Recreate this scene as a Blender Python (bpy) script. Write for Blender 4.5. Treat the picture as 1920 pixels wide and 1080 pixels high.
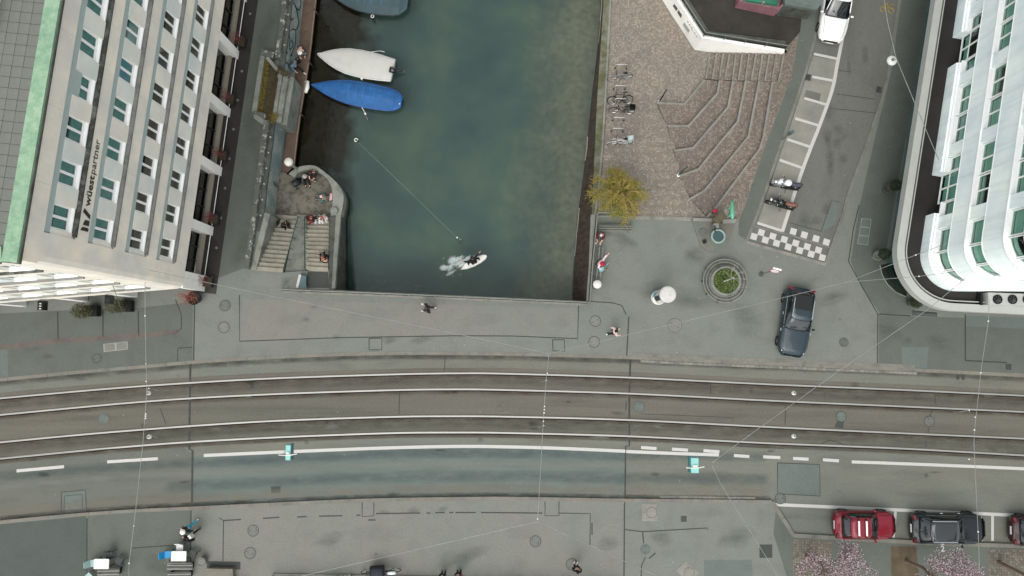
import bpy, math, random
from mathutils import Vector, Matrix
from mathutils.geometry import tessellate_polygon
R = math.radians
for o in list(bpy.data.objects): bpy.data.objects.remove(o)
scn = bpy.context.scene
col = scn.collection
random.seed(7)

# ---------------------------------------------------------------- camera
CAM_H, FPX, TILT = 46.5, 1371.0, math.atan(110.0/1371.0)
cd = bpy.data.cameras.new('camera'); cam = bpy.data.objects.new('camera', cd); col.objects.link(cam)
cam.location = (0, 0, CAM_H); cam.rotation_euler = (TILT, 0, 0)
cd.sensor_width = 36.0; cd.lens = 36.0*FPX/1920.0; cd.clip_end = 2000; cd.clip_start = 0.5
scn.camera = cam
# ---------------------------------------------------------------- sky, sun, exposure
SUN_EL, SUN_AZ = 60.0, 200.0
w = bpy.data.worlds.new('World'); scn.world = w; w.use_nodes = True
nt = w.node_tree; nt.nodes.clear()
sky = nt.nodes.new('ShaderNodeTexSky'); sky.sky_type = 'NISHITA'; sky.sun_disc = False
sky.sun_elevation = R(SUN_EL); sky.sun_rotation = R(SUN_AZ); sky.dust_density = 3.0; sky.air_density = 1.2
hs = nt.nodes.new('ShaderNodeHueSaturation'); hs.inputs['Saturation'].default_value = 0.22
bg = nt.nodes.new('ShaderNodeBackground'); bg.inputs['Strength'].default_value = 0.157
wo = nt.nodes.new('ShaderNodeOutputWorld')
nt.links.new(sky.outputs[0], hs.inputs['Color']); nt.links.new(hs.outputs[0], bg.inputs[0]); nt.links.new(bg.outputs[0], wo.inputs[0])
sd = bpy.data.lights.new('sun', 'SUN'); sd.energy = 0.85; sd.angle = R(60); sd.color = (1.0, 0.98, 0.93)
so = bpy.data.objects.new('sun', sd); col.objects.link(so); so.location = (0, 0, 90)
az = R(SUN_AZ)
sdir = Vector((math.sin(az)*math.cos(R(SUN_EL)), math.cos(az)*math.cos(R(SUN_EL)), math.sin(R(SUN_EL))))
so.rotation_euler = sdir.to_track_quat('Z', 'Y').to_euler()
vs = scn.view_settings; vs.view_transform = 'Standard'; vs.look = 'None'; vs.gamma = 1.0; vs.exposure = 0.73; vs.use_curve_mapping = False

# ---------------------------------------------------------------- measuring helpers
_d = Vector((0, math.sin(TILT), -math.cos(TILT))); _u = Vector((0, math.cos(TILT), math.sin(TILT)))
def P(px, py, z=0.0):
    """point of the place, at height z, that the photograph shows at px,py"""
    v = _d*FPX + Vector((px-960.0, 0, 0)) - _u*(py-540.0)
    k = (z-CAM_H)/v.z
    return Vector((v.x*k, v.y*k, z))
def PL(pts, z=0.0): return [P(x, y, z) for x, y in pts]
def smooth(pts, n=6):
    out = []
    for i in range(len(pts)-1):
        a = pts[max(i-1, 0)]; b = pts[i]; c = pts[i+1]; d = pts[min(i+2, len(pts)-1)]
        for k in range(n):
            t = k/n
            out.append(0.5*((2*b)+(c-a)*t+(2*a-5*b+4*c-d)*t*t+(3*b-a-3*c+d)*t**3))
    out.append(pts[-1].copy()); return out
def extend(pts, d0, d1):
    a = pts[0]+(pts[0]-pts[1]).normalized()*d0; b = pts[-1]+(pts[-1]-pts[-2]).normalized()*d1
    return [a]+list(pts)+[b]
def resample(pts, step):
    L = [0.0]
    for a, b in zip(pts, pts[1:]): L.append(L[-1]+(b-a).length)
    n = max(1, int(round(L[-1]/step))); out = []; j = 0
    for k in range(n+1):
        s = L[-1]*k/n
        while j < len(L)-2 and L[j+1] < s: j += 1
        t = (s-L[j])/max(1e-9, L[j+1]-L[j]); out.append(pts[j].lerp(pts[j+1], t))
    return out
def offs(pts, d):
    """polyline moved d to its left in plan"""
    out = []
    for i, p in enumerate(pts):
        a = pts[max(0, i-1)]; b = pts[min(len(pts)-1, i+1)]
        t = (b-a); t.z = 0; t.normalize()
        out.append(Vector((p.x-t.y*d, p.y+t.x*d, p.z)))
    return out

# ---------------------------------------------------------------- mesh builder
class MB:
    def __init__(s, org=(0, 0, 0)): s.v = []; s.f = []; s.mi = []; s.org = Vector(org)
    def add(s, vs_, fs, mi=0):
        b = len(s.v); s.v += [Vector(q) for q in vs_]; s.f += [[i+b for i in f] for f in fs]; s.mi += [mi]*len(fs)
        return s
    def box(s, c, d, rz=0.0, mi=0, top=None):
        x, y, z = d[0]/2, d[1]/2, d[2]/2; tx, ty = (top if top else (1, 1)); ca, sa = math.cos(rz), math.sin(rz); vv = []
        for sz in (-1, 1):
            for sx, sy in ((-1, -1), (1, -1), (1, 1), (-1, 1)):
                px, py = sx*x*(tx if sz > 0 else 1), sy*y*(ty if sz > 0 else 1)
                vv.append((c[0]+px*ca-py*sa, c[1]+px*sa+py*ca, c[2]+sz*z))
        return s.add(vv, [(3, 2, 1, 0), (4, 5, 6, 7), (0, 1, 5, 4), (1, 2, 6, 5), (2, 3, 7, 6), (3, 0, 4, 7)], mi)
    def hexa(s, q, mi=0): return s.add(q, [(3, 2, 1, 0), (4, 5, 6, 7), (0, 1, 5, 4), (1, 2, 6, 5), (2, 3, 7, 6), (3, 0, 4, 7)], mi)
    def bar(s, a, b, w_, z0, z1, mi=0):
        a = Vector((a[0], a[1], 0)); b = Vector((b[0], b[1], 0)); t = (b-a).normalized(); n = Vector((-t.y, t.x, 0))*w_/2
        q = [a-n, b-n, b+n, a+n]
        return s.hexa([(p.x, p.y, z0) for p in q]+[(p.x, p.y, z1) for p in q], mi)
    def poly(s, loops, z=None, mi=0, up=True):
        L = [[Vector((p[0], p[1], (p[2] if z is None else (z(p) if callable(z) else z)))) for p in lp] for lp in loops]
        flat = [p for lp in L for p in lp]
        tri = tessellate_polygon([[Vector((p.x, p.y, 0)) for p in lp] for lp in L])
        fs = []
        for t in tri:
            a, b, c = (flat[i] for i in t)
            cr = (b.x-a.x)*(c.y-a.y)-(b.y-a.y)*(c.x-a.x)
            fs.append(tuple(t) if (cr > 0) == up else tuple(reversed(t)))
        return s.add(flat, fs, mi)
    def prism(s, lp, z0, z1, mi=0, bottom=False):
        if sum(a[0]*b[1]-b[0]*a[1] for a, b in zip(lp, lp[1:]+lp[:1])) < 0: lp = list(reversed(lp))
        s.poly([lp], z1, mi)
        if bottom: s.poly([lp], z0, mi, up=False)
        n = len(lp); f0 = z0 if callable(z0) else (lambda p: z0); f1 = z1 if callable(z1) else (lambda p: z1)
        vv = [(p[0], p[1], f0(p)) for p in lp]+[(p[0], p[1], f1(p)) for p in lp]
        return s.add(vv, [(i, (i+1) % n, n+(i+1) % n, n+i) for i in range(n)], mi)
    def band(s, left, right, z, t=0.0, mi=0):
        """ribbon between two polylines, with depth t below"""
        n = len(left); f = z if callable(z) else (lambda p: z)
        vv = [(p[0], p[1], f(p)) for p in left]+[(p[0], p[1], f(p)) for p in right]
        s.add(vv, [(n+i, n+i+1, i+1, i) for i in range(n-1)], mi)
        if t:
            vv2 = vv+[(p[0], p[1], p[2]-t) for p in vv]; m = 2*n
            fs = [(i, i+1, m+i+1, m+i) for i in range(n-1)]+[(n+i+1, n+i, m+n+i, m+n+i+1) for i in range(n-1)]
            fs += [(n, 0, m, m+n), (n-1, 2*n-1, m+2*n-1, m+n-1)]
            s.add(vv2, fs, mi)
        return s
    def ribbon(s, pts, w_, z, t=0.0, mi=0): return s.band(offs(pts, w_/2), offs(pts, -w_/2), z, t, mi)
    def tube(s, pts, r, n=6, mi=0, cap=True):
        pts = [Vector(p) for p in pts]; rr = r if isinstance(r, (list, tuple)) else [r]*len(pts); vv = []; up = None
        for i, p in enumerate(pts):
            t = (pts[min(i+1, len(pts)-1)]-pts[max(i-1, 0)])
            t = t.normalized() if t.length > 1e-9 else Vector((0, 0, 1))
            if up is None: up = Vector((0, 0, 1)) if abs(t.z) < 0.9 else Vector((1, 0, 0))
            a = t.cross(up)
            if a.length < 1e-6: a = t.cross(Vector((0, 1, 0)))
            a.normalize(); b = a.cross(t).normalized(); up = b
            for k in range(n):
                g = 2*math.pi*k/n; vv.append(p+(a*math.cos(g)+b*math.sin(g))*rr[i])
        fs = []
        for i in range(len(pts)-1):
            for k in range(n): fs.append((i*n+k, (i+1)*n+k, (i+1)*n+(k+1) % n, i*n+(k+1) % n))
        if cap: fs += [tuple(range(n)), tuple(reversed(range((len(pts)-1)*n, len(pts)*n)))]
        return s.add(vv, fs, mi)
    def lathe(s, prof, c=(0, 0, 0), n=24, mi=0, a0=0.0):
        vv = []; m = len(prof)
        for k in range(n):
            g = a0+2*math.pi*k/n
            for r, z in prof: vv.append((c[0]+r*math.cos(g), c[1]+r*math.sin(g), c[2]+z))
        fs = []
        for k in range(n):
            k2 = (k+1) % n
            for j in range(m-1): fs.append((k*m+j, k2*m+j, k2*m+j+1, k*m+j+1))
        return s.add(vv, fs, mi)
    def disc(s, c, r, n=20, mi=0, z=None):
        return s.add([(c[0]+r*math.cos(2*math.pi*k/n), c[1]+r*math.sin(2*math.pi*k/n), c[2]) for k in range(n)], [tuple(range(n))], mi)
    def ball(s, c, r, n=10, m=6, mi=0):
        r = r if isinstance(r, (tuple, list)) else (r, r, r); vv = [(c[0], c[1], c[2]-r[2])]
        for j in range(1, m):
            g = math.pi*j/m-math.pi/2
            for k in range(n):
                h = 2*math.pi*k/n; vv.append((c[0]+r[0]*math.cos(g)*math.cos(h), c[1]+r[1]*math.cos(g)*math.sin(h), c[2]+r[2]*math.sin(g)))
        vv.append((c[0], c[1], c[2]+r[2])); fs = [(0, 1+(k+1) % n, 1+k) for k in range(n)]
        for j in range(m-2):
            for k in range(n): fs.append((1+j*n+k, 1+j*n+(k+1) % n, 1+(j+1)*n+(k+1) % n, 1+(j+1)*n+k))
        e = len(vv)-1; fs += [(e, 1+(m-2)*n+k, 1+(m-2)*n+(k+1) % n) for k in range(n)]
        return s.add(vv, fs, mi)
    def loft(s, rings, mi=0, cap=True, closed=True):
        n = len(rings[0]); vv = [q for r_ in rings for q in r_]; fs = []
        for i in range(len(rings)-1):
            for k in range(n if closed else n-1): fs.append((i*n+k, i*n+(k+1) % n, (i+1)*n+(k+1) % n, (i+1)*n+k))
        if cap: fs += [tuple(reversed(range(n))), tuple(range((len(rings)-1)*n, len(rings)*n))]
        return s.add(vv, fs, mi)
    def torus(s, c, R_, r, axis='y', n=18, m=6, mi=0):
        vv = []
        for k in range(n):
            g = 2*math.pi*k/n
            for j in range(m):
                h = 2*math.pi*j/m; q = R_+r*math.cos(h)
                if axis == 'y': vv.append((c[0]+q*math.cos(g), c[1]+r*math.sin(h), c[2]+q*math.sin(g)))
                else: vv.append((c[0]+q*math.cos(g), c[1]+q*math.sin(g), c[2]+r*math.sin(h)))
        return s.add(vv, [(k*m+j, ((k+1) % n)*m+j, ((k+1) % n)*m+(j+1) % m, k*m+(j+1) % m) for k in range(n) for j in range(m)], mi)
    def mesh(s, name, mats, sm=False):
        me = bpy.data.meshes.new(name)
        me.from_pydata([tuple(q-s.org) for q in s.v], [], s.f)
        for m in (mats if isinstance(mats, (list, tuple)) else [mats]): me.materials.append(m)
        if isinstance(mats, (list, tuple)) and len(mats) > 1: me.polygons.foreach_set('material_index', s.mi)
        if sm: me.polygons.foreach_set('use_smooth', [True]*len(me.polygons))
        me.update(); return me
    def build(s, name, mats, parent=None, sm=False, **kw):
        o = bpy.data.objects.new(name, s.mesh(name, mats, sm)); col.objects.link(o)
        if parent: o.parent = parent
        else: o.location = s.org
        return tag(o, **kw)
def tag(o, label=None, cat=None, group=None, kind=None):
    if label: o['label'] = label
    if cat: o['category'] = cat
    if group: o['group'] = group
    if kind: o['kind'] = kind
    return o
def thing(name, label, cat, loc=(0, 0, 0), rz=0.0, group=None):
    o = bpy.data.objects.new(name, None); col.objects.link(o); o.location = loc; o.rotation_euler = (0, 0, rz); o.empty_display_size = 0.3
    return tag(o, label, cat, group)
def place(name, me, parent, loc=(0, 0, 0), rot=(0, 0, 0), scale=(1, 1, 1), **kw):
    o = bpy.data.objects.new(name, me); col.objects.link(o); o.parent = parent; o.location = loc; o.rotation_euler = rot; o.scale = scale
    return tag(o, **kw)
def copy_tree(o, parent=None):
    c = o.copy(); col.objects.link(c); c.parent = parent
    for ch in list(o.children): copy_tree(ch, c)
    return c

# ---------------------------------------------------------------- materials
ALB = 0.525
def lin(c):
    raw = isinstance(c, str) and c[0] == '!'
    if isinstance(c, str):
        c = c.lstrip('#!'); c = [int(c[i:i+2], 16)/255.0 for i in (0, 2, 4)]
        c = [(x/12.92 if x <= 0.04045 else ((x+0.055)/1.055)**2.4) for x in c]
    if not raw: c = [x*ALB for x in c]
    return (c[0], c[1], c[2], 1.0)
def mulc(c, k): return (min(1, c[0]*k), min(1, c[1]*k), min(1, c[2]*k), 1.0)
def newmat(name):
    m = bpy.data.materials.new(name); m.use_nodes = True; t = m.node_tree; b = t.nodes['Principled BSDF']
    return m, t, b
def node(t, kind, **kw):
    n = t.nodes.new(kind)
    for k, v in kw.items():
        if k in n.inputs: n.inputs[k].default_value = v
        else: setattr(n, k, v)
    return n
def mixc(t, fac, a, b, mode='MIX'):
    n = t.nodes.new('ShaderNodeMix'); n.data_type = 'RGBA'; n.blend_type = mode
    for sock, val in ((n.inputs[0], fac), (n.inputs[6], a), (n.inputs[7], b)):
        if hasattr(val, 'links') or hasattr(val, 'is_linked'): t.links.new(val, sock)
        else: sock.default_value = val
    return n.outputs[2]
def ramp(t, src, stops):
    n = t.nodes.new('ShaderNodeValToRGB'); cr = n.color_ramp
    while len(cr.elements) < len(stops): cr.elements.new(0.5)
    for e, (p, c) in zip(cr.elements, stops): e.position = p; e.color = c if len(c) == 4 else (c[0], c[1], c[2], 1)
    t.links.new(src, n.inputs[0]); return n.outputs[0]
def coords(t, scale=(1, 1, 1), kind='Object'):
    tc = t.nodes.new('ShaderNodeTexCoord'); mp = t.nodes.new('ShaderNodeMapping'); mp.inputs['Scale'].default_value = scale
    t.links.new(tc.outputs[kind], mp.inputs[0]); return mp.outputs[0]
def noise(t, co, scale, detail=4.0, rough=0.55, dist=0.0):
    n = node(t, 'ShaderNodeTexNoise', Scale=scale, Detail=detail, Roughness=rough, Distortion=dist); t.links.new(co, n.inputs['Vector']); return n.outputs['Fac']
G = (0.5, 0.5, 0.5, 1)
MATS = {}
def pm(name, c, rough=0.75, metal=0.0, var=0.18, scale=2.5, fine=30.0, fvar=0.12, bump=0.0, spec=0.35, stretch=(1, 1, 1), coat=0.0, trans=0.0):
    """plain procedural material: base colour with broad and fine mottling"""
    if name in MATS: return MATS[name]
    m, t, b = newmat(name); c = lin(c); co = coords(t, stretch)
    n1 = noise(t, co, scale); n2 = noise(t, co, fine, 3.0)
    base = ramp(t, n1, [(0.28, mulc(c, 1-var)), (0.72, mulc(c, 1+var))])
    f2 = ramp(t, n2, [(0.3, (1-fvar,)*3), (0.7, (1+fvar,)*3)])
    out = mixc(t, 1.0, base, f2, 'MULTIPLY'); t.links.new(out, b.inputs['Base Color'])
    b.inputs['Roughness'].default_value = rough; b.inputs['Metallic'].default_value = metal; b.inputs['Specular IOR Level'].default_value = spec
    if coat: b.inputs['Coat Weight'].default_value = coat; b.inputs['Coat Roughness'].default_value = 0.04
    if bump:
        bp = node(t, 'ShaderNodeBump', Strength=bump, Distance=0.02); t.links.new(n2, bp.inputs['Height']); t.links.new(bp.outputs[0], b.inputs['Normal'])
    MATS[name] = m; return m
def asphalt(name, c, warm=None, spots=0.5, stain=0.22, stretch=(1, 1, 1), crack=0.0):
    """asphalt with broad wear, long tyre streaks, grit and small pale spots"""
    m, t, b = newmat(name); c = lin(c); co = coords(t); cs = coords(t, stretch)
    big = noise(t, cs, 0.16, 5.0, 0.6); mid = noise(t, cs, 0.9, 5.0, 0.6, 0.4); fine = noise(t, co, 38.0, 2.0); grit = noise(t, co, 9.0, 4.0, 0.7)
    cw = lin(warm) if warm else mulc(c, 1.08)
    base = ramp(t, big, [(0.34, c), (0.66, cw)])
    s1 = ramp(t, mid, [(0.25, (1-stain,)*3), (0.5, (1, 1, 1)), (0.8, (1+stain*0.5,)*3)])
    o1 = mixc(t, 1.0, base, s1, 'MULTIPLY')
    g = ramp(t, grit, [(0.25, (0.86,)*3), (0.75, (1.12,)*3)]); o2 = mixc(t, 1.0, o1, g, 'MULTIPLY')
    g2 = ramp(t, fine, [(0.3, (0.86,)*3), (0.7, (1.14,)*3)]); o3 = mixc(t, 1.0, o2, g2, 'MULTIPLY')
    vo = node(t, 'ShaderNodeTexVoronoi', Scale=2.0); t.links.new(co, vo.inputs['Vector'])
    sep = t.nodes.new('ShaderNodeSeparateColor'); t.links.new(vo.outputs['Color'], sep.inputs[0])
    th = t.nodes.new('ShaderNodeMath'); th.operation = 'MULTIPLY_ADD'; t.links.new(sep.outputs[0], th.inputs[0]); th.inputs[1].default_value = 0.16; th.inputs[2].default_value = -0.088
    lt = t.nodes.new('ShaderNodeMath'); lt.operation = 'LESS_THAN'; t.links.new(vo.outputs['Distance'], lt.inputs[0]); t.links.new(th.outputs[0], lt.inputs[1])
    mk = t.nodes.new('ShaderNodeMath'); mk.operation = 'MULTIPLY'; t.links.new(lt.outputs[0], mk.inputs[0]); mk.inputs[1].default_value = spots
    o4 = mixc(t, mk.outputs[0], o3, (0.36, 0.37, 0.34, 1))
    vd = node(t, 'ShaderNodeTexVoronoi', Scale=0.55); t.links.new(co, vd.inputs['Vector'])
    sp2 = t.nodes.new('ShaderNodeSeparateColor'); t.links.new(vd.outputs['Color'], sp2.inputs[0])
    th2 = t.nodes.new('ShaderNodeMath'); th2.operation = 'MULTIPLY_ADD'; t.links.new(sp2.outputs[1], th2.inputs[0]); th2.inputs[1].default_value = 0.14; th2.inputs[2].default_value = -0.07
    lt2 = t.nodes.new('ShaderNodeMath'); lt2.operation = 'LESS_THAN'; t.links.new(vd.outputs['Distance'], lt2.inputs[0]); t.links.new(th2.outputs[0], lt2.inputs[1])
    mk2 = t.nodes.new('ShaderNodeMath'); mk2.operation = 'MULTIPLY'; t.links.new(lt2.outputs[0], mk2.inputs[0]); mk2.inputs[1].default_value = 0.35
    o5 = mixc(t, mk2.outputs[0], o4, (0.05, 0.05, 0.045, 1))
    t.links.new(o5, b.inputs['Base Color']); b.inputs['Roughness'].default_value = 0.85; b.inputs['Specular IOR Level'].default_value = 0.3
    bp = node(t, 'ShaderNodeBump', Strength=0.25, Distance=0.01); t.links.new(fine, bp.inputs['Height']); t.links.new(bp.outputs[0], b.inputs['Normal'])
    MATS[name] = m; return m
def cobble(name, c1, c2, joint, scale=8.5):
    m, t, b = newmat(name); co = coords(t)
    vo = node(t, 'ShaderNodeTexVoronoi', Scale=scale, Randomness=0.55); t.links.new(co, vo.inputs['Vector'])
    sep = t.nodes.new('ShaderNodeSeparateColor'); t.links.new(vo.outputs['Color'], sep.inputs[0])
    c = ramp(t, sep.outputs[0], [(0.0, mulc(lin(c1), 0.85)), (0.35, lin(c1)), (0.7, lin(c2)), (0.97, mulc(lin(c2), 1.25))])
    big = noise(t, co, 0.35, 5.0, 0.6); c = mixc(t, 1.0, c, ramp(t, big, [(0.3, (0.80, 0.82, 0.84)), (0.7, (1.14, 1.1, 1.06))]), 'MULTIPLY')
    c = mixc(t, 1.0, c, ramp(t, noise(t, co, 2.2, 4.0), [(0.3, (0.93,)*3), (0.7, (1.07,)*3)]), 'MULTIPLY')
    e = node(t, 'ShaderNodeTexVoronoi', Scale=scale, Randomness=0.55, feature='DISTANCE_TO_EDGE'); t.links.new(co, e.inputs['Vector'])
    k = ramp(t, e.outputs['Distance'], [(0.02, (0, 0, 0)), (0.1, (1, 1, 1))])
    t.links.new(mixc(t, k, lin(joint), c), b.inputs['Base Color']); b.inputs['Roughness'].default_value = 0.8
    bp = node(t, 'ShaderNodeBump', Strength=0.6, Distance=0.02); t.links.new(k, bp.inputs['Height']); t.links.new(bp.outputs[0], b.inputs['Normal'])
    MATS[name] = m; return m
def stained(name, c, dirt, lo=0.42, hi=0.62, scale=(1, 1, 1), rough=0.85, ns=1.4, gr=0.1):
    """stone or concrete with patches of dirt or moss"""
    m, t, b = newmat(name); c = lin(c); d = lin(dirt); co = coords(t); cs = coords(t, scale)
    n1 = noise(t, cs, ns, 6.0, 0.65, 0.3); n2 = noise(t, co, 22.0, 3.0); n3 = noise(t, co, 0.5, 3.0)
    base = mixc(t, 1.0, mixc(t, ramp(t, n1, [(lo, (0, 0, 0)), (hi, (1, 1, 1))]), c, d), ramp(t, n2, [(0.3, (1-gr,)*3), (0.7, (1+gr,)*3)]), 'MULTIPLY')
    base = mixc(t, 1.0, base, ramp(t, n3, [(0.3, (0.88, 0.89, 0.92)), (0.7, (1.1, 1.08, 1.04))]), 'MULTIPLY')
    t.links.new(base, b.inputs['Base Color']); b.inputs['Roughness'].default_value = rough; b.inputs['Specular IOR Level'].default_value = 0.25
    bp = node(t, 'ShaderNodeBump', Strength=0.2, Distance=0.02); t.links.new(n2, bp.inputs['Height']); t.links.new(bp.outputs[0], b.inputs['Normal'])
    MATS[name] = m; return m
def glassmat(name, tint, gloss=0.10, rough=0.03):
    """tinted window glass: lets light through, mirrors a little"""
    m, t, b = newmat(name); t.nodes.remove(b); out = t.nodes['Material Output']
    tr = node(t, 'ShaderNodeBsdfTransparent', Color=lin(tint)); gl = node(t, 'ShaderNodeBsdfGlossy', Roughness=rough)
    fr = node(t, 'ShaderNodeLayerWeight', Blend=0.5); pw_ = t.nodes.new('ShaderNodeMath'); pw_.operation = 'POWER'; pw_.inputs[1].default_value = 4.0; t.links.new(fr.outputs['Facing'], pw_.inputs[0])
    mx = t.nodes.new('ShaderNodeMath'); mx.operation = 'MULTIPLY_ADD'; mx.inputs[1].default_value = 0.85; mx.inputs[2].default_value = gloss*0.4
    t.links.new(pw_.outputs[0], mx.inputs[0]); ms = t.nodes.new('ShaderNodeMixShader')
    t.links.new(mx.outputs[0], ms.inputs[0]); t.links.new(tr.outputs[0], ms.inputs[1]); t.links.new(gl.outputs[0], ms.inputs[2]); t.links.new(ms.outputs[0], out.inputs[0])
    MATS[name] = m; return m
# ================================================================ SETTING
WATER_Z, DECK_Z, PLAZA_Z, LAND_Z, ROAD_Z, SIDE_Z = -2.7, -2.2, -1.5, -2.1, -0.10, -0.06
m_pave = asphalt('pavement_asphalt', '#8b9287', '#8f9089', 0.55, 0.13)
m_pave_d = asphalt('dark_pavement_asphalt', '#5d6660', '#666d66', 0.5, 0.13)
m_pave_m = asphalt('worn_pavement_asphalt', '#747a71', '#70756d', 0.5, 0.13)
m_road = asphalt('road_asphalt', '#858a7f', '#888679', 0.5, 0.24, (0.25, 1, 1))
m_road_m = asphalt('worn_road_asphalt', '#757b72', '#7c7c71', 0.5, 0.24, (0.25, 1, 1))
m_tram = asphalt('tram_bed_asphalt', '#747467', '#7f796e', 0.4, 0.28, (0.12, 1.6, 1))
m_lane = asphalt('bridge_lane_asphalt', '#76827c', '#848c84', 0.6, 0.24, (0.18, 1.3, 1))
m_side = asphalt('side_street_asphalt', '#787c74', '#828279', 0.5, 0.18, (1, 0.3, 1))
m_patch = asphalt('patch_asphalt', '#78827c', None, 0.3, 0.1)
m_patch_l = asphalt('pale_patch_asphalt', '#90948a', '#96938a', 0.4, 0.1)
m_red = asphalt('trench_asphalt', '#797069', None, 0.3, 0.3)
m_dark = asphalt('dark_asphalt', '#51554f', None, 0.3, 0.2)
m_bay = stained('bay_concrete', '#aaa89c', '#8e8f87', 0.4, 0.75, ns=0.7)
m_tar = pm('tar_seam', '#43463f', 0.7, var=0.25, scale=4)
m_paint = pm('road_paint', '#e4e2da', 0.6, var=0.05, scale=6, fvar=0.05)
m_paint_y = pm('yellow_paint', '#b7a03c', 0.6, var=0.25, scale=8)
m_kerb = stained('kerb_granite', '#95958b', '#7f7d72', 0.45, 0.7, ns=1.2)
m_kerb_w = stained('kerb_warm_stone', '#9d988b', '#85807a', 0.4, 0.7, ns=1.0)
m_iron = pm('cast_iron', '#7d7f79', 0.6, 0.3, var=0.12, scale=6, fine=25, fvar=0.25, bump=0.3)
m_iron_d = pm('dark_iron', '#2c2f2c', 0.6, 0.4)
m_steel_rail = pm('rail_steel', '#c6c5be', 0.4, 0.5, var=0.06, scale=1.0, fvar=0.05, spec=0.5)
m_groove = pm('rail_groove', '#1f201d', 0.9)
m_cobble = cobble('plaza_setts', '#a09487', '#aba294', '#8b8275')
m_cobble2 = cobble('terrace_setts', '#8f8074', '#9b8f82', '#766c60', 8.0)
m_conc = stained('weathered_concrete', '#a3a69b', '#757b70', 0.45, 0.7)
m_conc_d = stained('dark_stone', '#6d7069', '#4b4d47', 0.42, 0.68)
m_moss = stained('mossy_stone', '#8d8f80', '#6a6a48', 0.4, 0.62)
m_speck = stained('lichen_stone', '#6e716a', '#c2c2b8', 0.56, 0.6, ns=3.2)
m_quay = stained('quay_masonry', '#685a4c', '#40372e', 0.35, 0.65, scale=(3, 3, 0.6))
m_step = stained('step_stone', '#b9b4a2', '#9a988a', 0.42, 0.72, ns=1.6)
m_edge = stained('edge_stone', '#a5a499', '#8a8a80', 0.45, 0.7)

# ---- boundary lines
KN = smooth([P(x, y) for x, y in ((-60, 719), (0, 712), (155, 697), (275, 687), (362, 679), (480, 671.5), (630, 665), (780, 662), (960, 664), (1175, 670), (1270, 675), (1440, 682), (1577, 688), (1715, 694), (1840, 700), (1990, 708))])
KN = extend(KN, 110, 110)
KS = smooth([P(x, y) for x, y in ((-60, 986), (0, 979), (125, 967), (250, 958), (357, 953), (480, 947), (620, 940.5), (720, 937), (855, 935), (960, 934.5), (1172, 938), (1300, 939), (1448, 941))])
KS = extend(KS, 110, 0)[:-1]
KS2 = [P(1488, 1004), P(1715, 1017), P(1850, 1022), P(1990, 1026)]; KS2.append(KS2[-1]+Vector((110, -2, 0)))
WEST = [P(x, y) for x, y in ((548, 0), (542, 58), (534, 119), (514, 240), (511, 270), (500, 352), (492, 434), (478, 507))]
WEST = [WEST[0]+(WEST[0]-WEST[3]).normalized()*60]+WEST
SIDEL = smooth(PL([(1551, -40), (1545, 0), (1527, 75), (1512, 130), (1487, 207), (1465, 270), (1440, 345), (1419, 405), (1400, 452)]), 4)
SIDER = smooth(PL([(1694, -40), (1687, 0), (1677, 62), (1667, 130), (1660, 170), (1650, 197), (1627, 265), (1590, 367), (1580, 405), (1548, 496)]), 4)
SIDEL = [SIDEL[0]+Vector((4, 70, 0))]+SIDEL; SIDER = [SIDER[0]+Vector((4, 70, 0))]+SIDER
CREST = PL([(1385, 410), (1395, 388), (1435, 270), (1470, 179), (1488, 117), (1493, 86), (1503, 15)]); CREST.append(CREST[-1]+Vector((2, 60, 0)))
hole_canal = WEST+PL([(530, 511), (575, 508), (617, 509), (626, 543), (842, 556), (1101, 566), (1105, 500), (1112, 408), (1185, 408), (1322, 409)])+CREST
hole_road = KN+list(reversed(KS+KS2))
hole_side = SIDEL+list(reversed(SIDER))
outer = [Vector((-320, -320, 0)), Vector((320, -320, 0)), Vector((320, 320, 0)), Vector((-320, 320, 0))]
MB().poly([outer, hole_canal, hole_road, hole_side], 0.0).build('ground', m_pave, kind='structure')
# carriageway and side street
road = MB().poly([hole_road], ROAD_Z).build('road', m_road, kind='structure')
side = MB().poly([hole_side], SIDE_Z).build('side_street', m_side, kind='structure')
ground = bpy.data.objects['ground']

def sheet(parent, name, pts, mat, z): return MB().poly([pts], z).build(name, mat, parent)
def quadpx(c): return [P(x, y) for x, y in c]
# tram bed between the outer rails, bluish lane over the bridge
RAILS = [[(-60, 753), (0, 747), (240, 726), (480, 711), (720, 702.5), (855, 700), (960, 701), (1180, 708), (1440, 720.5), (1690, 731), (1920, 742), (1990, 746)],
         [(-60, 784), (0, 778), (272, 753), (480, 740.5), (720, 732), (855, 730), (960, 731.5), (1180, 738), (1440, 751), (1690, 762), (1920, 772.5), (1990, 777)],
         [(-60, 836), (0, 829.5), (212, 810), (480, 791), (720, 782), (855, 780.5), (960, 781.5), (1180, 787.5), (1440, 800.5), (1640, 810), (1920, 822.5), (1990, 827)],
         [(-60, 867), (0, 860), (270, 835), (480, 822), (720, 812.5), (855, 811), (960, 812), (1180, 818), (1440, 831), (1690, 841), (1920, 854), (1990, 858)]]
RW = [extend(smooth(PL(r, ROAD_Z)), 100, 100) for r in RAILS]
n_ = min(len(r) for r in RW)
def rs(line, n):
    L = [0]; 
    for a, b in zip(line, line[1:]): L.append(L[-1]+(b-a).length)
    out = []; j = 0
    for k in range(n):
        s = L[-1]*k/(n-1)
        while j < len(L)-2 and L[j+1] < s: j += 1
        out.append(line[j].lerp(line[j+1], (s-L[j])/max(1e-9, L[j+1]-L[j])))
    return out
MB().band(rs(offs(RW[0], 0.35), 120), rs(offs(RW[3], -0.3), 120), ROAD_Z+0.004).build('tram_bed', m_tram, road)
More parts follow.
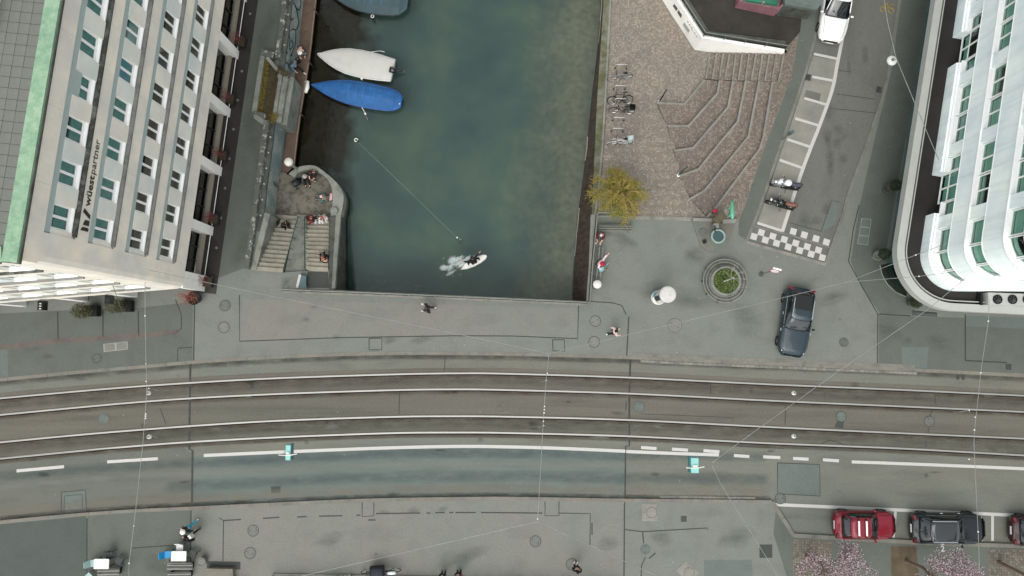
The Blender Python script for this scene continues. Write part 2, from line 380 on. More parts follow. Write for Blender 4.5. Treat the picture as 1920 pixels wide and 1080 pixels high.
lane_t = smooth(PL([(364, 856), (540, 848), (720, 841), (855, 838.5), (960, 839.5), (1172, 847)], ROAD_Z)); lane_b = smooth(PL([(360, 951), (480, 945), (620, 938.5), (720, 935), (855, 933), (960, 932.5), (1172, 936)], ROAD_Z))
MB().band(rs(lane_t, 40), rs(lane_b, 40), ROAD_Z+0.004).build('bridge_lane', m_lane, road)
sheet(road, 'asphalt_patch', quadpx([(1458, 868), (1537, 871), (1538, 930), (1458, 926)]), m_patch, ROAD_Z+0.008)
sheet(road, 'asphalt_patch', quadpx([(115, 923), (160, 919), (162, 958), (117, 960)]), m_patch, ROAD_Z+0.004)
sheet(road, 'asphalt_patch', quadpx([(507, 913), (525, 912), (525, 924), (508, 926)]), m_dark, ROAD_Z+0.008)
sheet(road, 'asphalt_patch', quadpx([(1565, 801), (1572, 788), (1584, 790), (1582, 804)]), m_dark, ROAD_Z+0.008)
sheet(road, 'asphalt_patch', quadpx([(292, 728), (335, 724), (336, 742), (293, 746)]), m_tram, ROAD_Z+0.008)
for c, m in ((((455, 560), (1082, 578), (1082, 633), (855, 629), (640, 633), (452, 638)), m_patch_l), (((1690, 651), (1741, 651), (1738, 690), (1692, 688)), m_patch), (((1811, 592), (1925, 596), (1925, 616), (1811, 612)), m_patch),
             (((366, 956), (480, 950), (720, 940), (960, 937.5), (1168, 941), (1168, 1090), (366, 1090)), m_patch_l), (((1320, 1050), (1410, 1050), (1412, 1090), (1320, 1090)), m_patch), (((1560, 377), (1577, 381), (1566, 420), (1548, 432), (1540, 434)), m_patch),
             (((1424, 1021), (1448, 1021), (1448, 1046), (1424, 1046)), m_dark), (((470, 511), (527, 516), (526, 538), (469, 536)), m_patch_l), (((577, 509), (615, 510), (617, 540), (576, 540)), m_dark),
             (((388, 1052), (451, 1053), (451, 1068), (388, 1066)), m_dark), (((0, 655), (15, 656), (15, 706), (0, 708)), m_patch)):
    sheet(ground, 'asphalt_patch', quadpx(c), m, 0.004 if m is not m_dark else 0.0065)
sheet(ground, 'asphalt_patch', [q for q in offs(PL([(0, 651), (60, 645), (110, 639), (190, 634), (260, 629), (335, 622)]), 0.16)]+list(reversed(offs(PL([(0, 651), (60, 645), (110, 639), (190, 634), (260, 629), (335, 622)]), -0.16))), m_red, 0.004)
sheet(ground, 'pavement_area', quadpx([(-40, 590), (120, 582), (260, 577), (362, 566), (361, 676), (275, 684), (155, 694), (0, 709), (-40, 713)]), m_pave_m, 0.002)
sheet(ground, 'pavement_area', quadpx([(-40, 987), (0, 983), (125, 971), (162, 967), (162, 1120), (-40, 1120)]), m_pave_d, 0.002)
sheet(ground, 'pavement_area', quadpx([(164, 967), (250, 961), (356, 957), (356, 1120), (164, 1120)]), m_pave_m, 0.002)
sheet(ground, 'pavement_area', quadpx([(1648, 591), (1700, 593), (1812, 596), (1990, 600), (1990, 703), (1840, 697), (1647, 687)]), m_pave_m, 0.002)
sheet(ground, 'pavement_area', quadpx([(400, 525), (437, 270), (470, 10), (478, -60), (560, -60), (533, 0), (512, 130), (488, 270), (465, 500)]), m_pave_m, 0.002)
sheet(ground, 'pavement_area', quadpx([(1616, 540), (1595, 490), (1612, 384), (1640, 260), (1672, 130), (1695, -40), (1760, -60), (1700, 250), (1660, 480), (1720, 590), (1650, 588)]), m_pave_m, 0.002)
sheet(ground, 'pavement_area', quadpx([(1386, 411), (1396, 388), (1436, 270), (1471, 179), (1489, 117), (1494, 86), (1504, 15), (1510, -40), (1549, -40), (1543, 0), (1525, 75), (1510, 130), (1485, 207), (1463, 270), (1438, 345), (1416, 405), (1398, 450), (1384, 440)]), m_pave_m, 0.007)
sheet(ground, 'pavement_area', quadpx([(1455, 950), (1486, 1006), (1700, 1019), (1990, 1029), (1990, 1130), (1490, 1130), (1450, 1000)]), m_pave_m, 0.002)
sheet(road, 'road_area', [p for p in offs(RW[3], -0.3) if p.x < P(357, 842).x]+quadpx([(357, 850), (358, 951), (250, 955), (125, 964), (0, 976), (-60, 983)]), m_road_m, ROAD_Z+0.002)
# tar seams
def seam(parent, pts, z, w_=0.075): MB().ribbon(PL(pts, z), w_, z).build('tar_seam', m_tar, parent)
gz, rz_ = 0.008, ROAD_Z+0.012
for pts in (((365, 560), (363, 677)), ((449, 553), (449, 640), (640, 633), (855, 629.5), (960, 630), (1083, 635), (1085, 573)), ((1105, 565), (1150, 568), (1166, 573), (1174, 590)), ((1179, 594), (1175, 668)),
            ((692, 634.5), (716, 634), (716, 656), (692, 656), (692, 634.5)), ((1036, 637), (1058, 637), (1059, 658), (1037, 658), (1036, 637)), ((333, 678), (333, 653), (361, 651)), ((108, 585), (109, 637)), ((193, 583), (193, 631)), ((259, 583), (260, 629)),
            ((329, 562), (340, 590), (340, 617), (330, 622)), ((1619, 542), (1646, 589), (1645, 686)), ((1647, 589), (1708, 592)), ((1810, 590), (1810, 676)), ((1810, 676), (1888, 680)), ((1611, 384), (1600, 430), (1591, 490), (1619, 542)), ((1470, 545), (1475, 548)),
            ((358, 957), (357, 1085)), ((1171, 941), (1170, 1085)), ((679, 942), (679, 969), (701, 967), (701, 942)), ((1022, 940), (1022, 967), (1048, 967), (1048, 940)), ((1048, 962), (1107, 963), (1106, 1022)), ((1110, 980), (1110, 1003)),
            ((1172, 993), (1204, 997), (1327, 990), (1327, 994)), ((1205, 998), (1207, 1019)), ((1210, 1045), (1203, 1060), (1202, 1085)), ((1217, 1047), (1229, 1037)), ((411, 971), (419, 976), (418, 1052)), ((419, 976), (452, 974)), ((163, 972), (163, 1085)), ((245, 1028), (300, 1024), (340, 1022)),
            ((493, 972), (524, 970)), ((557, 969.5), (575, 968.5)), ((598, 968), (642, 967)), ((668, 966), (676, 966)), ((690, 975), (704, 975)), ((705, 963), (788, 962)), ((800, 962), (807, 962)), ((816, 961.5), (834, 961)), ((842, 961), (850, 961)), ((854, 961), (892, 961)), ((902, 961), (1017, 962)), ((1800, 1049), (1412, 1049))[:1]*2):
    seam(ground, list(pts), gz, 0.06 if len(pts) > 2 else 0.075)
for pts, ww in ((((357, 682), (355, 812), (355, 842), (361, 845), (360, 950)), 0.13), (((1182, 672), (1180, 740), (1180, 830)), 0.12), (((1180, 830), (1180, 836), (1173, 837), (1172, 936)), 0.09), (((835, 667), (833, 695)), 0.05), (((749, 736), (748, 777)), 0.05), (((1332, 720), (1332, 739)), 0.05),
                (((1174, 752), (1173, 770)), 0.05), (((1202, 776), (1374, 783), (1374, 792)), 0.03), (((1458, 868), (1537, 871), (1538, 930), (1458, 926), (1458, 868)), 0.05), (((300, 765), (311, 795)), 0.04), (((1472, 755), (1473, 772), (1472, 797)), 0.05), (((1753, 737), (1755, 760)), 0.05), (((1749, 768), (1743, 781)), 0.05), (((1741, 802), (1740, 822)), 0.05),
                (((1386, 837), (1470, 841)), 0.04), (((1736, 816), (1736, 840)), 0.05), (((115, 960), (115, 923), (160, 919), (162, 958)), 0.05), (((120, 958), (121, 930), (154, 927), (155, 957)), 0.04), (((1540, 832), (1555, 826), (1570, 828), (1580, 834), (1600, 836)), 0.05), (((1500, 730), (1546, 733), (1546, 748)), 0.03)):
    seam(road, list(pts), rz_, ww)
for pts in (((1572, 132), (1597, 135)), ((1568, 176), (1640, 186)), ((1555, 203), (1645, 212)), ((1482, 418), (1540, 434)), ((1561, 378), (1540, 434))):
    seam(side, list(pts), SIDE_Z+0.006, 0.04)

# ---- wear: soft-edged grime, dust and stains lying on the surfaces
def wearmat(name, c, k):
    m, t, b = newmat(name); out = t.nodes['Material Output']; at = t.nodes.new('ShaderNodeAttribute'); at.attribute_name = 'wear'; co = coords(t)
    n1 = noise(t, coords(t, (0.5, 1.2, 1)), 1.6, 6.0, 0.7); rm = ramp(t, n1, [(0.30, (0.15,)*3), (0.70, (1, 1, 1))])
    mu = t.nodes.new('ShaderNodeMath'); mu.operation = 'MULTIPLY'; t.links.new(at.outputs['Fac'], mu.inputs[0]); t.links.new(rm, mu.inputs[1])
    m2 = t.nodes.new('ShaderNodeMath'); m2.operation = 'MULTIPLY'; t.links.new(mu.outputs[0], m2.inputs[0]); m2.inputs[1].default_value = k
    b.inputs['Base Color'].default_value = lin(c); b.inputs['Roughness'].default_value = 0.9; b.inputs['Specular IOR Level'].default_value = 0.2
    tr = t.nodes.new('ShaderNodeBsdfTransparent'); ms = t.nodes.new('ShaderNodeMixShader'); t.links.new(m2.outputs[0], ms.inputs[0]); t.links.new(tr.outputs[0], ms.inputs[1]); t.links.new(b.outputs[0], ms.inputs[2]); t.links.new(ms.outputs[0], out.inputs[0])
    return m
w_grime = wearmat('street_grime', '#3d3d36', 0.62); w_rust = wearmat('rail_rust', '#5a4a3c', 0.75); w_dust = wearmat('kerb_dust', '#a49c8c', 0.6); w_oil = wearmat('oil_stain', '#3a3d39', 0.5); w_blue = wearmat('tyre_polish', '#667677', 0.55); w_spot = wearmat('pavement_stain', '#666b64', 0.36); w_track = wearmat('track_stain', '#4f4d44', 0.42); w_pale = wearmat('pale_wear', '#b0b2a8', 0.5)
def wear_band(parent, name, line, width, z, mat):
    n = len(line); rows = [offs(line, width*q) for q in (-.5, -.2, 0, .2, .5)]; vv = [(p.x, p.y, z) for r_ in rows for p in r_]; al = [a*(0.0 if i in (0, n-1) and n > 3 else 1.0) for a in (0, .75, 1, .75, 0) for i in range(n)]
    o = MB().add(vv, [(j*n+i, j*n+i+1, (j+1)*n+i+1, (j+1)*n+i) for j in range(4) for i in range(n-1)]).build(name, mat, parent)
    at = o.data.attributes.new('wear', 'FLOAT', 'POINT'); at.data.foreach_set('value', al); return o
def wear_spot(parent, name, c, rx, ry, z, mat, rot=0.0):
    vv = [(c.x, c.y, z)]; al = [1.0]; n = 14; ca, sa = math.cos(rot), math.sin(rot)
    for ring_, a in ((.5, .7), (1.0, 0)):
        for k in range(n):
            g = 2*math.pi*k/n; q = ring_*random.uniform(.8, 1.15); x, y = rx*q*math.cos(g), ry*q*math.sin(g); vv.append((c.x+x*ca-y*sa, c.y+x*sa+y*ca, z)); al.append(a)
    fs = [(0, 1+k, 1+(k+1) % n) for k in range(n)]+[(1+k, 1+n+k, 1+n+(k+1) % n, 1+(k+1) % n) for k in range(n)]
    o = MB().add(vv, fs).build(name, mat, parent); at = o.data.attributes.new('wear', 'FLOAT', 'POINT'); at.data.foreach_set('value', al); return o
wz1, gz1 = ROAD_Z+0.010, 0.0073
vis2 = lambda l: [p for p in l if abs(p.x) < 45]
for ln in RW: wear_band(road, 'rail_grime', vis2(offs(ln, -0.10)), 0.55, wz1, w_rust)
for a_, b_ in ((0, 1), (2, 3)): wear_band(road, 'track_grime', [p.lerp(q, .5) for p, q in zip(rs(vis2(RW[a_]), 80), rs(vis2(RW[b_]), 80))], 0.7, wz1+.0006, w_track)
wear_band(road, 'kerb_grime', vis2(offs(KN, -0.22)), 0.5, wz1, w_grime); wear_band(road, 'kerb_grime', vis2(offs(KS, 0.2)), 0.35, wz1+.0012, w_grime)
wear_band(road, 'kerb_dust', vis2(offs(KS, 0.55)), 0.9, wz1, w_dust)
wear_band(road, 'tyre_track', [p for p in offs(KS, 1.35) if -22 < p.x < 40], 0.9, wz1+.0003, w_blue); wear_band(road, 'tyre_track', [p for p in offs(KS, 2.75) if -45 < p.x < 40], 0.8, wz1+.0003, w_blue)
wear_band(road, 'tyre_track', [p for p in offs(KS, 2.1) if -45 < p.x < 20], 0.6, wz1+.0009, w_pale)
for x, y, rx, ry in ((720, 960, .5, .2), (775, 957, .5, .25), (830, 955, .4, .2), (590, 575, .3, .2), (574, 599, .3, .22), (630, 631, .25, .2), (730, 637, .5, .3), (790, 637, .9, .3), (1290, 560, 1.6, .9), (1225, 545, 1.1, .8), (1400, 600, 1.2, 1.4), (1130, 430, .9, .6), (1170, 450, 1.2, .5), (1300, 480, .9, .8), (1560, 560, 1.4, .6), (1660, 620, 1.2, .5), (1760, 640, 1.0, .6), (60, 655, .7, .25), (90, 668, .5, .2), (450, 470, .5, 1.6), (470, 250, .6, 2.0), (500, 60, .6, 2.2), (1700, 640, .5, .3), (1240, 1010, .8, .5), (1140, 1020, .9, .5), (880, 1040, 1.5, .5), (620, 1010, 1.2, .5), (1380, 1010, 1.4, .7), (300, 1060, 1.6, .7), (200, 1065, 1.6, .7)):
    wear_spot(ground, 'stain', P(x, y), rx, ry, gz1, w_spot, random.uniform(-.4, .4))
for x, y, rx, ry in ((1125, 820, .9, .25), (900, 600, 1.6, .5), (700, 590, 1.8, .5), (550, 600, 1.3, .5), (1050, 605, .7, .4), (1230, 640, 1.5, .4), (1420, 640, 1.2, .4), (700, 1000, 2.2, .6), (980, 1000, 1.4, .5), (1320, 960, 1.3, .4)):
    wear_spot(road if 700 < y < 930 else ground, 'pale_stain', P(x, y, ROAD_Z if 700 < y < 930 else 0), rx, ry, (wz1+.0015) if 700 < y < 930 else gz1+.0001, w_pale)
for k in range(46):
    x, y = random.uniform(0, 1920), random.uniform(690, 930); wear_spot(road, 'stain', P(x, y, ROAD_Z), random.uniform(.15, .6), random.uniform(.08, .2), wz1+.0018, w_oil if k % 3 else w_pale, random.uniform(-.1, .1))
for k in range(16):
    f_ = random.random(); x = 1500+f_*0+random.uniform(0, 160); y = random.uniform(80, 440); wear_spot(side, 'stain', P(1620-(y-80)*.28+random.uniform(-30, 30), y, SIDE_Z), random.uniform(.15, .5), random.uniform(.3, 1.0), SIDE_Z+.0045, w_spot)
# ---- kerb stones
def kerb(name, line, width, mats, lo, hi, step=1.25, zb=-0.16, zt=0.012):
    k = thing(name, None, None, resample(line, step)[0]); k['kind'] = 'structure'
    pts = resample(line, step)
    for i in range(len(pts)-1):
        a, b = pts[i], pts[i+1]; t = (b-a).normalized(); a2 = a+t*0.008; b2 = b-t*0.008; n = Vector((-t.y, t.x, 0))*width/2
        h = zt+random.uniform(-0.004, 0.004)
        q = [a2-n, b2-n, b2+n, a2+n]
        MB(k.location).hexa([(p.x, p.y, zb) for p in q]+[(p.x, p.y, h) for p in q]).build('kerb_stone', random.choice(mats), k)
    return k
vis = lambda l: [p for p in l if abs(p.x) < 36]
kerb('north_kerb', vis(KN), 0.21, [m_kerb_w, m_kerb_w, m_kerb], 0, 0)
kerb('kerb_flags', offs(PL([(1190, 672), (1270, 675), (1440, 682), (1577, 688), (1715, 694.5)]), 0.22), 0.24, [m_kerb], 0, 0, 1.1)
kerb('south_kerb', vis(KS), 0.2, [m_kerb_w, m_kerb_w, m_kerb], 0, 0)
kerb('south_kerb', [KS[-1], KS2[0]], 0.24, [m_kerb], 0, 0)
kerb('south_kerb', vis(KS2), 0.24, [m_kerb_w, m_kerb], 0, 0)
kerb('gutter_setts', offs([p for p in resample(KN, 0.5) if 7.8 < p.x < 26], -0.2), 0.15, [m_kerb, m_edge], 0, 0, 0.3, -0.2, ROAD_Z+0.02)
kerb('gutter_setts', offs([p for p in resample(KS, 0.5) if 9 < p.x < 15.5], 0.19), 0.13, [m_kerb, m_edge], 0, 0, 0.3, -0.2, ROAD_Z+0.02)
kerb('side_kerb', [p for p in SIDEL if p.y < 26], 0.17, [m_kerb], 0, 0, 1.0, -0.2, 0.006)
kerb('side_kerb', [p for p in SIDER if p.y < 26], 0.2, [m_kerb], 0, 0, 1.2, -0.2, 0.006)
kerb('entry_kerb', PL([(1400, 454), (1549, 496)]), 0.2, [m_edge], 0, 0, 0.9, -0.2, 0.01)
kerb('entry_kerb', PL([(1414, 424), (1470, 437), (1560, 465)]), 0.12, [m_kerb], 0, 0, 0.5, -0.2, SIDE_Z+0.02)
# ---- painted markings
def paint(parent, pts, z, w_, name='painted_line', mat=None): MB().ribbon(smooth(PL(pts, z), 5) if len(pts) > 2 else PL(pts, z), w_, z).build(name, mat or m_paint, parent)
pz = ROAD_Z+0.016
paint(road, [(382, 854), (540, 847), (720, 840), (855, 837), (960, 838), (1060, 841), (1172.5, 846)], pz, 0.2)
paint(road, [(1174, 846.5), (1260, 850), (1348, 853)], pz, 0.2)
for a, b in (((1202, 839), (1231, 841)), ((1260, 842), (1290, 844)), ((1319, 845), (1349, 847)), ((1376, 854), (1405, 856)), ((1431, 856.5), (1463, 858)), ((1487, 859.5), (1516, 861)), ((1543, 862), (1573, 864)), ((31, 883), (120, 875)), ((201, 866), (296, 860))):
    paint(road, [a, b], pz, 0.19, 'painted_dash')
paint(road, [(1597, 866), (1760, 872), (1990, 882)], pz, 0.19)
paint(road, [(1453, 946), (1680, 956), (1990, 970)], pz, 0.2)
paint(road, [(1679, 959), (1675, 1008)], pz, 0.17); paint(road, [(1861, 967), (1861, 1014)], pz, 0.17)
# side street: light parking bays, bay lines, checkered entry
bayL = [(1512, 107), (1487, 207), (1465, 270), (1440, 345), (1416, 418)]; bayR = [(1571, 113), (1560, 170), (1535, 240), (1524, 270), (1500, 332), (1468, 432)]
bl = smooth(PL([(1520, 104)]+bayL[1:], SIDE_Z), 4); br = smooth(PL(bayR, SIDE_Z), 4)
MB().band(rs(offs(bl, 0.16), 30), rs(br, 30), SIDE_Z+0.004).build('parking_bay', m_bay, side)
sheet(side, 'asphalt_patch', quadpx([(1512, 168), (1540, 175), (1536, 195), (1507, 186)]), m_side, SIDE_Z+0.008)
sz = SIDE_Z+0.012
paint(side, [(1582, 60), (1570, 120), (1560, 170), (1535, 240), (1523, 270), (1500, 332), (1467, 434)], sz, 0.22)
for a, b in (((1526, 101), (1569, 110)), ((1523, 144), (1561, 151)), ((1508, 184), (1549, 196)), ((1491, 222), (1534, 235)), ((1476, 261), (1518, 275)), ((1462, 300), (1505, 315)), ((1448, 339), (1489, 352)), ((1420, 418), (1467, 433))):
    paint(side, [a, b], sz+0.004, 0.17)
sq = MB().add([(-.205, -.205, 0), (.205, -.205, 0), (.205, .205, 0), (-.205, .205, 0)], [(0, 1, 2, 3)]).mesh('painted_square', m_paint)
ang = (P(1542, 483)-P(1456, 456)); ang = math.atan2(ang.y, ang.x)
for x, y in ((1413.6, 443.6), (1427.4, 436), (1435, 450), (1449, 443), (1456, 456), (1470.5, 449), (1478, 463), (1492, 456), (1499.5, 469.5), (1513.5, 462.5), (1521, 476.5), (1534.5, 469), (1542, 483), (1487.5, 434), (1508, 440.5), (1530, 447.5), (1549.5, 454)):
    place('painted_square', sq, side, P(x, y, SIDE_Z+0.008), (0, 0, ang))
# yellow bicycle symbol
bm = MB()
for cx, cy in ((1656, 16), (1672, 19)): bm.torus((P(cx, cy).x, P(cx, cy).y, SIDE_Z), 0.17, 0.025, 'z', 14, 4)
for a, b in (((1656, 16), (1662, 11)), ((1662, 11), (1668, 18)), ((1662, 11), (1670, 12)), ((1670, 12), (1672, 19)), ((1666, 17), (1670, 12)), ((1661, 6), (1663, 12)), ((1660, 6), (1665, 7)), ((1669, 9), (1676, 9))): bm.ribbon(PL([a, b], SIDE_Z), 0.05, SIDE_Z+0.006)
bm.build('bicycle_symbol', m_paint_y, side)

# ================================================================ CANAL
bedm, t, b = newmat('canal_bed'); co = coords(t)
nb = noise(t, co, 0.30, 4.0, 0.5, 0.15); nf = noise(t, co, 2.4, 5.0, 0.6); sx = t.nodes.new('ShaderNodeSeparateXYZ'); t.links.new(co, sx.inputs[0])
deep = ramp(t, nb, [(0.3, lin('#5f6f70')), (0.5, lin('#6c7b77')), (0.7, lin('#7d897c'))])
shal = ramp(t, nb, [(0.28, lin('#858276')), (0.5, lin('#918a7a')), (0.75, lin('#a09888'))]); shal = mixc(t, 1.0, shal, ramp(t, nf, [(0.3, (0.8,)*3), (0.7, (1.2,)*3)]), 'MULTIPLY')
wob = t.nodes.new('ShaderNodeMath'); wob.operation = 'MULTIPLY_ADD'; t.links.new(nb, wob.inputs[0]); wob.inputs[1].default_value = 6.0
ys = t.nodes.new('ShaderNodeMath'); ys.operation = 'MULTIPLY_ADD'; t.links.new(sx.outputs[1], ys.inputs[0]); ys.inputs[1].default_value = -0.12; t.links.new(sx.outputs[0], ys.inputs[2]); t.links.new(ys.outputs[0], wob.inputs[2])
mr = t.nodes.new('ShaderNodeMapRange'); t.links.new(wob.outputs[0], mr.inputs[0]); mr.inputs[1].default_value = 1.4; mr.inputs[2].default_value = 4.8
refl_band = ramp(t, nf, [(0.3, lin('#2c2317')), (0.7, lin('#463828'))])  # dark brown band painted on the bed in place of the building's reflection
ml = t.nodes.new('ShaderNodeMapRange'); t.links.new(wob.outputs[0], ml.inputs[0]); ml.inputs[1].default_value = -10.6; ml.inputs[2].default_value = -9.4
t.links.new(mixc(t, ml.outputs[0], refl_band, mixc(t, mr.outputs[0], deep, shal)), b.inputs['Base Color']); b.inputs['Roughness'].default_value = 0.95; b.inputs['Specular IOR Level'].default_value = 0.0
# bed with real relief, deeper in the middle of the basin
bx0, bx1, by0, by1, nx, ny = -18.0, 9.0, 1.0, 90.0, 54, 120; vv = []; fs = []
for j in range(ny+1):
    for i in range(nx+1):
        x = bx0+(bx1-bx0)*i/nx; y = by0+(by1-by0)*j/ny
        e = max(0.0, 1-((x+3)/7.5)**2); vv.append((x, y, -3.25-1.6*e+0.06*math.sin(3.1*x+1.7*y)*math.cos(2.3*y-x)))
for j in range(ny):
    for i in range(nx): a = j*(nx+1)+i; fs.append((a, a+1, a+nx+2, a+nx+1))
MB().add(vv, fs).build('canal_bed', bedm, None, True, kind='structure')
wm, t, b = newmat('canal_water'); t.nodes.remove(b); out = t.nodes['Material Output']; co = coords(t)
tr = node(t, 'ShaderNodeBsdfTransparent', Color=(0.81, 0.92, 0.88, 1)); gl = node(t, 'ShaderNodeBsdfGlossy', Roughness=0.04, Color=(0.92, 1.0, 0.96, 1))
bp = node(t, 'ShaderNodeBump', Strength=0.22, Distance=0.05); t.links.new(noise(t, co, 2.6, 3.0, 0.5, 0.8), bp.inputs['Height'])
fr = node(t, 'ShaderNodeFresnel', IOR=1.42); t.links.new(bp.outputs[0], gl.inputs['Normal']); t.links.new(bp.outputs[0], fr.inputs['Normal'])
ms = t.nodes.new('ShaderNodeMixShader'); t.links.new(fr.outputs[0], ms.inputs[0]); t.links.new(tr.outputs[0], ms.inputs[1]); t.links.new(gl.outputs[0], ms.inputs[2]); t.links.new(ms.outputs[0], out.inputs[0])
MB().add([(-18, 1, WATER_Z), (9, 1, WATER_Z), (9, 90, WATER_Z), (-18, 90, WATER_Z)], [(0, 1, 2, 3)]).build('water', wm, kind='structure')
# foundations under the ground sheet that close the basin: west and south walls
wl = MB(); sl = [Vector((p.x, p.y, 0)) for p in WEST]
wl.add([(p.x, p.y, -0.02) for p in sl[:9]]+[(p.x, p.y, -5.5) for p in sl[:9]], [(i, i+1, 10+i, 9+i) for i in range(8)])
graf, t, b = newmat('graffiti_wall'); co = coords(t); pc = ramp(t, noise(t, co, 0.7, 3.0), [(0.38, lin('#8fa5a2')), (0.5, lin('#9fb3ae')), (0.56, lin('#bfc6bd')), (0.7, lin('#a9aca0'))])
pc = mixc(t, ramp(t, noise(t, co, 3.0, 5.0, 0.7), [(0.55, (0, 0, 0)), (0.7, (1, 1, 1))]), pc, lin('#7d837b')); t.links.new(pc, b.inputs['Base Color']); b.inputs['Roughness'].default_value = 0.8
cw = wl.build('canal_wall', graf, label='pale quay wall with black graffiti strokes above the boardwalk', cat='wall')
mb = MB(); sp = PL([(626, 543), (842, 556), (1101, 566), (1105, 500), (1112, 408)])
sq_ = [(p.x, p.y) for p in sp]
mb = MB(); S = PL([(600, 541), (842, 556), (1101, 566)])
mb.add([(p.x, p.y, -0.02) for p in S]+[(p.x, p.y, -5.5) for p in S], [(0, 1, 4, 3), (1, 2, 5, 4)])
mb.build('bridge_wall', m_quay, label='dark stone wall of the road bridge along the water', cat='wall')
# black graffiti strokes on the west wall face (u along the wall, v down)
def wallpt(px, py, base, o=0.012):
    """point on the west wall face seen at px,py"""
    v = _d*FPX+Vector((px-960.0, 0, 0))-_u*(py-540.0); C = Vector((0, 0, CAM_H)); best = None
    for a, b_ in zip(sl[:7], sl[1:8]):
        n = Vector(((b_-a).y, -(b_-a).x, 0)).normalized(); n = n if n.x > 0 else -n
        k = (a-C).dot(n)/v.dot(n); X = C+v*k
        if min(a.y, b_.y)-0.01 <= X.y <= max(a.y, b_.y)+0.01: best = X+n*o
    return best if best else C+v*k+n*o
m_black = pm('black_spray', '#1b1d1c', 0.6)
for st in (((549.5, 5), (553, 10), (556, 20), (558, 31), (560, 41), (559, 48), (556, 54), (553, 56), (549, 54), (545, 58)), ((553, 12), (557, 17), (561, 18), (563, 12), (564, 3), (562, 0)), ((545, 31), (546, 37), (548, 37), (549, 34)), ((554, 57), (554, 70), (553, 83), (550, 92), (546, 101), (544, 105), (548, 103)), ((541, 62), (543, 75), (542, 90), (545, 92), (549, 84), (548, 78), (545, 76)), ((535, 116), (540, 120), (541, 128)), ((536, 98), (539, 100))):
    p3 = [wallpt(x, y, 0) for x, y in st]
    MB().tube(smooth(p3, 3), 0.035, 4).build('graffiti_stroke', m_black, cw)
# ================================================================ EAST BANK, PLAZA, AMPHITHEATRE
Y0, Y1 = P(1250, 408, 0).y, P(1240, 200, PLAZA_Z).y
def plz(p):
    f = (p[1]-Y0)/(Y1-Y0); return PLAZA_Z*min(1.0, max(0.0, f))
def Pp(px, py):
    """point on the sloping plaza at px,py"""
    z = 0.0
    for _ in range(12): z = plz(P(px, py, z))
    return P(px, py, z)
east_top = [Pp(x, y) for x, y in ((1138, -60), (1132, 0), (1127, 75), (1122, 150), (1117, 240), (1113, 330), (1110, 400))]; east_top[0] = east_top[1]+Vector((0.8, 60, 0))
east_in = [Pp(x, y) for x, y in ((1153, -60), (1148, 0), (1143, 90), (1139, 170), (1133, 270), (1126, 350), (1119, 403))]; east_in[0] = east_in[1]+Vector((0.8, 60, 0))
wl_px = [(1134, -60), (1130, 0), (1124, 70), (1119, 120), (1111, 180), (1102, 270), (1094, 340), (1085, 400), (1081, 450), (1077, 500), (1073, 572)]
wline = PL(wl_px, WATER_Z); wline[0] = wline[1]+Vector((0.8, 60, 0))
ends = [(1232, 191), (1252, 234), (1264, 281), (1272, 329), (1289, 374), (1322, 409)]
endw = [P(x, y, PLAZA_Z+0.25*(k+1)) for k, (x, y) in enumerate(ends)]
def cut(poly, y, keep_above):
    out = []
    for a, b_ in zip(poly, poly[1:]+poly[:1]):
        ia = (a.y > y) == keep_above; ib = (b_.y > y) == keep_above
        if ia: out.append(a)
        if ia != ib: k = (y-a.y)/(b_.y-a.y); out.append(a.lerp(b_, k))
    return out
pl_poly = [Vector((p.x, p.y, 0)) for p in reversed(east_in)]
pl_poly = list(reversed(east_in))[::-1]
loop = [Vector((p.x, p.y, 0)) for p in east_in]+[Vector((Pp(1119, 408).x, Y0, 0)), Vector((P(1324, 408).x, Y0, 0))]+[Vector((p.x+0.15, p.y, 0)) for p in reversed(endw)]
wall_base = PL([(1290, 196), (1326, 152), (1336, 99), (1302, 94), (1252, 20.6), (1254, -40)], PLAZA_Z); wall_base[-1] = wall_base[-2]+Vector((1.0, 60, 0))
loop += [Vector((p.x, p.y, 0)) for p in wall_base]
pz_ = MB()
pz_.poly([cut(loop, Y1, True)], PLAZA_Z); pz_.poly([cut(loop, Y1, False)], plz)
plaza = pz_.build('plaza_paving', m_cobble, kind='structure')
kerb('plaza_edge', PL([(1190, 408.5), (1322, 411.5)]), 0.22, [m_edge], 0, 0, 1.1, -0.3, 0.012)
# quay: coping, battered wall
mb = MB(); mb.band(rs(east_in, 40), rs(east_top, 40), lambda p: p[2] if False else plz(p)+0.05, 0.5); quay_cop = mb
quay = thing('quay_wall', 'battered brown quay wall with mossy coping along the east bank', 'wall', (7, 12, WATER_Z))
top_all = [Vector((p.x, p.y, plz(p)-0.1)) for p in rs(east_top, 30)]+[Vector((p.x, p.y, -0.05)) for p in PL([(1108, 430), (1105, 500), (1101, 566)])]
top_r = rs(top_all, 50); wl_r = rs(wline, 50)
MB(quay.location).add([tuple(p) for p in top_r]+[(p.x, p.y, WATER_Z-0.05) for p in wl_r]+[(p.x-0.1, p.y, WATER_Z-2.5) for p in wl_r],
                      [(i, i+1, 51+i, 50+i) for i in range(49)]+[(50+i, 51+i, 101+i, 100+i) for i in range(49)]).build('wall_face', m_quay, quay)
mb = MB(quay.location); mb.band(rs(east_in, 40), rs(east_top, 40), lambda p: plz(p)+0.05, 0.5); mb.build('coping', m_moss, quay)
mb = MB(quay.location); mb.ribbon([Vector((p.x, p.y, 0)) for p in offs(east_in, -0.12)], 0.12, lambda p: plz(p)+0.062, 0.05); mb.build('coping_edge', m_edge, quay)
mb = MB(quay.location); mb.prism(PL([(1119, 402), (1108, 402), (1104, 500), (1099, 569), (1106, 570), (1111, 500)]), -1.2, 0.05); mb.build('coping', m_conc, quay)
lap = MB(quay.location)
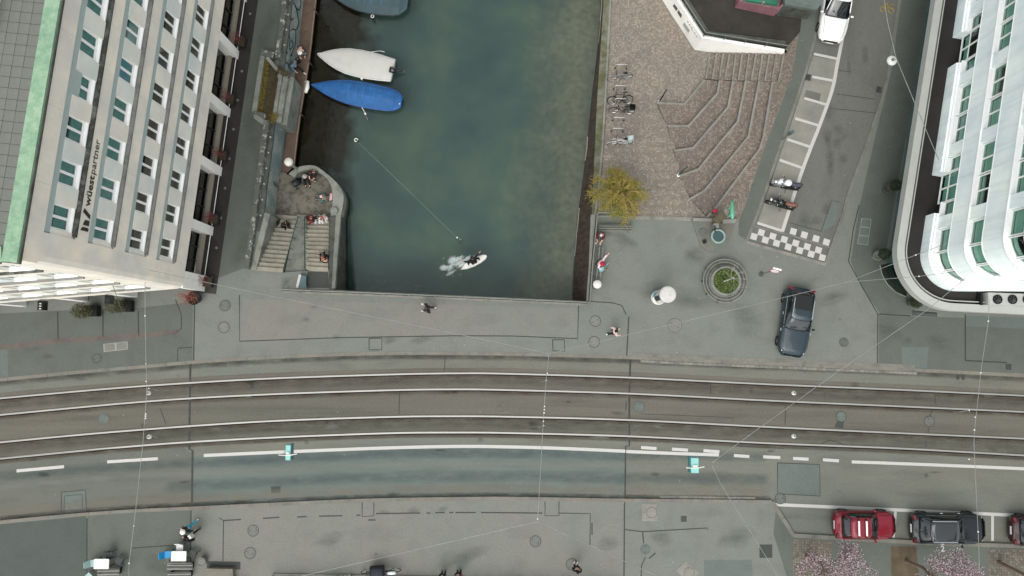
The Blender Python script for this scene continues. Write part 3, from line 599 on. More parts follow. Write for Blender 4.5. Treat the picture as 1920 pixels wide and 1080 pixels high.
for i in range(1, 49):
    if random.random() < 0.62:
        a, b_ = wl_r[i], wl_r[i+1 if i < 49 else i]; q = random.uniform(0.02, 0.08)
        lap.ribbon([Vector((a.x-q, a.y, 0)), Vector(((a.x+b_.x)/2-q*0.4, (a.y+b_.y)/2, 0)), Vector((b_.x-q, b_.y, 0))], random.uniform(0.03, 0.09), WATER_Z+0.03, 0.06)
lap.build('lime_line', pm('lime_scale', '#b9b1a4', 0.8), quay)
# amphitheatre of seat steps
amp = thing('amphitheatre', 'paved seat steps with pale edges rising from the plaza to the side street', 'steps', P(1350, 250, PLAZA_Z))
EDGE = [[(1232, 191), (1282, 194), (1320, 149)], [(1252, 234), (1290, 235), (1344, 174), (1348, 150)], [(1264, 281), (1299, 276), (1364, 200), (1373, 151)],
        [(1272, 329), (1309, 316), (1346, 270), (1382, 227), (1397, 151)], [(1289, 374), (1320, 356), (1390, 270), (1402, 255), (1422, 152)], [(1322, 409), (1337, 393), (1423, 279), (1430, 256), (1447, 153)]]
crest = [Vector((p.x, p.y, 0)) for p in CREST[:4]]+[P(1478, 152)]
for k, e in enumerate(EDGE):
    z = PLAZA_Z+0.25*(k+1); ew = PL(e, z)
    tail = [Vector((p.x, p.y, 0)) for p in endw[k+1:]]
    lp = ew+list(reversed(crest))+list(reversed(tail))
    MB(amp.location).prism(lp, -2.3, z if k < 5 else 0.004).build('step', m_cobble2, amp)
    inn = offs(ew, -0.09)
    MB(amp.location).band(offs(ew, 0.012), offs(ew, -0.13), z+0.012, 0.10).build('edge_stone', m_edge, amp)
tops = [1331, 1343.5, 1356, 1368, 1380, 1392, 1405, 1418, 1430, 1443, 1456, 1470]; bots = [1323.7, 1335.7, 1348.6, 1359, 1373.5, 1384.7, 1397.6, 1408.8, 1422.5, 1434.5, 1447.5, 1460]
for j in range(12):
    z = PLAZA_Z+0.125*(j+1); a, b_ = P(tops[j], 99, z), P(bots[j], 148+0.4*j, z)
    far = [P(1484, 153.5), P(1490, 100)]
    nxt = []
    lp = [a, b_]+[P(bots[i], 148+0.4*i, PLAZA_Z+0.125*(i+1)) for i in range(j+1, 12)]+far+[P(tops[i], 99, PLAZA_Z+0.125*(i+1)) for i in range(11, j, -1)]
    MB(amp.location).prism([Vector((p.x, p.y, 0)) for p in lp], -2.3, z if j < 11 else 0.008).build('stair_step', m_cobble2, amp)
    MB(amp.location).ribbon([a, b_], 0.10, z+0.012, 0.08).build('edge_stone', m_edge, amp)
    if j % 2 == 0 and j > 0:
        c = P(bots[j+1] if j < 11 else 1466, 149+0.4*j, z); MB(amp.location).ribbon([b_, c], 0.09, z+0.016, 0.05).build('edge_stone', m_edge, amp)
# asphalt walk and paving at street level beside the steps
MB().poly([[Vector((p.x, p.y, 0)) for p in CREST[3:]]+[P(1450, -20)+Vector((0, 50, 0)), P(1450, 20), P(1476, 100), P(1484, 150)]], 0.006).build('terrace_border', m_cobble2, kind='structure')
# ---- terrace with white wall
ter = thing('terrace', 'dark paved terrace on a white angled wall with railing', 'terrace', P(1400, 60, 0))
Wt = [P(1262, -12, 0.4), P(1316, 71, 0.4), P(1470, 99, 0.12)]
Wt[0] = Wt[1]+(Wt[0]-Wt[1]).normalized()*14
N = P(1500, 60); N2 = P(1510, 10)+Vector((2, 16, 0))
m_white = stained('white_render', '!e6e5de', '!d0d0c8', 0.5, 0.8, ns=0.8)
m_dkpave = stained('dark_terrace_paving', '#4c4842', '#3c3a34', 0.35, 0.65, ns=0.8)
core = [offs(Wt, 0.02)[0], offs(Wt, 0.02)[1], offs(Wt, 0.02)[2], Vector((N.x, N.y, 0)), Vector((N2.x, N2.y, 0))]
MB(ter.location).prism([Vector((p.x, p.y, 0)) for p in [offs(Wt, 0.2)[0], offs(Wt, 0.2)[1], offs(Wt, 0.2)[2], N, N2]], -1.6, 0.012).build('paving', m_dkpave, ter)
wz = [0.4, 0.4, 0.16]
L_ = offs(Wt, 0.0); I_ = offs(Wt, 0.24)
mb = MB(ter.location)
vv = [(p.x, p.y, -1.7) for p in L_]+[(p.x, p.y, wz[i]) for i, p in enumerate(L_)]+[(p.x, p.y, wz[i]) for i, p in enumerate(I_)]+[(p.x, p.y, -0.2) for p in I_]
mb.add(vv, [(0, 1, 4, 3), (1, 2, 5, 4), (3, 4, 7, 6), (4, 5, 8, 7), (6, 7, 10, 9), (7, 8, 11, 10), (2, 11, 8, 5)]).build('wall', m_white, ter)
mb = MB(ter.location); C_ = offs(Wt, 0.42); D_ = offs(Wt, 0.80)
mb.band(D_, C_, 0.14, 0.2); mb.build('coping', m_conc_d, ter)
rl = MB(ter.location); top = [Vector((p.x, p.y, 1.05 if i < 2 else 0.95)) for i, p in enumerate(offs(Wt, 0.12))]; rl.tube(top, 0.035, 6); m_rail = pm('painted_rail', '#9fa49b', 0.5, 0.4)
rl.build('handrail', m_rail, ter)
for a, b_ in zip(top, top[1:]):
    n = int((b_-a).length/1.1)
    for k in range(n+1):
        p = a.lerp(b_, k/n); MB(ter.location).tube([(p.x, p.y, 0.1), p], 0.02, 5).build('rail_post', m_rail, ter)
fr_ = MB(ter.location)
for z in (0.5, 0.62, 0.74, 0.86): fr_.tube([Vector((p.x, p.y, z)) for p in top], 0.012, 4)
fr_.build('rail_bars', m_iron_d, ter)
# windows, vent plate and faint script on the white wall (wall frame u,z)
ua = (Wt[0]-Wt[1]).normalized(); na = Vector((-ua.y, ua.x, 0)); na = na if na.x < 0 else -na
def onw(px, py, o=0.01):
    v = _d*FPX+Vector((px-960.0, 0, 0))-_u*(py-540.0); C = Vector((0, 0, CAM_H)); k = (Wt[1]-C).dot(na)/v.dot(na); return C+v*k+na*o
for q in (((1262, 11), (1265, 7.5), (1271, 16), (1268.5, 20.5)), ((1270.5, 23), (1272.5, 19), (1279, 28), (1277, 33.5))):
    pts = [onw(*c) for c in q]; MB(ter.location).hexa([p-na*0.06 for p in pts]+[p+na*0.02 for p in pts]).build('window', pm('dark_pane', '#6a6d68', 0.2, spec=0.6), ter)
pts = [onw(*c) for c in ((1281, 46.5), (1284, 41.5), (1294, 56.5), (1291, 61.5))]; MB(ter.location).hexa([p-na*0.05 for p in pts]+[p+na*0.03 for p in pts]).build('notice_plate', pm('plate_grey', '#d4d4cd', 0.5, var=0.05), ter)
for st in (((1289, 39), (1290, 42), (1291, 41)), ((1292, 46), (1294, 48), (1293, 45)), ((1295, 49), (1297, 53), (1299, 52)), ((1297, 55), (1299, 58)), ((1302, 60), (1304, 64), (1303, 62)), ((1305, 66), (1308, 70))):
    MB(ter.location).tube([onw(x, y, 0.008) for x, y in st], 0.022, 4).build('wall_script', pm('script_grey', '#8f8f89', 0.7), ter)
# ================================================================ WEST QUAY: ledge, parapet, boardwalk
ledge_l = [P(x, y, -0.02) for x, y in ((538, 0), (531, 58), (523, 119), (503, 240), (499, 270), (487, 352), (477, 434), (466, 505))]
ledge_l = [ledge_l[0]+(ledge_l[0]-ledge_l[3]).normalized()*60]+ledge_l
par = thing('parapet', 'low lichen-spotted stone parapet between pavement and quay ledge', 'parapet', ledge_l[3])
rs_ = resample(ledge_l[1:], 1.4)
bast = (P(498, 232).y, P(518, 110).y)
for i in range(len(rs_)-1):
    a, b_ = rs_[i], rs_[i+1]
    if bast[0]-0.1 < (a.y+b_.y)/2 < bast[1]: continue
    MB(par.location).bar(a+(b_-a)*0.006, b_-(b_-a)*0.006, 0.30, 0.0, 0.42+random.uniform(-.01, .01)).build('coping_stone', m_speck, par)
MB(par.location).band(WEST[:8], [ledge_l[i] for i in range(8)], 0.03, 0.2).build('ledge', m_conc_d, par)
lamp_s = MB().lathe([(0.055, 0), (0.055, 0.05), (0.0, 0.06)], n=10).mesh('ledge_light', pm('frosted_white', '#d9d9d2', 0.4))
for k in range(15):
    p = resample([a.lerp(b_, 0.6) for a, b_ in zip(ledge_l[1:8], WEST[1:8])], 1.0)
    q = p[min(len(p)-1, int(k*len(p)/15))]
    if bast[0] < q.y < bast[1]: continue
    place('ledge_light', lamp_s, par, Vector((q.x, q.y, 0.03))-par.location)
m_deck = stained('deck_boards', '#84705f', '#6c5c4f', 0.4, 0.7, ns=0.9)
deck = thing('boardwalk', 'brown boardwalk along the foot of the quay wall', 'boardwalk', P(575, 120, DECK_Z))
dl = PL([(570, 0), (561, 70), (550, 150), (536, 262), (524, 338)], DECK_Z); dr = PL([(591, 0), (581, 95), (571, 160), (560, 225), (550, 312)], DECK_Z)
d0 = (dl[0]-dl[1]).normalized()*14; dl = [dl[0]+d0]+dl; dr = [dr[0]+d0]+dr; A_ = rs(dl, 22); B_ = rs(dr, 22)
for i in range(21):
    g = 0.006
    a0, a1, b0, b1 = A_[i].lerp(A_[i+1], g), A_[i+1].lerp(A_[i], g), B_[i].lerp(B_[i+1], g), B_[i+1].lerp(B_[i], g)
    MB(deck.location).hexa([(p.x, p.y, DECK_Z-0.12) for p in (a0, b0, b1, a1)]+[(p.x, p.y, DECK_Z+random.uniform(-.008, .008)) for p in (a0, b0, b1, a1)]).build('deck_panel', m_deck, deck)
MB(deck.location).ribbon(offs(B_, 0.03), 0.07, DECK_Z+0.03, 0.15).build('edge_rail', pm('deck_rail', '#a08d7a', 0.7), deck)
for i in (1, 5, 8, 12, 15, 18): MB(deck.location).tube([(B_[i].x+0.05, B_[i].y, WATER_Z-1), (B_[i].x+0.05, B_[i].y, DECK_Z+0.25)], 0.05, 7).build('pile', m_deck, deck)
# backfill behind the deck down to the water
# ---- bastion planter
bp_ = thing('bastion_planter', 'mossy stone planter bulging over the boardwalk on the west quay', 'planter', P(505, 165, 0))
for a, b_, ww in (((489, 98), (513, 103), 0.42), ((492, 104), (476, 211), 0.3), ((472, 213), (497, 218), 0.4), ((500, 107), (518, 129), 0.22), ((478, 218), (500, 233), 0.3)):
    MB(bp_.location).bar(P(*a, 0.5), P(*b_, 0.5), ww, 0.0, 0.5+random.uniform(-.02, .02)).build('rim_stone', m_speck if ww > 0.35 else m_conc, bp_)
soil = PL([(495, 106), (514, 130), (521, 148), (508, 225), (497, 228), (478, 212)], 0.3); m_soil = pm('mossy_soil', '#4d4630', 0.95, var=0.4, scale=3, fvar=0.3, bump=0.5)
MB(bp_.location).prism(soil, 0.0, 0.28).build('soil', m_soil, bp_)
cl = PL([(522, 128), (549, 140), (549, 150), (537, 228), (514, 234), (508, 228)], -0.1)
for k, (ins, z) in enumerate(((0.0, -0.55), (0.0, -0.1))):
    pass
for (x0, x1, z) in ((0.0, 0.35, 0.22), (0.35, 0.7, 0.02), (0.7, 1.0, -0.3)):
    a = [P(524, 132), P(508, 226)]; b2 = [P(549, 143), P(535, 232)]
    q = [a[0].lerp(b2[0], x0), a[1].lerp(b2[1], x0), a[1].lerp(b2[1], x1), a[0].lerp(b2[0], x1)]
    MB(bp_.location).prism([Vector((p.x, p.y, 0)) for p in q], DECK_Z-0.4, z).build('concrete_ledge', m_conc, bp_)
def leafcloud(mb, pts, size, n=1, flat=0.5, mi=0):
    for p in pts:
        for _ in range(n):
            a = random.uniform(0, 6.28); t_ = Vector((math.cos(a), math.sin(a), random.uniform(-flat, flat))).normalized(); s_ = t_.cross(Vector((random.uniform(-.6, .6), random.uniform(-.6, .6), 1))).normalized()
            L = size*random.uniform(0.6, 1.4); W_ = L*random.uniform(0.3, 0.5)
            mb.add([p-t_*L/2, p+s_*W_/2, p+t_*L/2, p-s_*W_/2], [(0, 1, 2, 3)], mi)
    return mb
m_mossy = pm('yellow_moss', '#8a7a2e', 0.95, var=0.45, scale=6)
m_mossb = pm('brown_moss', '#5d4e2a', 0.95, var=0.4, scale=6)
def scatter_poly(lp, n, z):
    xs = [p.x for p in lp]; ys_ = [p.y for p in lp]; out = []
    while len(out) < n:
        x, y = random.uniform(min(xs), max(xs)), random.uniform(min(ys_), max(ys_)); c = False
        for a, b_ in zip(lp, lp[1:]+lp[:1]):
            if (a.y > y) != (b_.y > y) and x < (b_.x-a.x)*(y-a.y)/(b_.y-a.y)+a.x: c = not c
        if c: out.append(Vector((x, y, z+random.uniform(0, 0.12))))
    return out
mb = MB(bp_.location); leafcloud(mb, scatter_poly(PL([(496, 108), (506, 118), (492, 214), (480, 212)], 0.3), 900, 0.28), 0.09); leafcloud(mb, scatter_poly(PL([(512, 128), (522, 140), (509, 226), (498, 224)], 0.3), 500, 0.24), 0.08, mi=1)
leafcloud(mb, scatter_poly(PL([(520, 126), (548, 139), (545, 150), (524, 142)], 0), 260, 0.2), 0.10, mi=1); leafcloud(mb, scatter_poly(PL([(508, 212), (526, 216), (518, 234), (502, 232)], 0), 260, 0.22), 0.10)
mb.build('moss_plants', [m_mossy, m_mossb], bp_, kind='stuff')
# ---- landing stage and twin stairs
land = thing('landing_stage', 'round stone landing at the water with curved parapet and twin stairs', 'landing', P(575, 365, LAND_Z))
m_gravelly = stained('landing_paving', '#8d897b', '#5d5b50', 0.45, 0.65, ns=2.2, gr=0.25)
out_px = [(541, 326), (552, 317), (568, 311), (591, 311), (613, 326), (632.5, 344), (643, 362.5), (643.5, 381), (639, 404), (632, 440), (629, 490), (627, 541)]
in_px = [(552, 333), (558, 326), (568, 320), (587, 318.5), (607, 329), (620, 346), (623.5, 362.5), (623.5, 381), (620, 404), (619, 440), (617, 490), (616, 541)]
WT = LAND_Z+0.85
ow = smooth(PL(out_px[:9], WT), 3); iw = smooth(PL(in_px[:9], WT), 3)
fl = [Vector((p.x, p.y, 0)) for p in ow]+[P(639, 415, LAND_Z), P(505, 415, LAND_Z), P(508, 398, LAND_Z), P(515, 329, LAND_Z), P(530, 322, LAND_Z)]
MB(land.location).prism(fl, -5.0, LAND_Z).build('floor', m_gravelly, land)
mb = MB(land.location); n = len(ow)
vv = [(p.x, p.y, -5) for p in ow]+[(p.x, p.y, WT) for p in ow]+[(p.x, p.y, WT) for p in iw]+[(p.x, p.y, LAND_Z-0.05) for p in iw]
fs = []
for i in range(n-1): fs += [(i, i+1, n+i+1, n+i)[::-1], (n+i, n+i+1, 2*n+i+1, 2*n+i)[::-1], (2*n+i, 2*n+i+1, 3*n+i+1, 3*n+i)[::-1]]
fs += [(0, n, 2*n, 3*n), (n-1, 2*n-1, 3*n-1, 4*n-1)]
mb.add(vv, fs).build('curved_parapet', m_conc, land)
ns_ = 13
def flight(lx0, lx1, rx0, rx1, nm):
    for k in range(ns_):
        z = LAND_Z-LAND_Z/ns_*(k+1); f0, f1 = k/ns_, (k+1)/ns_
        z0 = z
        def at(pA, pB, f): return P(pA[0]+(pB[0]-pA[0])*f, pA[1]+(pB[1]-pA[1])*f, LAND_Z*(1-f))
        q = [at(lx0, lx1, f0), at(rx0, rx1, f0), at(rx0, rx1, f1), at(lx0, lx1, f1)]
        ex = [q[0], q[1], Vector(at(rx0, rx1, 1.0)), Vector(at(lx0, lx1, 1.0))]
        MB(land.location).hexa([(p.x, p.y, LAND_Z-0.6) for p in ex]+[(p.x, p.y, z-(0.004 if k == ns_-1 else 0)) for p in ex]).build('step', m_step, land)
flight((507, 402), (477, 508), (560, 406), (530, 512), 'l')
flight((575.5, 408), (575, 507), (618, 408), (616, 510), 'r')
# divider between the flights
dv = [P(557, 402, -1.9), P(575, 403, -1.9), P(575, 541, 0.32), P(528, 541, 0.32)]
mb = MB(land.location); mb.hexa([(p.x, p.y, -2.6) for p in dv]+[tuple(p) for p in dv]); mb.build('divider', m_conc, land)
MB(land.location).bar(P(563, 515, 0.36), P(557, 539, 0.36), 0.16, 0.0, 0.40).build('pale_rail', m_paint, land)
MB(land.location).prism(PL([(565, 516), (574, 517), (574, 539), (560, 539)], 0.36), 0.0, 0.37).build('metal_plate', pm('blue_grey_metal', '#5f777c', 0.5, 0.3), land)
# side walls
wv = [P(618, 404, WT), P(639, 404, WT), P(627, 541, 0.45), P(616, 541, 0.45)]
mb = MB(land.location); mb.hexa([(wv[i].x, wv[i].y, -5.0) for i in range(4)]+[tuple(p) for p in wv]); mb.build('side_wall', m_conc_d, land)
mb = MB(land.location); o2 = [P(630, 404, WT), P(639, 404, WT), P(628, 541, 0.45), P(622, 541, 0.45)]; mb.hexa([(p.x, p.y, p.z-0.3) for p in o2]+[(p.x, p.y, p.z+0.03) for p in o2]); mb.build('wall_coping', m_conc, land)
lw = [P(497, 398, 0.0), P(507, 402, 0.0), P(480, 506, 0.06), P(470, 506, 0.06)]; mb = MB(land.location); mb.hexa([(p.x, p.y, -3) for p in lw]+[(p.x, p.y, 0.06) for p in lw]); mb.build('side_wall', m_conc, land)
mb = MB(land.location); mb.lathe([(0.26, 0.0), (0.30, 0.3), (0.24, 0.52), (0.0, 0.56)], P(627, 396, WT)-Vector((0, 0, 0.3)), 10); mb.build('bollard_stone', m_conc, land)
m_green = pm('green_rail_paint', '#3d6a55', 0.5, 0.2)
for a, za, b_, zb in (((559, 406), -1.3, (531, 506), 0.75), ((571, 406), -1.3, (571.5, 505), 0.75)):
    p, q = P(*a, za), P(*b_, zb); mb = MB(land.location); mb.tube([p, q], 0.03, 6)
    for k in range(6): r_ = p.lerp(q, k/5); mb.tube([r_, r_-Vector((0, 0, 0.85))], 0.02, 5)
    mb.build('handrail', m_green, land)
mb = MB(land.location)
g0, g1 = P(511, 322, LAND_Z+1.0), P(514, 346, LAND_Z+1.0)
mb.tube([g0, g1], 0.03, 5); mb.tube([g0-Vector((0, 0, 0.95)), g0], 0.03, 5); mb.tube([g1-Vector((0, 0, 0.95)), g1], 0.03, 5); mb.tube([g0-Vector((0, 0, 0.5)), g1-Vector((0, 0, 0.5))], 0.02, 5)
for k in range(1, 6): r_ = g0.lerp(g1, k/6); mb.tube([r_, r_-Vector((0, 0, 0.9))], 0.012, 4)
mb.build('gate', m_green, land)
# ---- parapet railing along the bridge and the quay
def railing(name, label, pts, h=1.0, post=1.6, infill=True, mat=None):
    r_ = thing(name, label, 'railing', pts[0]); mat = mat or m_rail
    MB(r_.location).tube([p+Vector((0, 0, h)) for p in pts], 0.04, 6).build('top_rail', mat, r_)
    MB(r_.location).ribbon([Vector((p.x, p.y, 0)) for p in pts], 0.26, pts[0].z+0.08, 0.1).build('base_curb', m_edge, r_)
    pp = resample(pts, post)
    for p in pp: MB(r_.location).box((p.x, p.y, p.z+h/2), (0.05, 0.05, h)).build('post', mat, r_)
    if infill:
        b_ = MB(r_.location); b_.tube([p+Vector((0, 0, 0.16)) for p in pts], 0.02, 4)
        for p in resample(pts, 0.13): b_.box((p.x, p.y, p.z+0.55), (0.022, 0.022, 0.8))
        b_.build('balusters', m_iron_d, r_)
    return r_
railing('railing', 'long grey metal railing on the bridge along the basin', PL([(531, 545), (700, 551.5), (842, 557.5), (970, 563), (1102, 569)]))
railing('railing', 'grey metal railing on the quay beside the two seated people', PL([(1103, 567), (1108, 500), (1117, 405)]))
railing('railing', 'short grey railing between yellow shrub and park bench', PL([(1120, 404), (1188, 404)]))
railing('railing', 'dark bridge railing along the bottom of the picture beside parked bicycles', PL([(512, 1079), (700, 1082), (900, 1086), (1160, 1092)]))
# ================================================================ OFFICE BUILDING (west)
m_stone = stained('facade_stone', '!ebe2d1', '!d6d5cc', 0.38, 0.68, scale=(1, 1, 0.6), ns=0.6, gr=0.05)
m_stone2 = stained('pier_stone', '!e6e0d2', '!dadfd8', 0.42, 0.6, ns=0.35, gr=0.05)
m_sill = stained('dirty_sill', '#8f908a', '#54574f', 0.40, 0.56, ns=2.0)
m_sill2 = stained('grey_sill', '#aaaaa3', '#8a8b83', 0.45, 0.65, ns=2.0)
m_pelmet = pm('pelmet_metal', '!b3c0bc', 0.5, 0.2, var=0.05, fvar=0.03)
m_wframe = pm('white_frame', '!f0f0ec', 0.45, var=0.03, fvar=0.02)
m_copper = stained('copper_patina', '#93bd9b', '#b4d3b3', 0.38, 0.62, ns=3.0)
m_paver = pm('roof_paver', '#85887f', 0.85, var=0.08, scale=1.5, fvar=0.08)
m_core = pm('dark_interior', '#23282a', 0.9)
m_curt = pm('teal_curtain', '!c0d2cf', 0.9, var=0.15, scale=3)
m_curt_b = pm('grey_blind', '!b8b4ab', 0.9, var=0.12, scale=3)
m_gl = glassmat('office_glass', '!b6cfcb', 0.16)
m_gl_d = glassmat('grey_glass', '!b2b4ae', 0.12)
m_granite = pm('dark_granite', '#3a3532', 0.5, var=0.2)
m_cream = pm('cream_metal', '#b5ae9b', 0.5, var=0.05)
m_shopgl = glassmat('shop_glass', '!7f8c87', 0.2)
m_wht = pm('pier_white', '!e2e0d8', 0.7, var=0.08, scale=0.8)
A0 = Vector((-19.66, 3.526, 0)); uE = (Vector((-17.92, 19.255, 0))-A0).normalized(); nE = Vector((uE.y, -uE.x, 0))
uS = (Vector((-32.594, 2.47, 0))-A0).normalized(); nS = Vector((-uS.y, uS.x, 0))
bld = thing('office_building', 'pale stone office block with white windows and green copper roof edge', 'building', A0)
class Fac:
    def __init__(s, A, u, n): s.A, s.u, s.n = A, u, n
    def p(s, a, o, z): q = s.A+s.u*a+s.n*o; return Vector((q.x, q.y, z))
    def box(s, mb, s0, s1, o0, o1, z0, z1, mi=0):
        q = [(s0, o0), (s1, o0), (s1, o1), (s0, o1)]
        return mb.hexa([s.p(a, o, z0) for a, o in q]+[s.p(a, o, z1) for a, o in q], mi)
    def rot(s): return math.atan2(s.u.y, s.u.x)
FE, FS = Fac(A0, uE, nE), Fac(A0, uS, nS)
ROWS = (15.88, 12.72, 9.50, 6.26); PITCH = 1.945; WS0 = 1.48; WW = 1.10; WH = 1.26; LEN_E, LEN_S = 26.0, 22.0
# core behind the facade
foot = [FE.p(0.35, -0.42, 0), FE.p(LEN_E, -0.42, 0), FE.p(LEN_E, -22, 0), FS.p(LEN_S, -0.42, 0)]
foot[0] = FE.p(0.42, -0.42, 0)
MB(A0).prism(foot, 3.16, 17.55, bottom=True).build('core', m_core, bld)
gfoot = [FE.p(2.2, -2.2, 0), FE.p(LEN_E, -2.2, 0), FE.p(LEN_E, -22, 0), FS.p(LEN_S, -2.2, 0)]
MB(A0).prism(gfoot, 0.0, 3.155).build('ground_core', m_curt_b, bld)
MB(A0).prism([FE.p(0.7, -0.64, 0), FE.p(LEN_E, -0.64, 0), FE.p(LEN_E, -2.3, 0), FE.p(2.2, -2.3, 0)], 0.0, 0.12).build('shop_floor', m_curt_b, bld)
def wmesh(fac_len=WW, h=WH):
    f = MB()   # frame in local coords: x along facade, y outward, z up
    t_ = 0.09
    for x0, x1, z0, z1 in ((0, fac_len, h-t_, h), (0, fac_len, 0, t_+0.02), (0, t_, t_+0.02, h-t_), (fac_len-t_, fac_len, t_+0.02, h-t_), (fac_len/2-t_*0.7, fac_len/2+t_*0.7, t_+0.02, h-t_)):
        f.hexa([(x0, -0.06, z0), (x1, -0.06, z0), (x1, 0, z0), (x0, 0, z0), (x0, -0.06, z1), (x1, -0.06, z1), (x1, 0, z1), (x0, 0, z1)])
    return f
me_frame = wmesh().mesh('window', m_wframe)
pw = WW/2-0.1
me_pane = MB().add([(0, 0, 0), (pw, 0, 0), (pw, 0, WH-0.18), (0, 0, WH-0.18)], [(0, 1, 2, 3)]).mesh('pane', m_gl); me_pane2 = MB().add([(0, 0, 0), (pw, 0, 0), (pw, 0, WH-0.18), (0, 0, WH-0.18)], [(0, 1, 2, 3)]).mesh('pane', m_gl_d)
me_sillp = MB().hexa([(0, -0.06, -0.07), (WW, -0.06, -0.07), (WW, 0.13, -0.10), (0, 0.13, -0.10), (0, -0.06, 0), (WW, -0.06, 0), (WW, 0.13, -0.05), (0, 0.13, -0.05)]).mesh('sill', m_wframe)
def cme(m): return MB().hexa([(0.0, -0.2, 0), (WW, -0.2, 0), (WW, -0.12, 0), (0, -0.12, 0), (0, -0.2, 1), (WW, -0.2, 1), (WW, -0.12, 1), (0, -0.12, 1)]).mesh('curtain', m)
me_c1, me_c2, me_bl = cme(m_curt), cme(m_curt_b), MB().hexa([(0, 0.01, -0.5), (WW, 0.01, -0.5), (WW, 0.03, -0.5), (0, 0.03, -0.5), (0, 0.01, 0), (WW, 0.01, 0), (WW, 0.03, 0), (0, 0.03, 0)]).mesh('blind', m_pelmet)
def window(F, s, z, row, k):
    W_ = place('window', me_frame, bld, F.p(s, -0.07, z-WH)-A0, (0, 0, F.rot() if F is FE else F.rot()+math.pi))
    if F is FS: W_.location = F.p(s+WW, -0.07, z-WH)-A0
    # local +y must point outward: east frame has u north so outward is -y, flip by scaling
    W_.scale = (1, -1, 1) if F is FE else (1, 1, 1)
    if F is FS: W_.scale = (1, -1, 1)
    up = row < 2
    for q in (0.06, WW/2+0.04): place('pane', me_pane if up else me_pane2, W_, (q, -0.03, 0.1))
    place('sill', me_sillp, W_)
    h = (0.7, 0.96, 0.82, 0.98, 0.6, 0.9)[(k*5+row*3) % 6]*WH
    place('curtain', me_c1 if up else me_c2, W_, (0, 0, WH-0.02 if False else 0.02), scale=(1, 1, h if up else h*0.8))
    if row == 0 and k == 3: place('blind', me_bl, W_, (0, 0.0, WH))
def facade(F, length, cols, first, flen):
    for r_, zt in enumerate(ROWS):
        zl = zt-WH-0.34         # sill ledge level
        ztop = zt+0.50 if r_ else zt+0.50
        # pelmet strip
        mb = MB(A0); F.box(mb, first-0.2, length, -0.25, 0.0, zt+0.03, zt+0.52); mb.build('pelmet', m_pelmet, bld)
        mb = MB(A0); F.box(mb, first-0.2, length, -0.3, -0.02, zt+0.0, zt+0.03); mb.build('blind_slot', m_core, bld)
        # sill ledge: slightly sloped, proud of the wall
        mb = MB(A0); q = [(first-0.15, -0.15), (length, -0.15), (length, 0.14), (first-0.15, 0.14)]
        mb.hexa([F.p(a, o, zl-0.08) for a, o in q]+[F.p(a, o, zl+(0.30 if o < 0 else 0.02)) for a, o in q]); mb.build('sill_ledge', m_sill if r_ == 0 else m_sill2, bld)
        # spandrel slabs below the ledge, down to the next pelmet
        zb = (ROWS[r_+1]+0.53) if r_ < 3 else 3.15
        s = first-0.25 if r_ < 3 else first-0.25
        while s < length:
            e = min(length, s+3.9)
            mb = MB(A0); F.box(mb, s+0.004, e-0.004, -0.35, 0.075, zb, zl-0.08); mb.build('spandrel_slab', m_stone, bld); s = e
        # piers between the windows
        for k in range(cols+1):
            a = first+k*PITCH-(PITCH-WW); b_ = first+k*PITCH
            if k == 0: a = b_-0.26
            if b_ > length: break
            mb = MB(A0); q = [(a, -0.3), (b_, -0.3), (b_, 0.02), (a, 0.02)]; q2 = [(a, -0.3), (b_, -0.3), (b_-0.04, 0.06), (a+0.04, 0.06)]
            mb.hexa([F.p(x, o, zl+0.03) for x, o in q]+[F.p(x, o, zt+0.03) for x, o in q]); mb.build('pier', m_stone2, bld)
            if k < cols: window(F, b_, zt, r_, k)
    # attic frieze and corner pier
    s = 0.0
    while s < length:
        e = min(length, s+3.2); mb = MB(A0); F.box(mb, max(s+0.003, 0.0), e-0.003, -0.4, 0.08, ROWS[0]+0.53, 17.62); mb.build('frieze_slab', m_stone, bld); s = e
facade(FE, LEN_E, 12, WS0, 0); facade(FS, LEN_S, 9, 1.3, 0)
# rounded stone corner column
mb = MB(A0); q = [FE.p(1.24, 0.07, 0), FE.p(0.25, 0.07, 0), FE.p(0.02, 0.0, 0), FS.p(0.2, 0.07, 0), FS.p(1.06, 0.07, 0), FS.p(1.06, -0.9, 0)]
mb.prism(q, 3.15, 16.41); mb.build('corner_pier', m_stone, bld)
# cornice, copper gutter, roof
mb = MB(A0); FE.box(mb, -0.25, LEN_E, -0.6, 0.20, 17.62, 17.72); FS.box(mb, 0.62, LEN_S, -0.6, 0.20, 17.62, 17.719); mb.build('cornice', m_conc_d, bld)
mb = MB(A0); FE.box(mb, -0.22, LEN_E, -0.47, 0.15, 17.72, 17.84); FS.box(mb, 0.49, LEN_S, -0.47, 0.15, 17.72, 17.839); mb.build('copper_gutter', m_copper, bld)
roofp = [FE.p(0.3, -0.45, 0), FE.p(LEN_E, -0.45, 0), FE.p(LEN_E, -22, 0), FS.p(LEN_S, -0.45, 0)]
roof = MB(A0).prism(roofp, 17.5, 17.70).build('roof', m_conc_d, bld)
pv = MB().box((0, 0, 0), (0.445, 0.445, 0.05), top=(0.985, 0.985)).mesh('roof_paver', m_paver)
for i in range(8):
    for j in range(-1, 30):
        q = FE.p(0.62+j*0.455, -0.72-i*0.455, 17.74+random.uniform(-.004, .004)); place('roof_paver', pv, roof, q-A0, (0, 0, FE.rot()))
ph = [FE.p(8.8, -2.35, 0), FE.p(LEN_E, -2.0, 0), FE.p(LEN_E, -9, 0), FE.p(8.8, -9, 0)]
MB(A0).prism(ph, 17.7, 18.6).build('roof_house', m_wframe, bld)
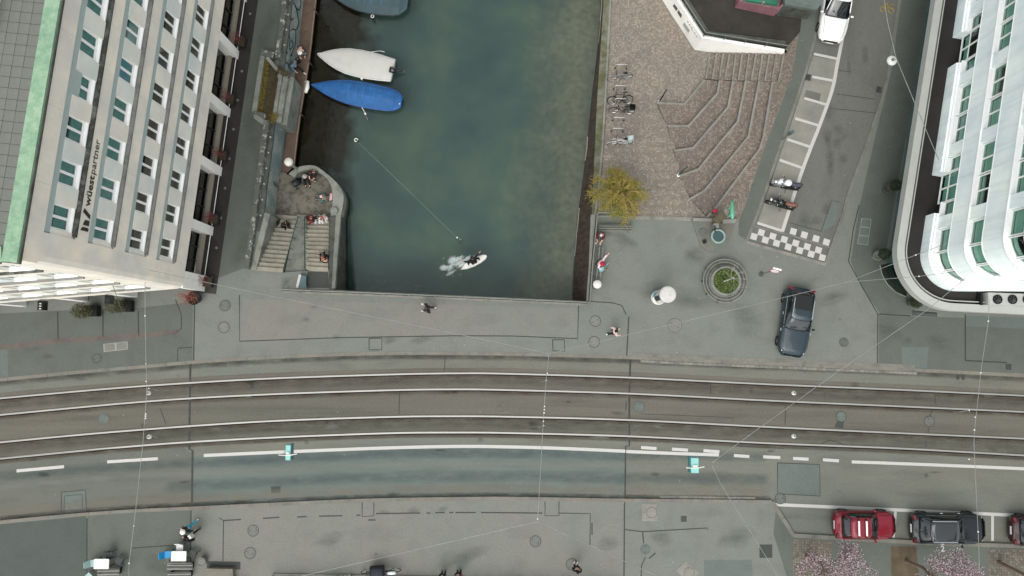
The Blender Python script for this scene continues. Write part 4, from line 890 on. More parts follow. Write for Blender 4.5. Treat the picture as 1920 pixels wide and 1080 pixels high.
# ground floor, east: piers, recessed shopfronts with cream rails
for k in range(8):
    s0 = -0.02+k*3.9-(0.0 if k == 0 else 0.28); s1 = s0+(1.0 if k == 0 else 0.56)
    mb = MB(A0); FE.box(mb, s0, s1, -0.75, 0.06, 0.0, 3.15); mb.build('ground_pier', m_wht, bld)
    if k < 7:
        a, b_ = s1+0.02, 3.9*(k+1)-0.32
        mb = MB(A0); FE.box(mb, a, b_, -0.62, -0.58, 0.5, 3.1); sh = mb.build('shop_window', m_shopgl, bld)
        for o, z, m_ in ((-0.30, 0.52, m_cream), (-0.1, 0.30, m_granite)):
            mb = MB(A0); FE.box(mb, a, b_, o-0.13, o+0.13, z-0.10, z+0.06); mb.build('shop_sill', m_, sh)
        for z in (3.0, 2.86, 2.7):
            mb = MB(A0); FE.box(mb, a, b_, -0.16-(3.0-z)*0.9-0.05, -0.16-(3.0-z)*0.9+0.05, z-0.05, z+0.03); mb.build('awning_box', m_pelmet, sh)
        for q in (0.33, 0.66):
            mb = MB(A0); c = a+(b_-a)*q; FE.box(mb, c-0.03, c+0.03, -0.57, -0.5, 0.5, 3.1); mb.build('mullion', m_granite, sh)
        mb = MB(A0); FE.box(mb, a, b_, 0.02, 0.06, 0.28, 0.31); mb.build('guard_rail', m_wframe, sh)
mb = MB(A0); FE.box(mb, -0.1, LEN_E, -0.6, 0.80, 0.0, 0.02); mb.build('plinth_strip', m_granite, bld)
up_l = MB().lathe([(0.0, 0.0), (0.09, 0.0), (0.09, 0.012), (0.05, 0.014), (0.0, 0.014)], n=12).mesh('uplight', pm('uplight_steel', '#a9aaa5', 0.4, 0.6))
for k in range(12): place('uplight', up_l, bld, FE.p(0.9+k*1.95, 0.42, 0.02)-A0)
for k in range(6):
    s0 = 0.0+k*3.9+(1.0 if k == 0 else 0.28); mb = MB(A0); FS.box(mb, s0, s0+3.2, -0.9, -0.86, 0.3, 3.1); mb.build('shop_window', m_shopgl, bld)
    mb = MB(A0); FS.box(mb, s0+3.2, s0+3.62, -0.75, 0.04, 0, 3.15); mb.build('ground_pier', m_wht, bld)
mb = MB(A0); FS.box(mb, 1.05, LEN_S, -0.9, 0.05, 3.08, 3.149); mb.build('fascia', m_granite, bld)
# lettering on the spandrel between the two upper window rows
def text_mesh(body, size, mat, bold=0.0, name='lettering'):
    cu = bpy.data.curves.new('t', 'FONT'); cu.body = body; cu.size = size; cu.offset = bold; cu.extrude = 0.004; cu.resolution_u = 2
    o = bpy.data.objects.new('t', cu); col.objects.link(o); dg = bpy.context.evaluated_depsgraph_get(); dg.update()
    me = bpy.data.meshes.new_from_object(o.evaluated_get(dg)); wdt = max((v.co.x for v in me.vertices), default=0)
    bpy.data.objects.remove(o); bpy.data.curves.remove(cu); me.materials.clear(); me.materials.append(mat); return me, wdt
m_ink = pm('sign_bronze', '#4b463f', 0.5, var=0.1)
def on_fac(F, me, s, z, o=0.09):
    ob = place('sign_lettering', me, bld)
    M = Matrix((( F.u.x, 0, F.n.x, 0), (F.u.y, 0, F.n.y, 0), (0, 1, 0, 0), (0, 0, 0, 1))); ob.matrix_basis = Matrix.Translation(F.p(s, o, z)-A0) @ M; return ob
t1, w1 = text_mesh('wüest', 0.60, m_ink, 0.012); t2, w2 = text_mesh('partner', 0.60, m_ink)
k1, k2 = 1.42/w1, 1.62/w2
o1 = on_fac(FE, t1, 2.86, 13.55); o1.matrix_basis = o1.matrix_basis @ Matrix.Diagonal((k1, 1, 1, 1))
o2 = on_fac(FE, t2, 2.86+1.46, 13.55); o2.matrix_basis = o2.matrix_basis @ Matrix.Diagonal((k2, 1, 1, 1))
for q in (((1.72, 13.40), (1.88, 13.40), (1.88, 13.86), (1.72, 13.98)), ((1.98, 13.40), (2.22, 13.40), (2.22, 13.74), (1.98, 13.86)), ((2.30, 13.40), (2.48, 13.40), (2.72, 13.92), (2.54, 13.98))):
    mb = MB(A0); mb.hexa([FE.p(a, 0.08, z) for a, z in q]+[FE.p(a, 0.10, z) for a, z in q]); mb.build('sign_emblem', m_ink, bld)
# ================================================================ WHITE CORNER BUILDING (east)
m_ren = stained('pale_render', '!e6f1ee', '!cddad7', 0.48, 0.78, scale=(2.2, 2.2, 0.18), rough=0.7, ns=1.1, gr=0.02)
m_ren2 = pm('sill_white', '!dfe1df', 0.6, var=0.03, fvar=0.02)
m_rdark = stained('bitumen_roof', '#3b3836', '#302e2d', 0.4, 0.7, ns=0.6)
m_cap = pm('coping_white', '#d0d2ca', 0.6, var=0.06, scale=1.2, fvar=0.03)
m_gl2 = glassmat('green_glass', '!bcd8cf', 0.10)
m_in2 = pm('interior_screen', '!c2d6ce', 0.8, var=0.08); m_teal = pm('teal_panel', '#5d7a78', 0.5, var=0.06)
class Path:
    """facade line: straight, rounded corner, straight; s = 0 where the curve starts"""
    def __init__(s, pw_, dw, ps, ds, rad):
        dw = Vector(dw).normalized(); ds = Vector(ds).normalized(); pw_ = Vector(pw_); ps = Vector(ps)
        # intersection of the two lines
        det = dw.x*(-ds.y)-(-ds.x)*dw.y; r_ = ps-pw_; k = (r_.x*(-ds.y)-(-ds.x)*r_.y)/det; X = pw_+dw*k
        ang_ = (-dw).angle(ds); tl = rad*math.tan((math.pi-(dw).angle(ds))/2)
        s.T0 = X+dw*tl; s.T1 = X+ds*tl; s.dw = dw; s.ds = ds; s.rad = rad
        nw = Vector((-dw.y, dw.x, 0)); nw = nw if nw.x < 0 else -nw; s.nw = nw; ns = Vector((-ds.y, ds.x, 0)); ns = ns if ns.y < 0 else -ns; s.ns = ns
        s.C = s.T0-nw*rad; s.a0 = math.atan2(nw.y, nw.x); s.a1 = math.atan2(ns.y, ns.x)
        if s.a1 < s.a0: s.a1 += 2*math.pi
        s.arc = rad*(s.a1-s.a0)
    def pn(s, q):
        if q <= 0: return s.T0+s.dw*(-q), s.nw
        if q < s.arc: a = s.a0+q/s.rad; n = Vector((math.cos(a), math.sin(a), 0)); return s.C+n*s.rad, n
        return s.T1+s.ds*(q-s.arc), s.ns
    def p(s, q, o, z): c, n = s.pn(q); r_ = c+n*o; return Vector((r_.x, r_.y, z))
    def ring(s, mb, s0, s1, o0, o1, z0, z1, mi=0):
        st = [s0]+[q for q in [s.arc*k/16 for k in range(17)] if s0 < q < s1]+[s1]; n = len(st)
        vv = [s.p(q, o, z) for (o, z) in ((o0, z0), (o1, z0), (o1, z1), (o0, z1)) for q in st]
        fs = []
        for j in range(4):
            for i in range(n-1): a, b_ = j*n+i, ((j+1) % 4)*n+i; fs.append((a, a+1, b_+1, b_))
        fs += [(0, n, 2*n, 3*n), (n-1, 4*n-1, 3*n-1, 2*n-1)]
        return mb.add(vv, fs, mi)
PU = Path((24.12, 7.08, 0), (0.190, 0.982, 0), (27.63, 3.18, 0), (1, -0.012, 0), 2.0)
PC = Path((22.8, 8.35, 0), (0.192, 0.981, 0), (29.42, 1.85, 0), (1, -0.05, 0), 3.3)
B0 = Vector((25.5, 5.0, 0))
wb = thing('corner_building', 'white rounded corner building with ribbon windows above a dark-roofed canopy', 'building', B0)
def ring(name, path, s0, s1, o0, o1, z0, z1, mat, parent=None):
    mb = MB(B0); path.ring(mb, s0, s1, o0, o1, z0, z1); return mb.build(name, mat, parent or wb)
SN, SE = -32.0, PU.arc+34
# ground floor
ring('ground_wall', PU, SN, SE, -0.9, -0.75, 0.0, 4.1, m_core); ring('plinth', PU, SN, PU.arc+34, -0.7, -0.25, 0.0, 0.28, m_teal)
for k in range(8):
    s0 = 0.4-k*4.25; ring('ground_pier', PU, s0-0.75, s0, -0.72, -0.2, 0.0, 4.1, m_teal)
    g = ring('shop_window', PU, s0-4.25+0.02, s0-0.77, -0.6, -0.57, 0.3, 4.05, m_shopgl)
    for q in (0.33, 0.66): c = s0-0.77-3.46*q; ring('mullion', PU, c-0.03, c+0.03, -0.56, -0.5, 0.3, 4.05, m_teal, g)
    ring('shop_sill', PU, s0-4.23, s0-0.77, -0.56, -0.18, 0.28, 0.36, m_teal, g)
    ring('shop_transom', PU, s0-4.23, s0-0.77, -0.56, -0.46, 1.25, 1.31, m_teal, g)
for k in range(5):
    s0 = PU.arc+0.3+k*4.25; ring('shop_window', PU, s0+0.6, s0+4.2, -0.6, -0.57, 0.3, 4.05, m_shopgl); ring('ground_pier', PU, s0, s0+0.58, -0.72, -0.2, 0, 4.1, m_teal)
ring('corner_glass', PU, 0.45, PU.arc+0.25, -0.4, -0.36, 0.05, 4.05, m_shopgl)
# canopy with white coping and dark roof
ring('canopy_slab', PC, SN, PC.arc+34, -2.6, -0.02, 4.0, 4.16, m_rdark)
ring('canopy_coping', PC, SN, PC.arc+34, -0.44, 0.0, 3.95, 4.5, m_cap)
ring('coping_flashing', PC, SN, PC.arc+34, -0.62, -0.56, 4.16, 4.42, m_cap)
# storeys
ZW = [(5.18, 6.50), (8.05, 9.42), (11.15, 12.55), (14.25, 15.6)]
ring('interior_core', PU, SN, SE, -2.6, -2.2, 4.16, 17.0, m_core)
BAY = 4.25; S_P0 = -1.55          # centre line of the first pier north of the curve
def rwindow(s0, s1, z0, z1, split=True, door=False):
    if door: z0 -= 0.75
    o = -0.42; W_ = MB(B0); t_ = 0.055
    for a, b_, c, d in ((s0, s1, z1-0.07, z1), (s0, s1, z0, z0+0.07), (s0, s0+t_, z0+0.07, z1-0.07), (s1-t_, s1, z0+0.07, z1-0.07)): PU.ring(W_, a, b_, o-0.08, o, c, d)
    ms_ = [(s0+s1)/2] if split else []
    for c in ms_: PU.ring(W_, c-0.04, c+0.04, o-0.08, o, z0+0.07, z1-0.07)
    zt = z1-0.36
    PU.ring(W_, s0+t_, s1-t_, o-0.07, o-0.01, zt-0.02, zt+0.02)
    if door: PU.ring(W_, s0+t_, s1-t_, o-0.07, o-0.01, z0+0.78, z0+0.83)
    w_ = W_.build('window', m_wframe, wb)
    cuts = [s0+t_]+ms_+[s1-t_]
    for a, b_ in zip(cuts, cuts[1:]):
        for c, d in ((z0+0.07, zt-0.02), (zt+0.02, z1-0.07)):
            g = MB(B0); q = [PU.p(a, o-0.04, c), PU.p(b_, o-0.04, c), PU.p(b_, o-0.04, d), PU.p(a, o-0.04, d)]; g.add(q, [(0, 1, 2, 3)]); g.build('pane', m_gl2, w_)
    hh = (z1-z0)*random.choice((0.15, 0.42, 0.55, 0.65, 0.8)); g = MB(B0); PU.ring(g, s0, s1, o-0.30, o-0.24, z0-0.02, z0+hh); g.build('roller_screen', m_in2, w_)
    if not door:
        g = MB(B0); PU.ring(g, s0, s1, o, -0.21, z0-0.06, z0-0.005); g.build('sill', m_ren2, w_)
ring('row_parapet', PU, -2.1, SE, -0.55, 0.0, 4.16, 5.02, m_ren)
ring('row_parapet', PU, -2.1, SE, -0.62, -0.1, 5.02, 5.12, m_ren2)
for k in range(8):            # parapets between the balcony doors
    c = S_P0-BAY*k
    if k % 2 == 0: pass
for k in (1, 3, 5): 
    c0 = S_P0-BAY*(k+1)-0.9; c1 = S_P0-BAY*k+1.25
    ring('row_parapet', PU, c0-0.2, c1, -0.55, 0.0, 4.16, 5.02, m_ren); ring('row_parapet', PU, c0-0.2, c1, -0.62, -0.1, 5.02, 5.12, m_ren2)
bands = [(6.5, 8.05), (9.42, 11.15), (12.55, 14.25), (15.6, 17.2)]
for z0, z1 in bands:
    ring('spandrel_band', PU, SN, SE, -0.55, -0.22, z0+0.02, z1-0.10, m_ren)
    ring('band_ledge', PU, SN, SE, -0.62, -0.17, z1-0.10, z1-0.02, m_ren2)
    ring('shadow_joint', PU, SN, SE, -0.6, -0.20, z0-0.02, z0+0.02, m_ren2)
for r_, (z0, z1) in enumerate(ZW):
    for k in range(8):
        c = S_P0-BAY*k; ring('pier', PU, c-0.36, c+0.36, -0.75, -0.24, z0-0.16, z1, m_ren)
        a, b_ = c-BAY+0.36, c-0.36
        if r_ == 0 and k % 2 == 0:
            t3 = (b_-a); rwindow(a+0.03, a+t3*0.245, z0, z1, False); rwindow(a+t3*0.255, a+t3*0.745, z0, z1, True, True); rwindow(a+t3*0.755, b_-0.03, z0, z1, False)
        else: m_ = (a+b_)/2; rwindow(a+0.03, m_-0.04, z0, z1); rwindow(m_+0.04, b_-0.03, z0, z1)
    # curve: small windows
    a = S_P0+0.36
    nw_ = 4; tot = PU.arc+1.0-a
    for k in range(nw_): rwindow(a+tot*k/nw_+0.03, a+tot*(k+1)/nw_-0.05, z0, z1, False)
    ring('pier', PU, PU.arc+1.0, PU.arc+1.7, -0.75, -0.24, z0-0.16, z1, m_ren)
    for k in range(5):
        c = PU.arc+1.7+BAY*k; m_ = c+1.7; rwindow(c+0.03, m_, z0, z1); rwindow(m_+0.06, c+BAY-0.75, z0, z1); ring('pier', PU, c+BAY-0.7, c+BAY, -0.75, -0.24, z0-0.16, z1, m_ren)
rp = [PU.p(q, -0.3, 0) for q in [SN, -10, -2]+[PU.arc*k/8 for k in range(9)]+[PU.arc+10, SE]]+[Vector((60, 36, 0))]
MB(B0).prism(rp, 17.0, 17.3).build('roof', m_rdark, wb)
# ventilation unit on the canopy roof
ac = thing('ventilation_unit', 'long white ventilation unit with round black fans on the canopy roof', 'ventilation unit', Vector((29.6, 2.55, 4.16)))
c0, c1 = P(1853, 560, 4.75), P(1990, 565, 4.75)
MB(ac.location).bar(Vector((c0.x, c0.y, 0)), Vector((c1.x, c1.y, 0)), 0.72, 4.25, 4.75).build('casing', m_cap, ac)
MB(ac.location).bar(P(1841, 549, 4.6), P(1841, 572, 4.6), 0.12, 4.16, 4.6).build('side_plate', m_iron_d, ac)
fan = MB().lathe([(0.0, 0.0), (0.27, 0.0), (0.27, 0.05), (0.23, 0.05), (0.23, 0.01), (0, 0.01)], n=20).mesh('fan_ring', m_iron_d)
bl_ = MB()
for k in range(7): a = k*math.pi*2/7; bl_.add([(0.04*math.cos(a), 0.04*math.sin(a), 0.03), (0.21*math.cos(a), 0.21*math.sin(a), 0.02), (0.21*math.cos(a+.5), 0.21*math.sin(a+.5), 0.045), (0.05*math.cos(a+.7), 0.05*math.sin(a+.7), 0.04)], [(0, 1, 2, 3)])
bl_.ball((0, 0, 0.05), 0.05); blm = bl_.mesh('fan_blades', pm('fan_grey', '#55585a', 0.5, 0.5))
for x in (1870, 1898, 1926, 1954):
    f = place('fan', fan, ac, P(x, 561.5, 4.755)-ac.location); place('fan_blades', blm, f, (0, 0, 0.005))
# ================================================================ MARKET STALL on the terrace (top edge)
m_pink = pm('pink_wood', '#a4757b', 0.7, var=0.15); m_tarp = pm('green_tarp', '#3f8a6d', 0.6, var=0.2, scale=1.0); m_zinc = stained('zinc_roof', '#7f8c85', '#647069', 0.4, 0.7, ns=1.0)
st_ = thing('market_stall', 'pink timber stall with green tarpaulin and grey roof on the terrace', 'stall', P(1440, 5, 0))
def pxprism(c, z0, z1): q = PL(c, z1); return MB(st_.location).prism([Vector((p.x, p.y, 0)) for p in q], z0, z1)
pxprism([(1386, 2), (1461, 18), (1470, -30), (1392, -46)], 0.05, 1.0).build('pink_front', m_pink, st_)
pxprism([(1396, 0), (1458, 9), (1462, -30), (1398, -40)], 1.0, 1.25).build('tarpaulin', m_tarp, st_)
for x, y in ((1393, 4), (1426, 10), (1461, 16)): 
    a = P(x, y+3, 0.6); b_ = P(x+6, y-8, 1.5); MB(st_.location).bar(Vector((a.x, a.y, 0)), Vector((b_.x, b_.y, 0)), 0.1, 0.2, 1.35).build('brace', pm('pale_pink', '#c29ca0', 0.7), st_)
pxprism([(1472, 8), (1531, 18.5), (1544, 4), (1540, -30), (1470, -40)], 2.0, 2.25).build('roof', m_zinc, st_)
pxprism([(1476, 2), (1536, 10), (1538, -20), (1476, -30)], 0.02, 2.0).build('cabin', m_conc_d, st_)
# ================================================================ TRAM RAILS, COVERS
rl_names = ('uppermost of the four tram rails', 'second tram rail from the water side', 'third tram rail from the water side', 'lowest tram rail nearest the painted lane line')
for ln, lb in zip(RW, rl_names):
    o = thing('tram_rail', 'polished steel '+lb, 'tram rail', Vector((0, min(ln, key=lambda p: abs(p.x)).y, ROAD_Z)), group='tram rails across the bridge')
    MB(o.location).ribbon(ln, 0.10, ROAD_Z+0.014, 0.03).build('rail_head', m_steel_rail, o)
    MB(o.location).ribbon(offs(ln, -0.085), 0.06, ROAD_Z+0.010).build('groove', m_groove, o)
m_rim = pm('cover_rim', '#4a4d47', 0.6, 0.3)
def manhole(px, py, r_, label, z=0.0, mat=None, rim=0.035):
    c = P(px, py, z); o = thing('manhole_cover', label, 'manhole cover', c, random.uniform(0, 3), 'manhole covers')
    MB(c).lathe([(r_, 0.013), (r_-rim, 0.014), (r_-rim, 0.006)], c, 28).build('rim', m_rim, o)
    mb = MB(c); mb.lathe([(r_-rim, 0.011), (r_*0.45, 0.012), (r_*0.4, 0.010), (0.0, 0.010)], c, 28); pl = mb.build('plate', mat or m_iron, o)
    for a in (0.7, 3.84): MB(c).disc((c.x+r_*0.6*math.cos(a), c.y+r_*0.6*math.sin(a), z+0.0135), 0.025, 8).build('lift_hole', m_iron_d, pl)
gl_ = lambda *a: None
manhole(422, 573, .36, 'upper of two round covers right of the red shrub'); manhole(420, 614, .36, 'lower of two round covers right of the red shrub', mat=m_patch_l)
manhole(1116, 602, .36, 'round cover above the walking person in pink', mat=m_patch_l); manhole(1114, 641, .36, 'round cover left below the walking person in pink', mat=m_patch_l)
manhole(475, 995, .36, 'upper round cover below the bluish lane at left'); manhole(469, 1037, .37, 'lower round cover below the bluish lane at left')
manhole(1004, 1015, .36, 'round cover under the fan of lower span wires'); manhole(1072, 1058, .37, 'round cover beside the person with white shoes')
manhole(1265, 610, .46, 'faint large round cover below the advertising column', mat=m_patch_l, rim=0.02); manhole(1577, 781, .34, 'pale blue round cover between tram tracks with dark patch', ROAD_Z+0.008, m_patch); manhole(1742, 790, .34, 'round cover between tram tracks at far right', ROAD_Z+0.008, m_iron)
manhole(1582, 642, .30, 'faint round cover right of the parked dark estate car', mat=m_pave_m, rim=0.02); manhole(1198, 763, .34, 'pale round cover between tram tracks beside the bridge joint', ROAD_Z+0.008, m_patch, 0.02); manhole(182, 672, .30, 'dark round cover below the twin hatch at left', mat=m_pave_m)
manhole(1463, 935, .34, 'grey round cover at the start of the parking line', ROAD_Z+0.01); manhole(1210, 1030, .30, 'bluish round cover beside the short cracks', mat=m_patch, rim=0.015); manhole(195, 785, .33, 'faint bluish cover between tram tracks at left', ROAD_Z+0.008, m_patch, 0.01)
def hatch(c4, n, label, mat):
    q = PL(c4); o = thing('utility_hatch', label, 'hatch', q[0], group='utility hatches')
    MB(q[0]).prism(q, 0, 0.012).build('frame', pm('hatch_frame', '#b4b6ae', 0.5, 0.3), o)
    for k in range(n):
        a, b_ = q[0].lerp(q[1], k/n), q[0].lerp(q[1], (k+1)/n); c, d = q[3].lerp(q[2], (k+1)/n), q[3].lerp(q[2], k/n); ce = (a+b_+c+d)/4
        MB(q[0]).prism([ce+(p-ce)*0.86 for p in (a, b_, c, d)], 0, 0.018).build('lid', mat, o)
hatch([(194, 645), (239, 640), (240, 655), (195, 660)], 2, 'twin panel hatch in the pavement below the left planters', m_patch_l)
hatch([(1615, 409), (1607, 457), (1627, 460), (1634, 411)], 3, 'three panel hatch in the pavement by the white building', m_patch)
m_slab = stained('pale_slab', '#a5a39a', '#8d8c83', 0.45, 0.7)
for c4, mc, lb in (([(1203, 945), (1233, 945), (1233, 977), (1204, 977)], (1222, 961), 'square stone slab with round cover below the pale kerb'), ([(1286, 1052), (1310, 1074), (1292, 1092), (1267, 1070)], (1292, 1074), 'diamond stone slab with round cover at the bottom edge')):
    q = PL(c4); o = thing('stone_slab', lb, 'slab', q[0], group='stone slabs with covers'); ce = sum(q, Vector())/4
    for i in range(2):
        for j in range(2):
            a = q[0].lerp(q[1], i/2).lerp(q[3].lerp(q[2], i/2), j/2); b_ = q[0].lerp(q[1], (i+1)/2).lerp(q[3].lerp(q[2], (i+1)/2), j/2); c = q[0].lerp(q[1], (i+1)/2).lerp(q[3].lerp(q[2], (i+1)/2), (j+1)/2); d = q[0].lerp(q[1], i/2).lerp(q[3].lerp(q[2], i/2), (j+1)/2); m_ = (a+b_+c+d)/4
            MB(q[0]).prism([m_+(p-m_)*0.985 for p in (a, b_, c, d)], 0, 0.014).build('slab', m_slab, o)
    p = P(*mc); MB(q[0]).lathe([(0.32, 0.018), (0.30, 0.02), (0.30, 0.017), (0, 0.017)], (p.x, p.y, 0), 24).build('cover', m_slab, o); MB(q[0]).lathe([(0.335, 0.0175), (0.315, 0.0185)], (p.x, p.y, 0), 24).build('rim', m_rim, o)
def drain(px, py, w_, d_, z, lb, rot=0.0):
    c = P(px, py, z); o = thing('drain_grate', lb, 'drain', c, rot, 'street drains'); MB().box((0, 0, 0.004), (w_, d_, 0.012)).build('pit', m_iron_d, o)
    n = 5
    for k in range(n): MB().box((-w_/2+w_*(k+.5)/n, 0, 0.012), (w_/n*0.35, d_, 0.01)).build('bar', m_iron, o)
drain(1796, 707.5, .17, .3, ROAD_Z, 'left of two small drains in the north gutter'); drain(1806, 708, .17, .3, ROAD_Z, 'right of two small drains in the north gutter'); drain(1891, 688, .36, .36, 0, 'small square drain at the right edge pavement')
drain(1282, 973, .36, .36, 0, 'small square drain right of the stone slab'); drain(1515, 145, .38, .42, SIDE_Z+.012, 'drain beside the second parking bay line', -.2); drain(1648, 168, .34, .4, SIDE_Z, 'drain at the side street right kerb', -.25)
# ================================================================ VEHICLES
m_tyre = pm('tyre_rubber', '!1a1a1a', 0.85); m_rimm = pm('alloy_rim', '!8a8c8e', 0.35, 0.8); m_cglass = pm('car_glass', '!0b1214', 0.06, spec=0.7, coat=0.6, var=0.05); m_chrome = pm('chrome', '!d8dadc', 0.15, 0.9, var=0.03, fvar=0.02)
m_hl = pm('headlight', '!d9dee0', 0.15, spec=0.7, var=0.05); m_tl = pm('tail_light', '!5a0a10', 0.2, spec=0.6); m_plate = pm('plate_white', '!e0dfda', 0.5, var=0.03); m_trim = pm('black_trim', '!101112', 0.5)
tyre_me = MB().lathe([(0.20, -0.10), (0.30, -0.11), (0.325, -0.08), (0.325, 0.08), (0.30, 0.11), (0.20, 0.10)], n=20).mesh('tyre', m_tyre, True)
rim_ = MB().lathe([(0.21, -0.08), (0.20, 0.07), (0.17, 0.05), (0.06, 0.07), (0.0, 0.08)], n=20)
for k in range(5): a = k*2*math.pi/5; rim_.bar((0.03*math.cos(a), 0.03*math.sin(a)), (0.19*math.cos(a), 0.19*math.sin(a)), 0.05, 0.05, 0.09)
rim_me = rim_.mesh('rim', m_rimm)
def car(label, loc, rz, L, W, Hh, paint_m, nose=0.27, wind=0.42, rear=0.90, rearg=0.82, rails=None, glassroof=False, group='parked cars', bars=False, belt=0.92, hatch=True, ws=0.72):
    """x forward from the tail (0) to the nose (L); wind/rear as fractions measured from the nose"""
    c = thing('car', label, 'car', loc, rz, group)
    ring = []; n = 13
    def prof(x):
        t_ = x/L; e = 1.0
        if t_ < 0.09: e = 0.66+0.34*math.sin(t_/0.09*math.pi/2)**0.8
        if t_ > 0.80: e = 0.58+0.42*max(0, math.cos((t_-0.80)/0.20*math.pi/2))**0.62
        hood = belt
        f = 1-t_
        if f < wind: hood = belt-0.04-0.16*((wind-f)/wind)**1.6
        if f > rearg: hood = belt-0.02 if hatch else belt-0.05
        if f < 0.03: hood -= 0.18
        if f > 0.97: hood -= 0.10
        return W/2*e, hood
    xs = [0, .02, .05, .1, .18, .3, .42, .52, .6, .68, .76, .84, .90, .945, .975, .992, 1.0]; rings = []
    for t_ in xs:
        hw, hz = prof(t_*L); x = t_*L; zb = 0.20 if 0.03 < t_ < 0.97 else 0.30
        r_ = [(x, -hw*0.86, zb), (x, -hw*0.985, zb+0.13), (x, -hw, 0.55), (x, -hw*0.985, hz-0.13), (x, -hw*0.92, hz-0.03), (x, -hw*0.6, hz+0.015), (x, 0, hz+0.035), (x, hw*0.6, hz+0.015), (x, hw*0.92, hz-0.03), (x, hw*0.985, hz-0.13), (x, hw, 0.55), (x, hw*0.985, zb+0.13), (x, hw*0.86, zb)]
        rings.append(r_)
    MB().loft(rings).build('body', paint_m, c, True)
    # greenhouse
    xr, xf, xrt, xft = L*(1-rear), L*(1-wind), L*(1-rearg)+0.12, L*(1-wind)-ws
    def gh(x0, x1, hw, z, k=5):
        pts = []
        for sx, sy in ((1, 1), (1, -1), (-1, -1), (-1, 1)):
            pass
        r_ = 0.16; cx0, cx1 = x0, x1
        bow = 0.10 if True else 0
        return [(x1-bow, hw, z), (x1-0.02, hw*0.6, z), (x1, 0, z), (x1-0.02, -hw*0.6, z), (x1-bow, -hw, z), ((x0+x1)/2, -hw*1.02, z), (x0+0.10, -hw*0.96, z), (x0+0.02, -hw*0.55, z), (x0, 0, z), (x0+0.02, hw*0.55, z), (x0+0.10, hw*0.96, z), ((x0+x1)/2, hw*1.02, z)]
    g_ = MB().loft([gh(xr, xf, W/2*0.90, belt-0.06), gh(xr+0.06, xf-0.12, W/2*0.875, belt+0.10), gh(xrt, xft, W/2*0.70, Hh-0.05), gh(xrt+.03, xft-0.03, W/2*0.66, Hh-0.035)]).build('greenhouse', m_cglass, c, True)
    rp_ = MB(); rp_.loft([gh(xrt-0.04, xft+0.06, W/2*0.725, Hh-0.075), gh(xrt-0.02, xft+0.02, W/2*0.70, Hh-0.02), gh(xrt+0.25, xft-0.3, W/2*0.45, Hh)])
    ro = rp_.build('roof', paint_m if not glassroof else m_cglass, c, True)
    for s_ in (1, -1):      # pillars
        MB().tube([(xf-0.10, s_*W/2*0.88, belt-0.02), (xft-0.02, s_*W/2*0.70, Hh-0.06)], 0.035, 5).build('pillar', paint_m if not glassroof else m_trim, c)
        MB().tube([(xr+0.12, s_*W/2*0.86, belt-0.02), (xrt+0.05, s_*W/2*0.69, Hh-0.06)], 0.05, 5).build('pillar', paint_m, c)
        MB().tube([(xr+0.5, s_*W/2*0.90, belt), (xf-0.15, s_*W/2*0.915, belt)], 0.016, 4).build('window_trim', m_chrome if rails else m_trim, c)
        m_ = MB(); m_.ball((xf-0.28, s_*(W/2+0.07), belt+0.06), (0.07, 0.11, 0.07), 8, 5); m_.build('mirror', paint_m if not rails else m_trim, c, True)
        h_ = MB(); h_.box((L-0.36, s_*W/2*0.70, 0.69), (0.22, 0.16, 0.10), -s_*0.25); h_.build('headlight', m_hl, c)
        t2 = MB(); t2.box((0.10, s_*W/2*0.74, 0.82), (0.16, 0.30, 0.16), s_*0.3); t2.build('tail_light', m_tl, c)
        for q in (0.36, 0.60): MB().box((L*(1-q), s_*(W/2+0.004), belt-0.16), (0.18, 0.03, 0.035)).build('door_handle', m_chrome if rails else paint_m, c)
        if rails: MB().tube([(xrt+0.1, s_*W/2*0.66, Hh+0.01), (xrt+0.2, s_*W/2*0.66, Hh+0.055), (xft-0.25, s_*W/2*0.66, Hh+0.055), (xft-0.15, s_*W/2*0.66, Hh+0.0)], 0.025, 5).build('roof_rail', m_chrome, c)
        for x in (L*0.175, L*0.805):
            w_ = place('wheel', tyre_me, c, (x, s_*(W/2-0.10), 0.325), (math.pi/2*(-s_), 0, 0)); place('rim', rim_me, w_)
    if bars:
        for q in (0.35, 0.72): MB().box((xrt+(xft-xrt)*q, 0, Hh+0.08), (0.10, W*0.52, 0.05)).build('roof_bar', m_plate, c)
        for q in (0.35, 0.72):
            for s_ in (1, -1): MB().box((xrt+(xft-xrt)*q, s_*W*0.30, Hh+0.02), (0.07, 0.10, 0.1)).build('roof_bar_foot', m_trim, c)
    MB().box((L+0.004, 0, 0.42), (0.03, 0.5, 0.11)).build('licence_plate', m_plate, c); MB().box((-0.004, 0, 0.62), (0.03, 0.5, 0.12)).build('licence_plate', m_plate, c)
    MB().box((L-0.005, 0, 0.58), (0.05, W*0.5, 0.13)).build('grille', m_trim, c)
    for s_ in (0.12, 0.5):
        MB().tube([(xf-0.02, W*0.30-s_*W*0.5, belt+0.03), (xf-0.30, W*0.12-s_*W*0.5, belt+0.19)], 0.010, 4).build('wiper', m_trim, c)
    # shut lines of the bonnet
    for s_ in (1, -1): MB().tube([(L*(1-wind)+0.02, s_*W/2*0.80, belt-0.005), (L*0.9, s_*W/2*0.70, belt-0.10), (L*0.96, s_*W/2*0.55, belt-0.16)], 0.007, 4).build('bonnet_seam', m_trim, c)
    return c
def carpaint(n, c, metal=0.2): return pm(n, c, 0.3, metal, var=0.03, scale=1, fvar=0.02, spec=0.3, coat=0.5)
cp_navy = carpaint('paint_black_blue', '!182a31', 0.0); cp_red = carpaint('paint_red', '!740d20', 0.2); cp_black = carpaint('paint_black', '!0c1317', 0.1); cp_white = carpaint('paint_white', '!d9d9d6', 0.0); cp_maroon = carpaint('paint_maroon', '!2a0a12', 0.2)
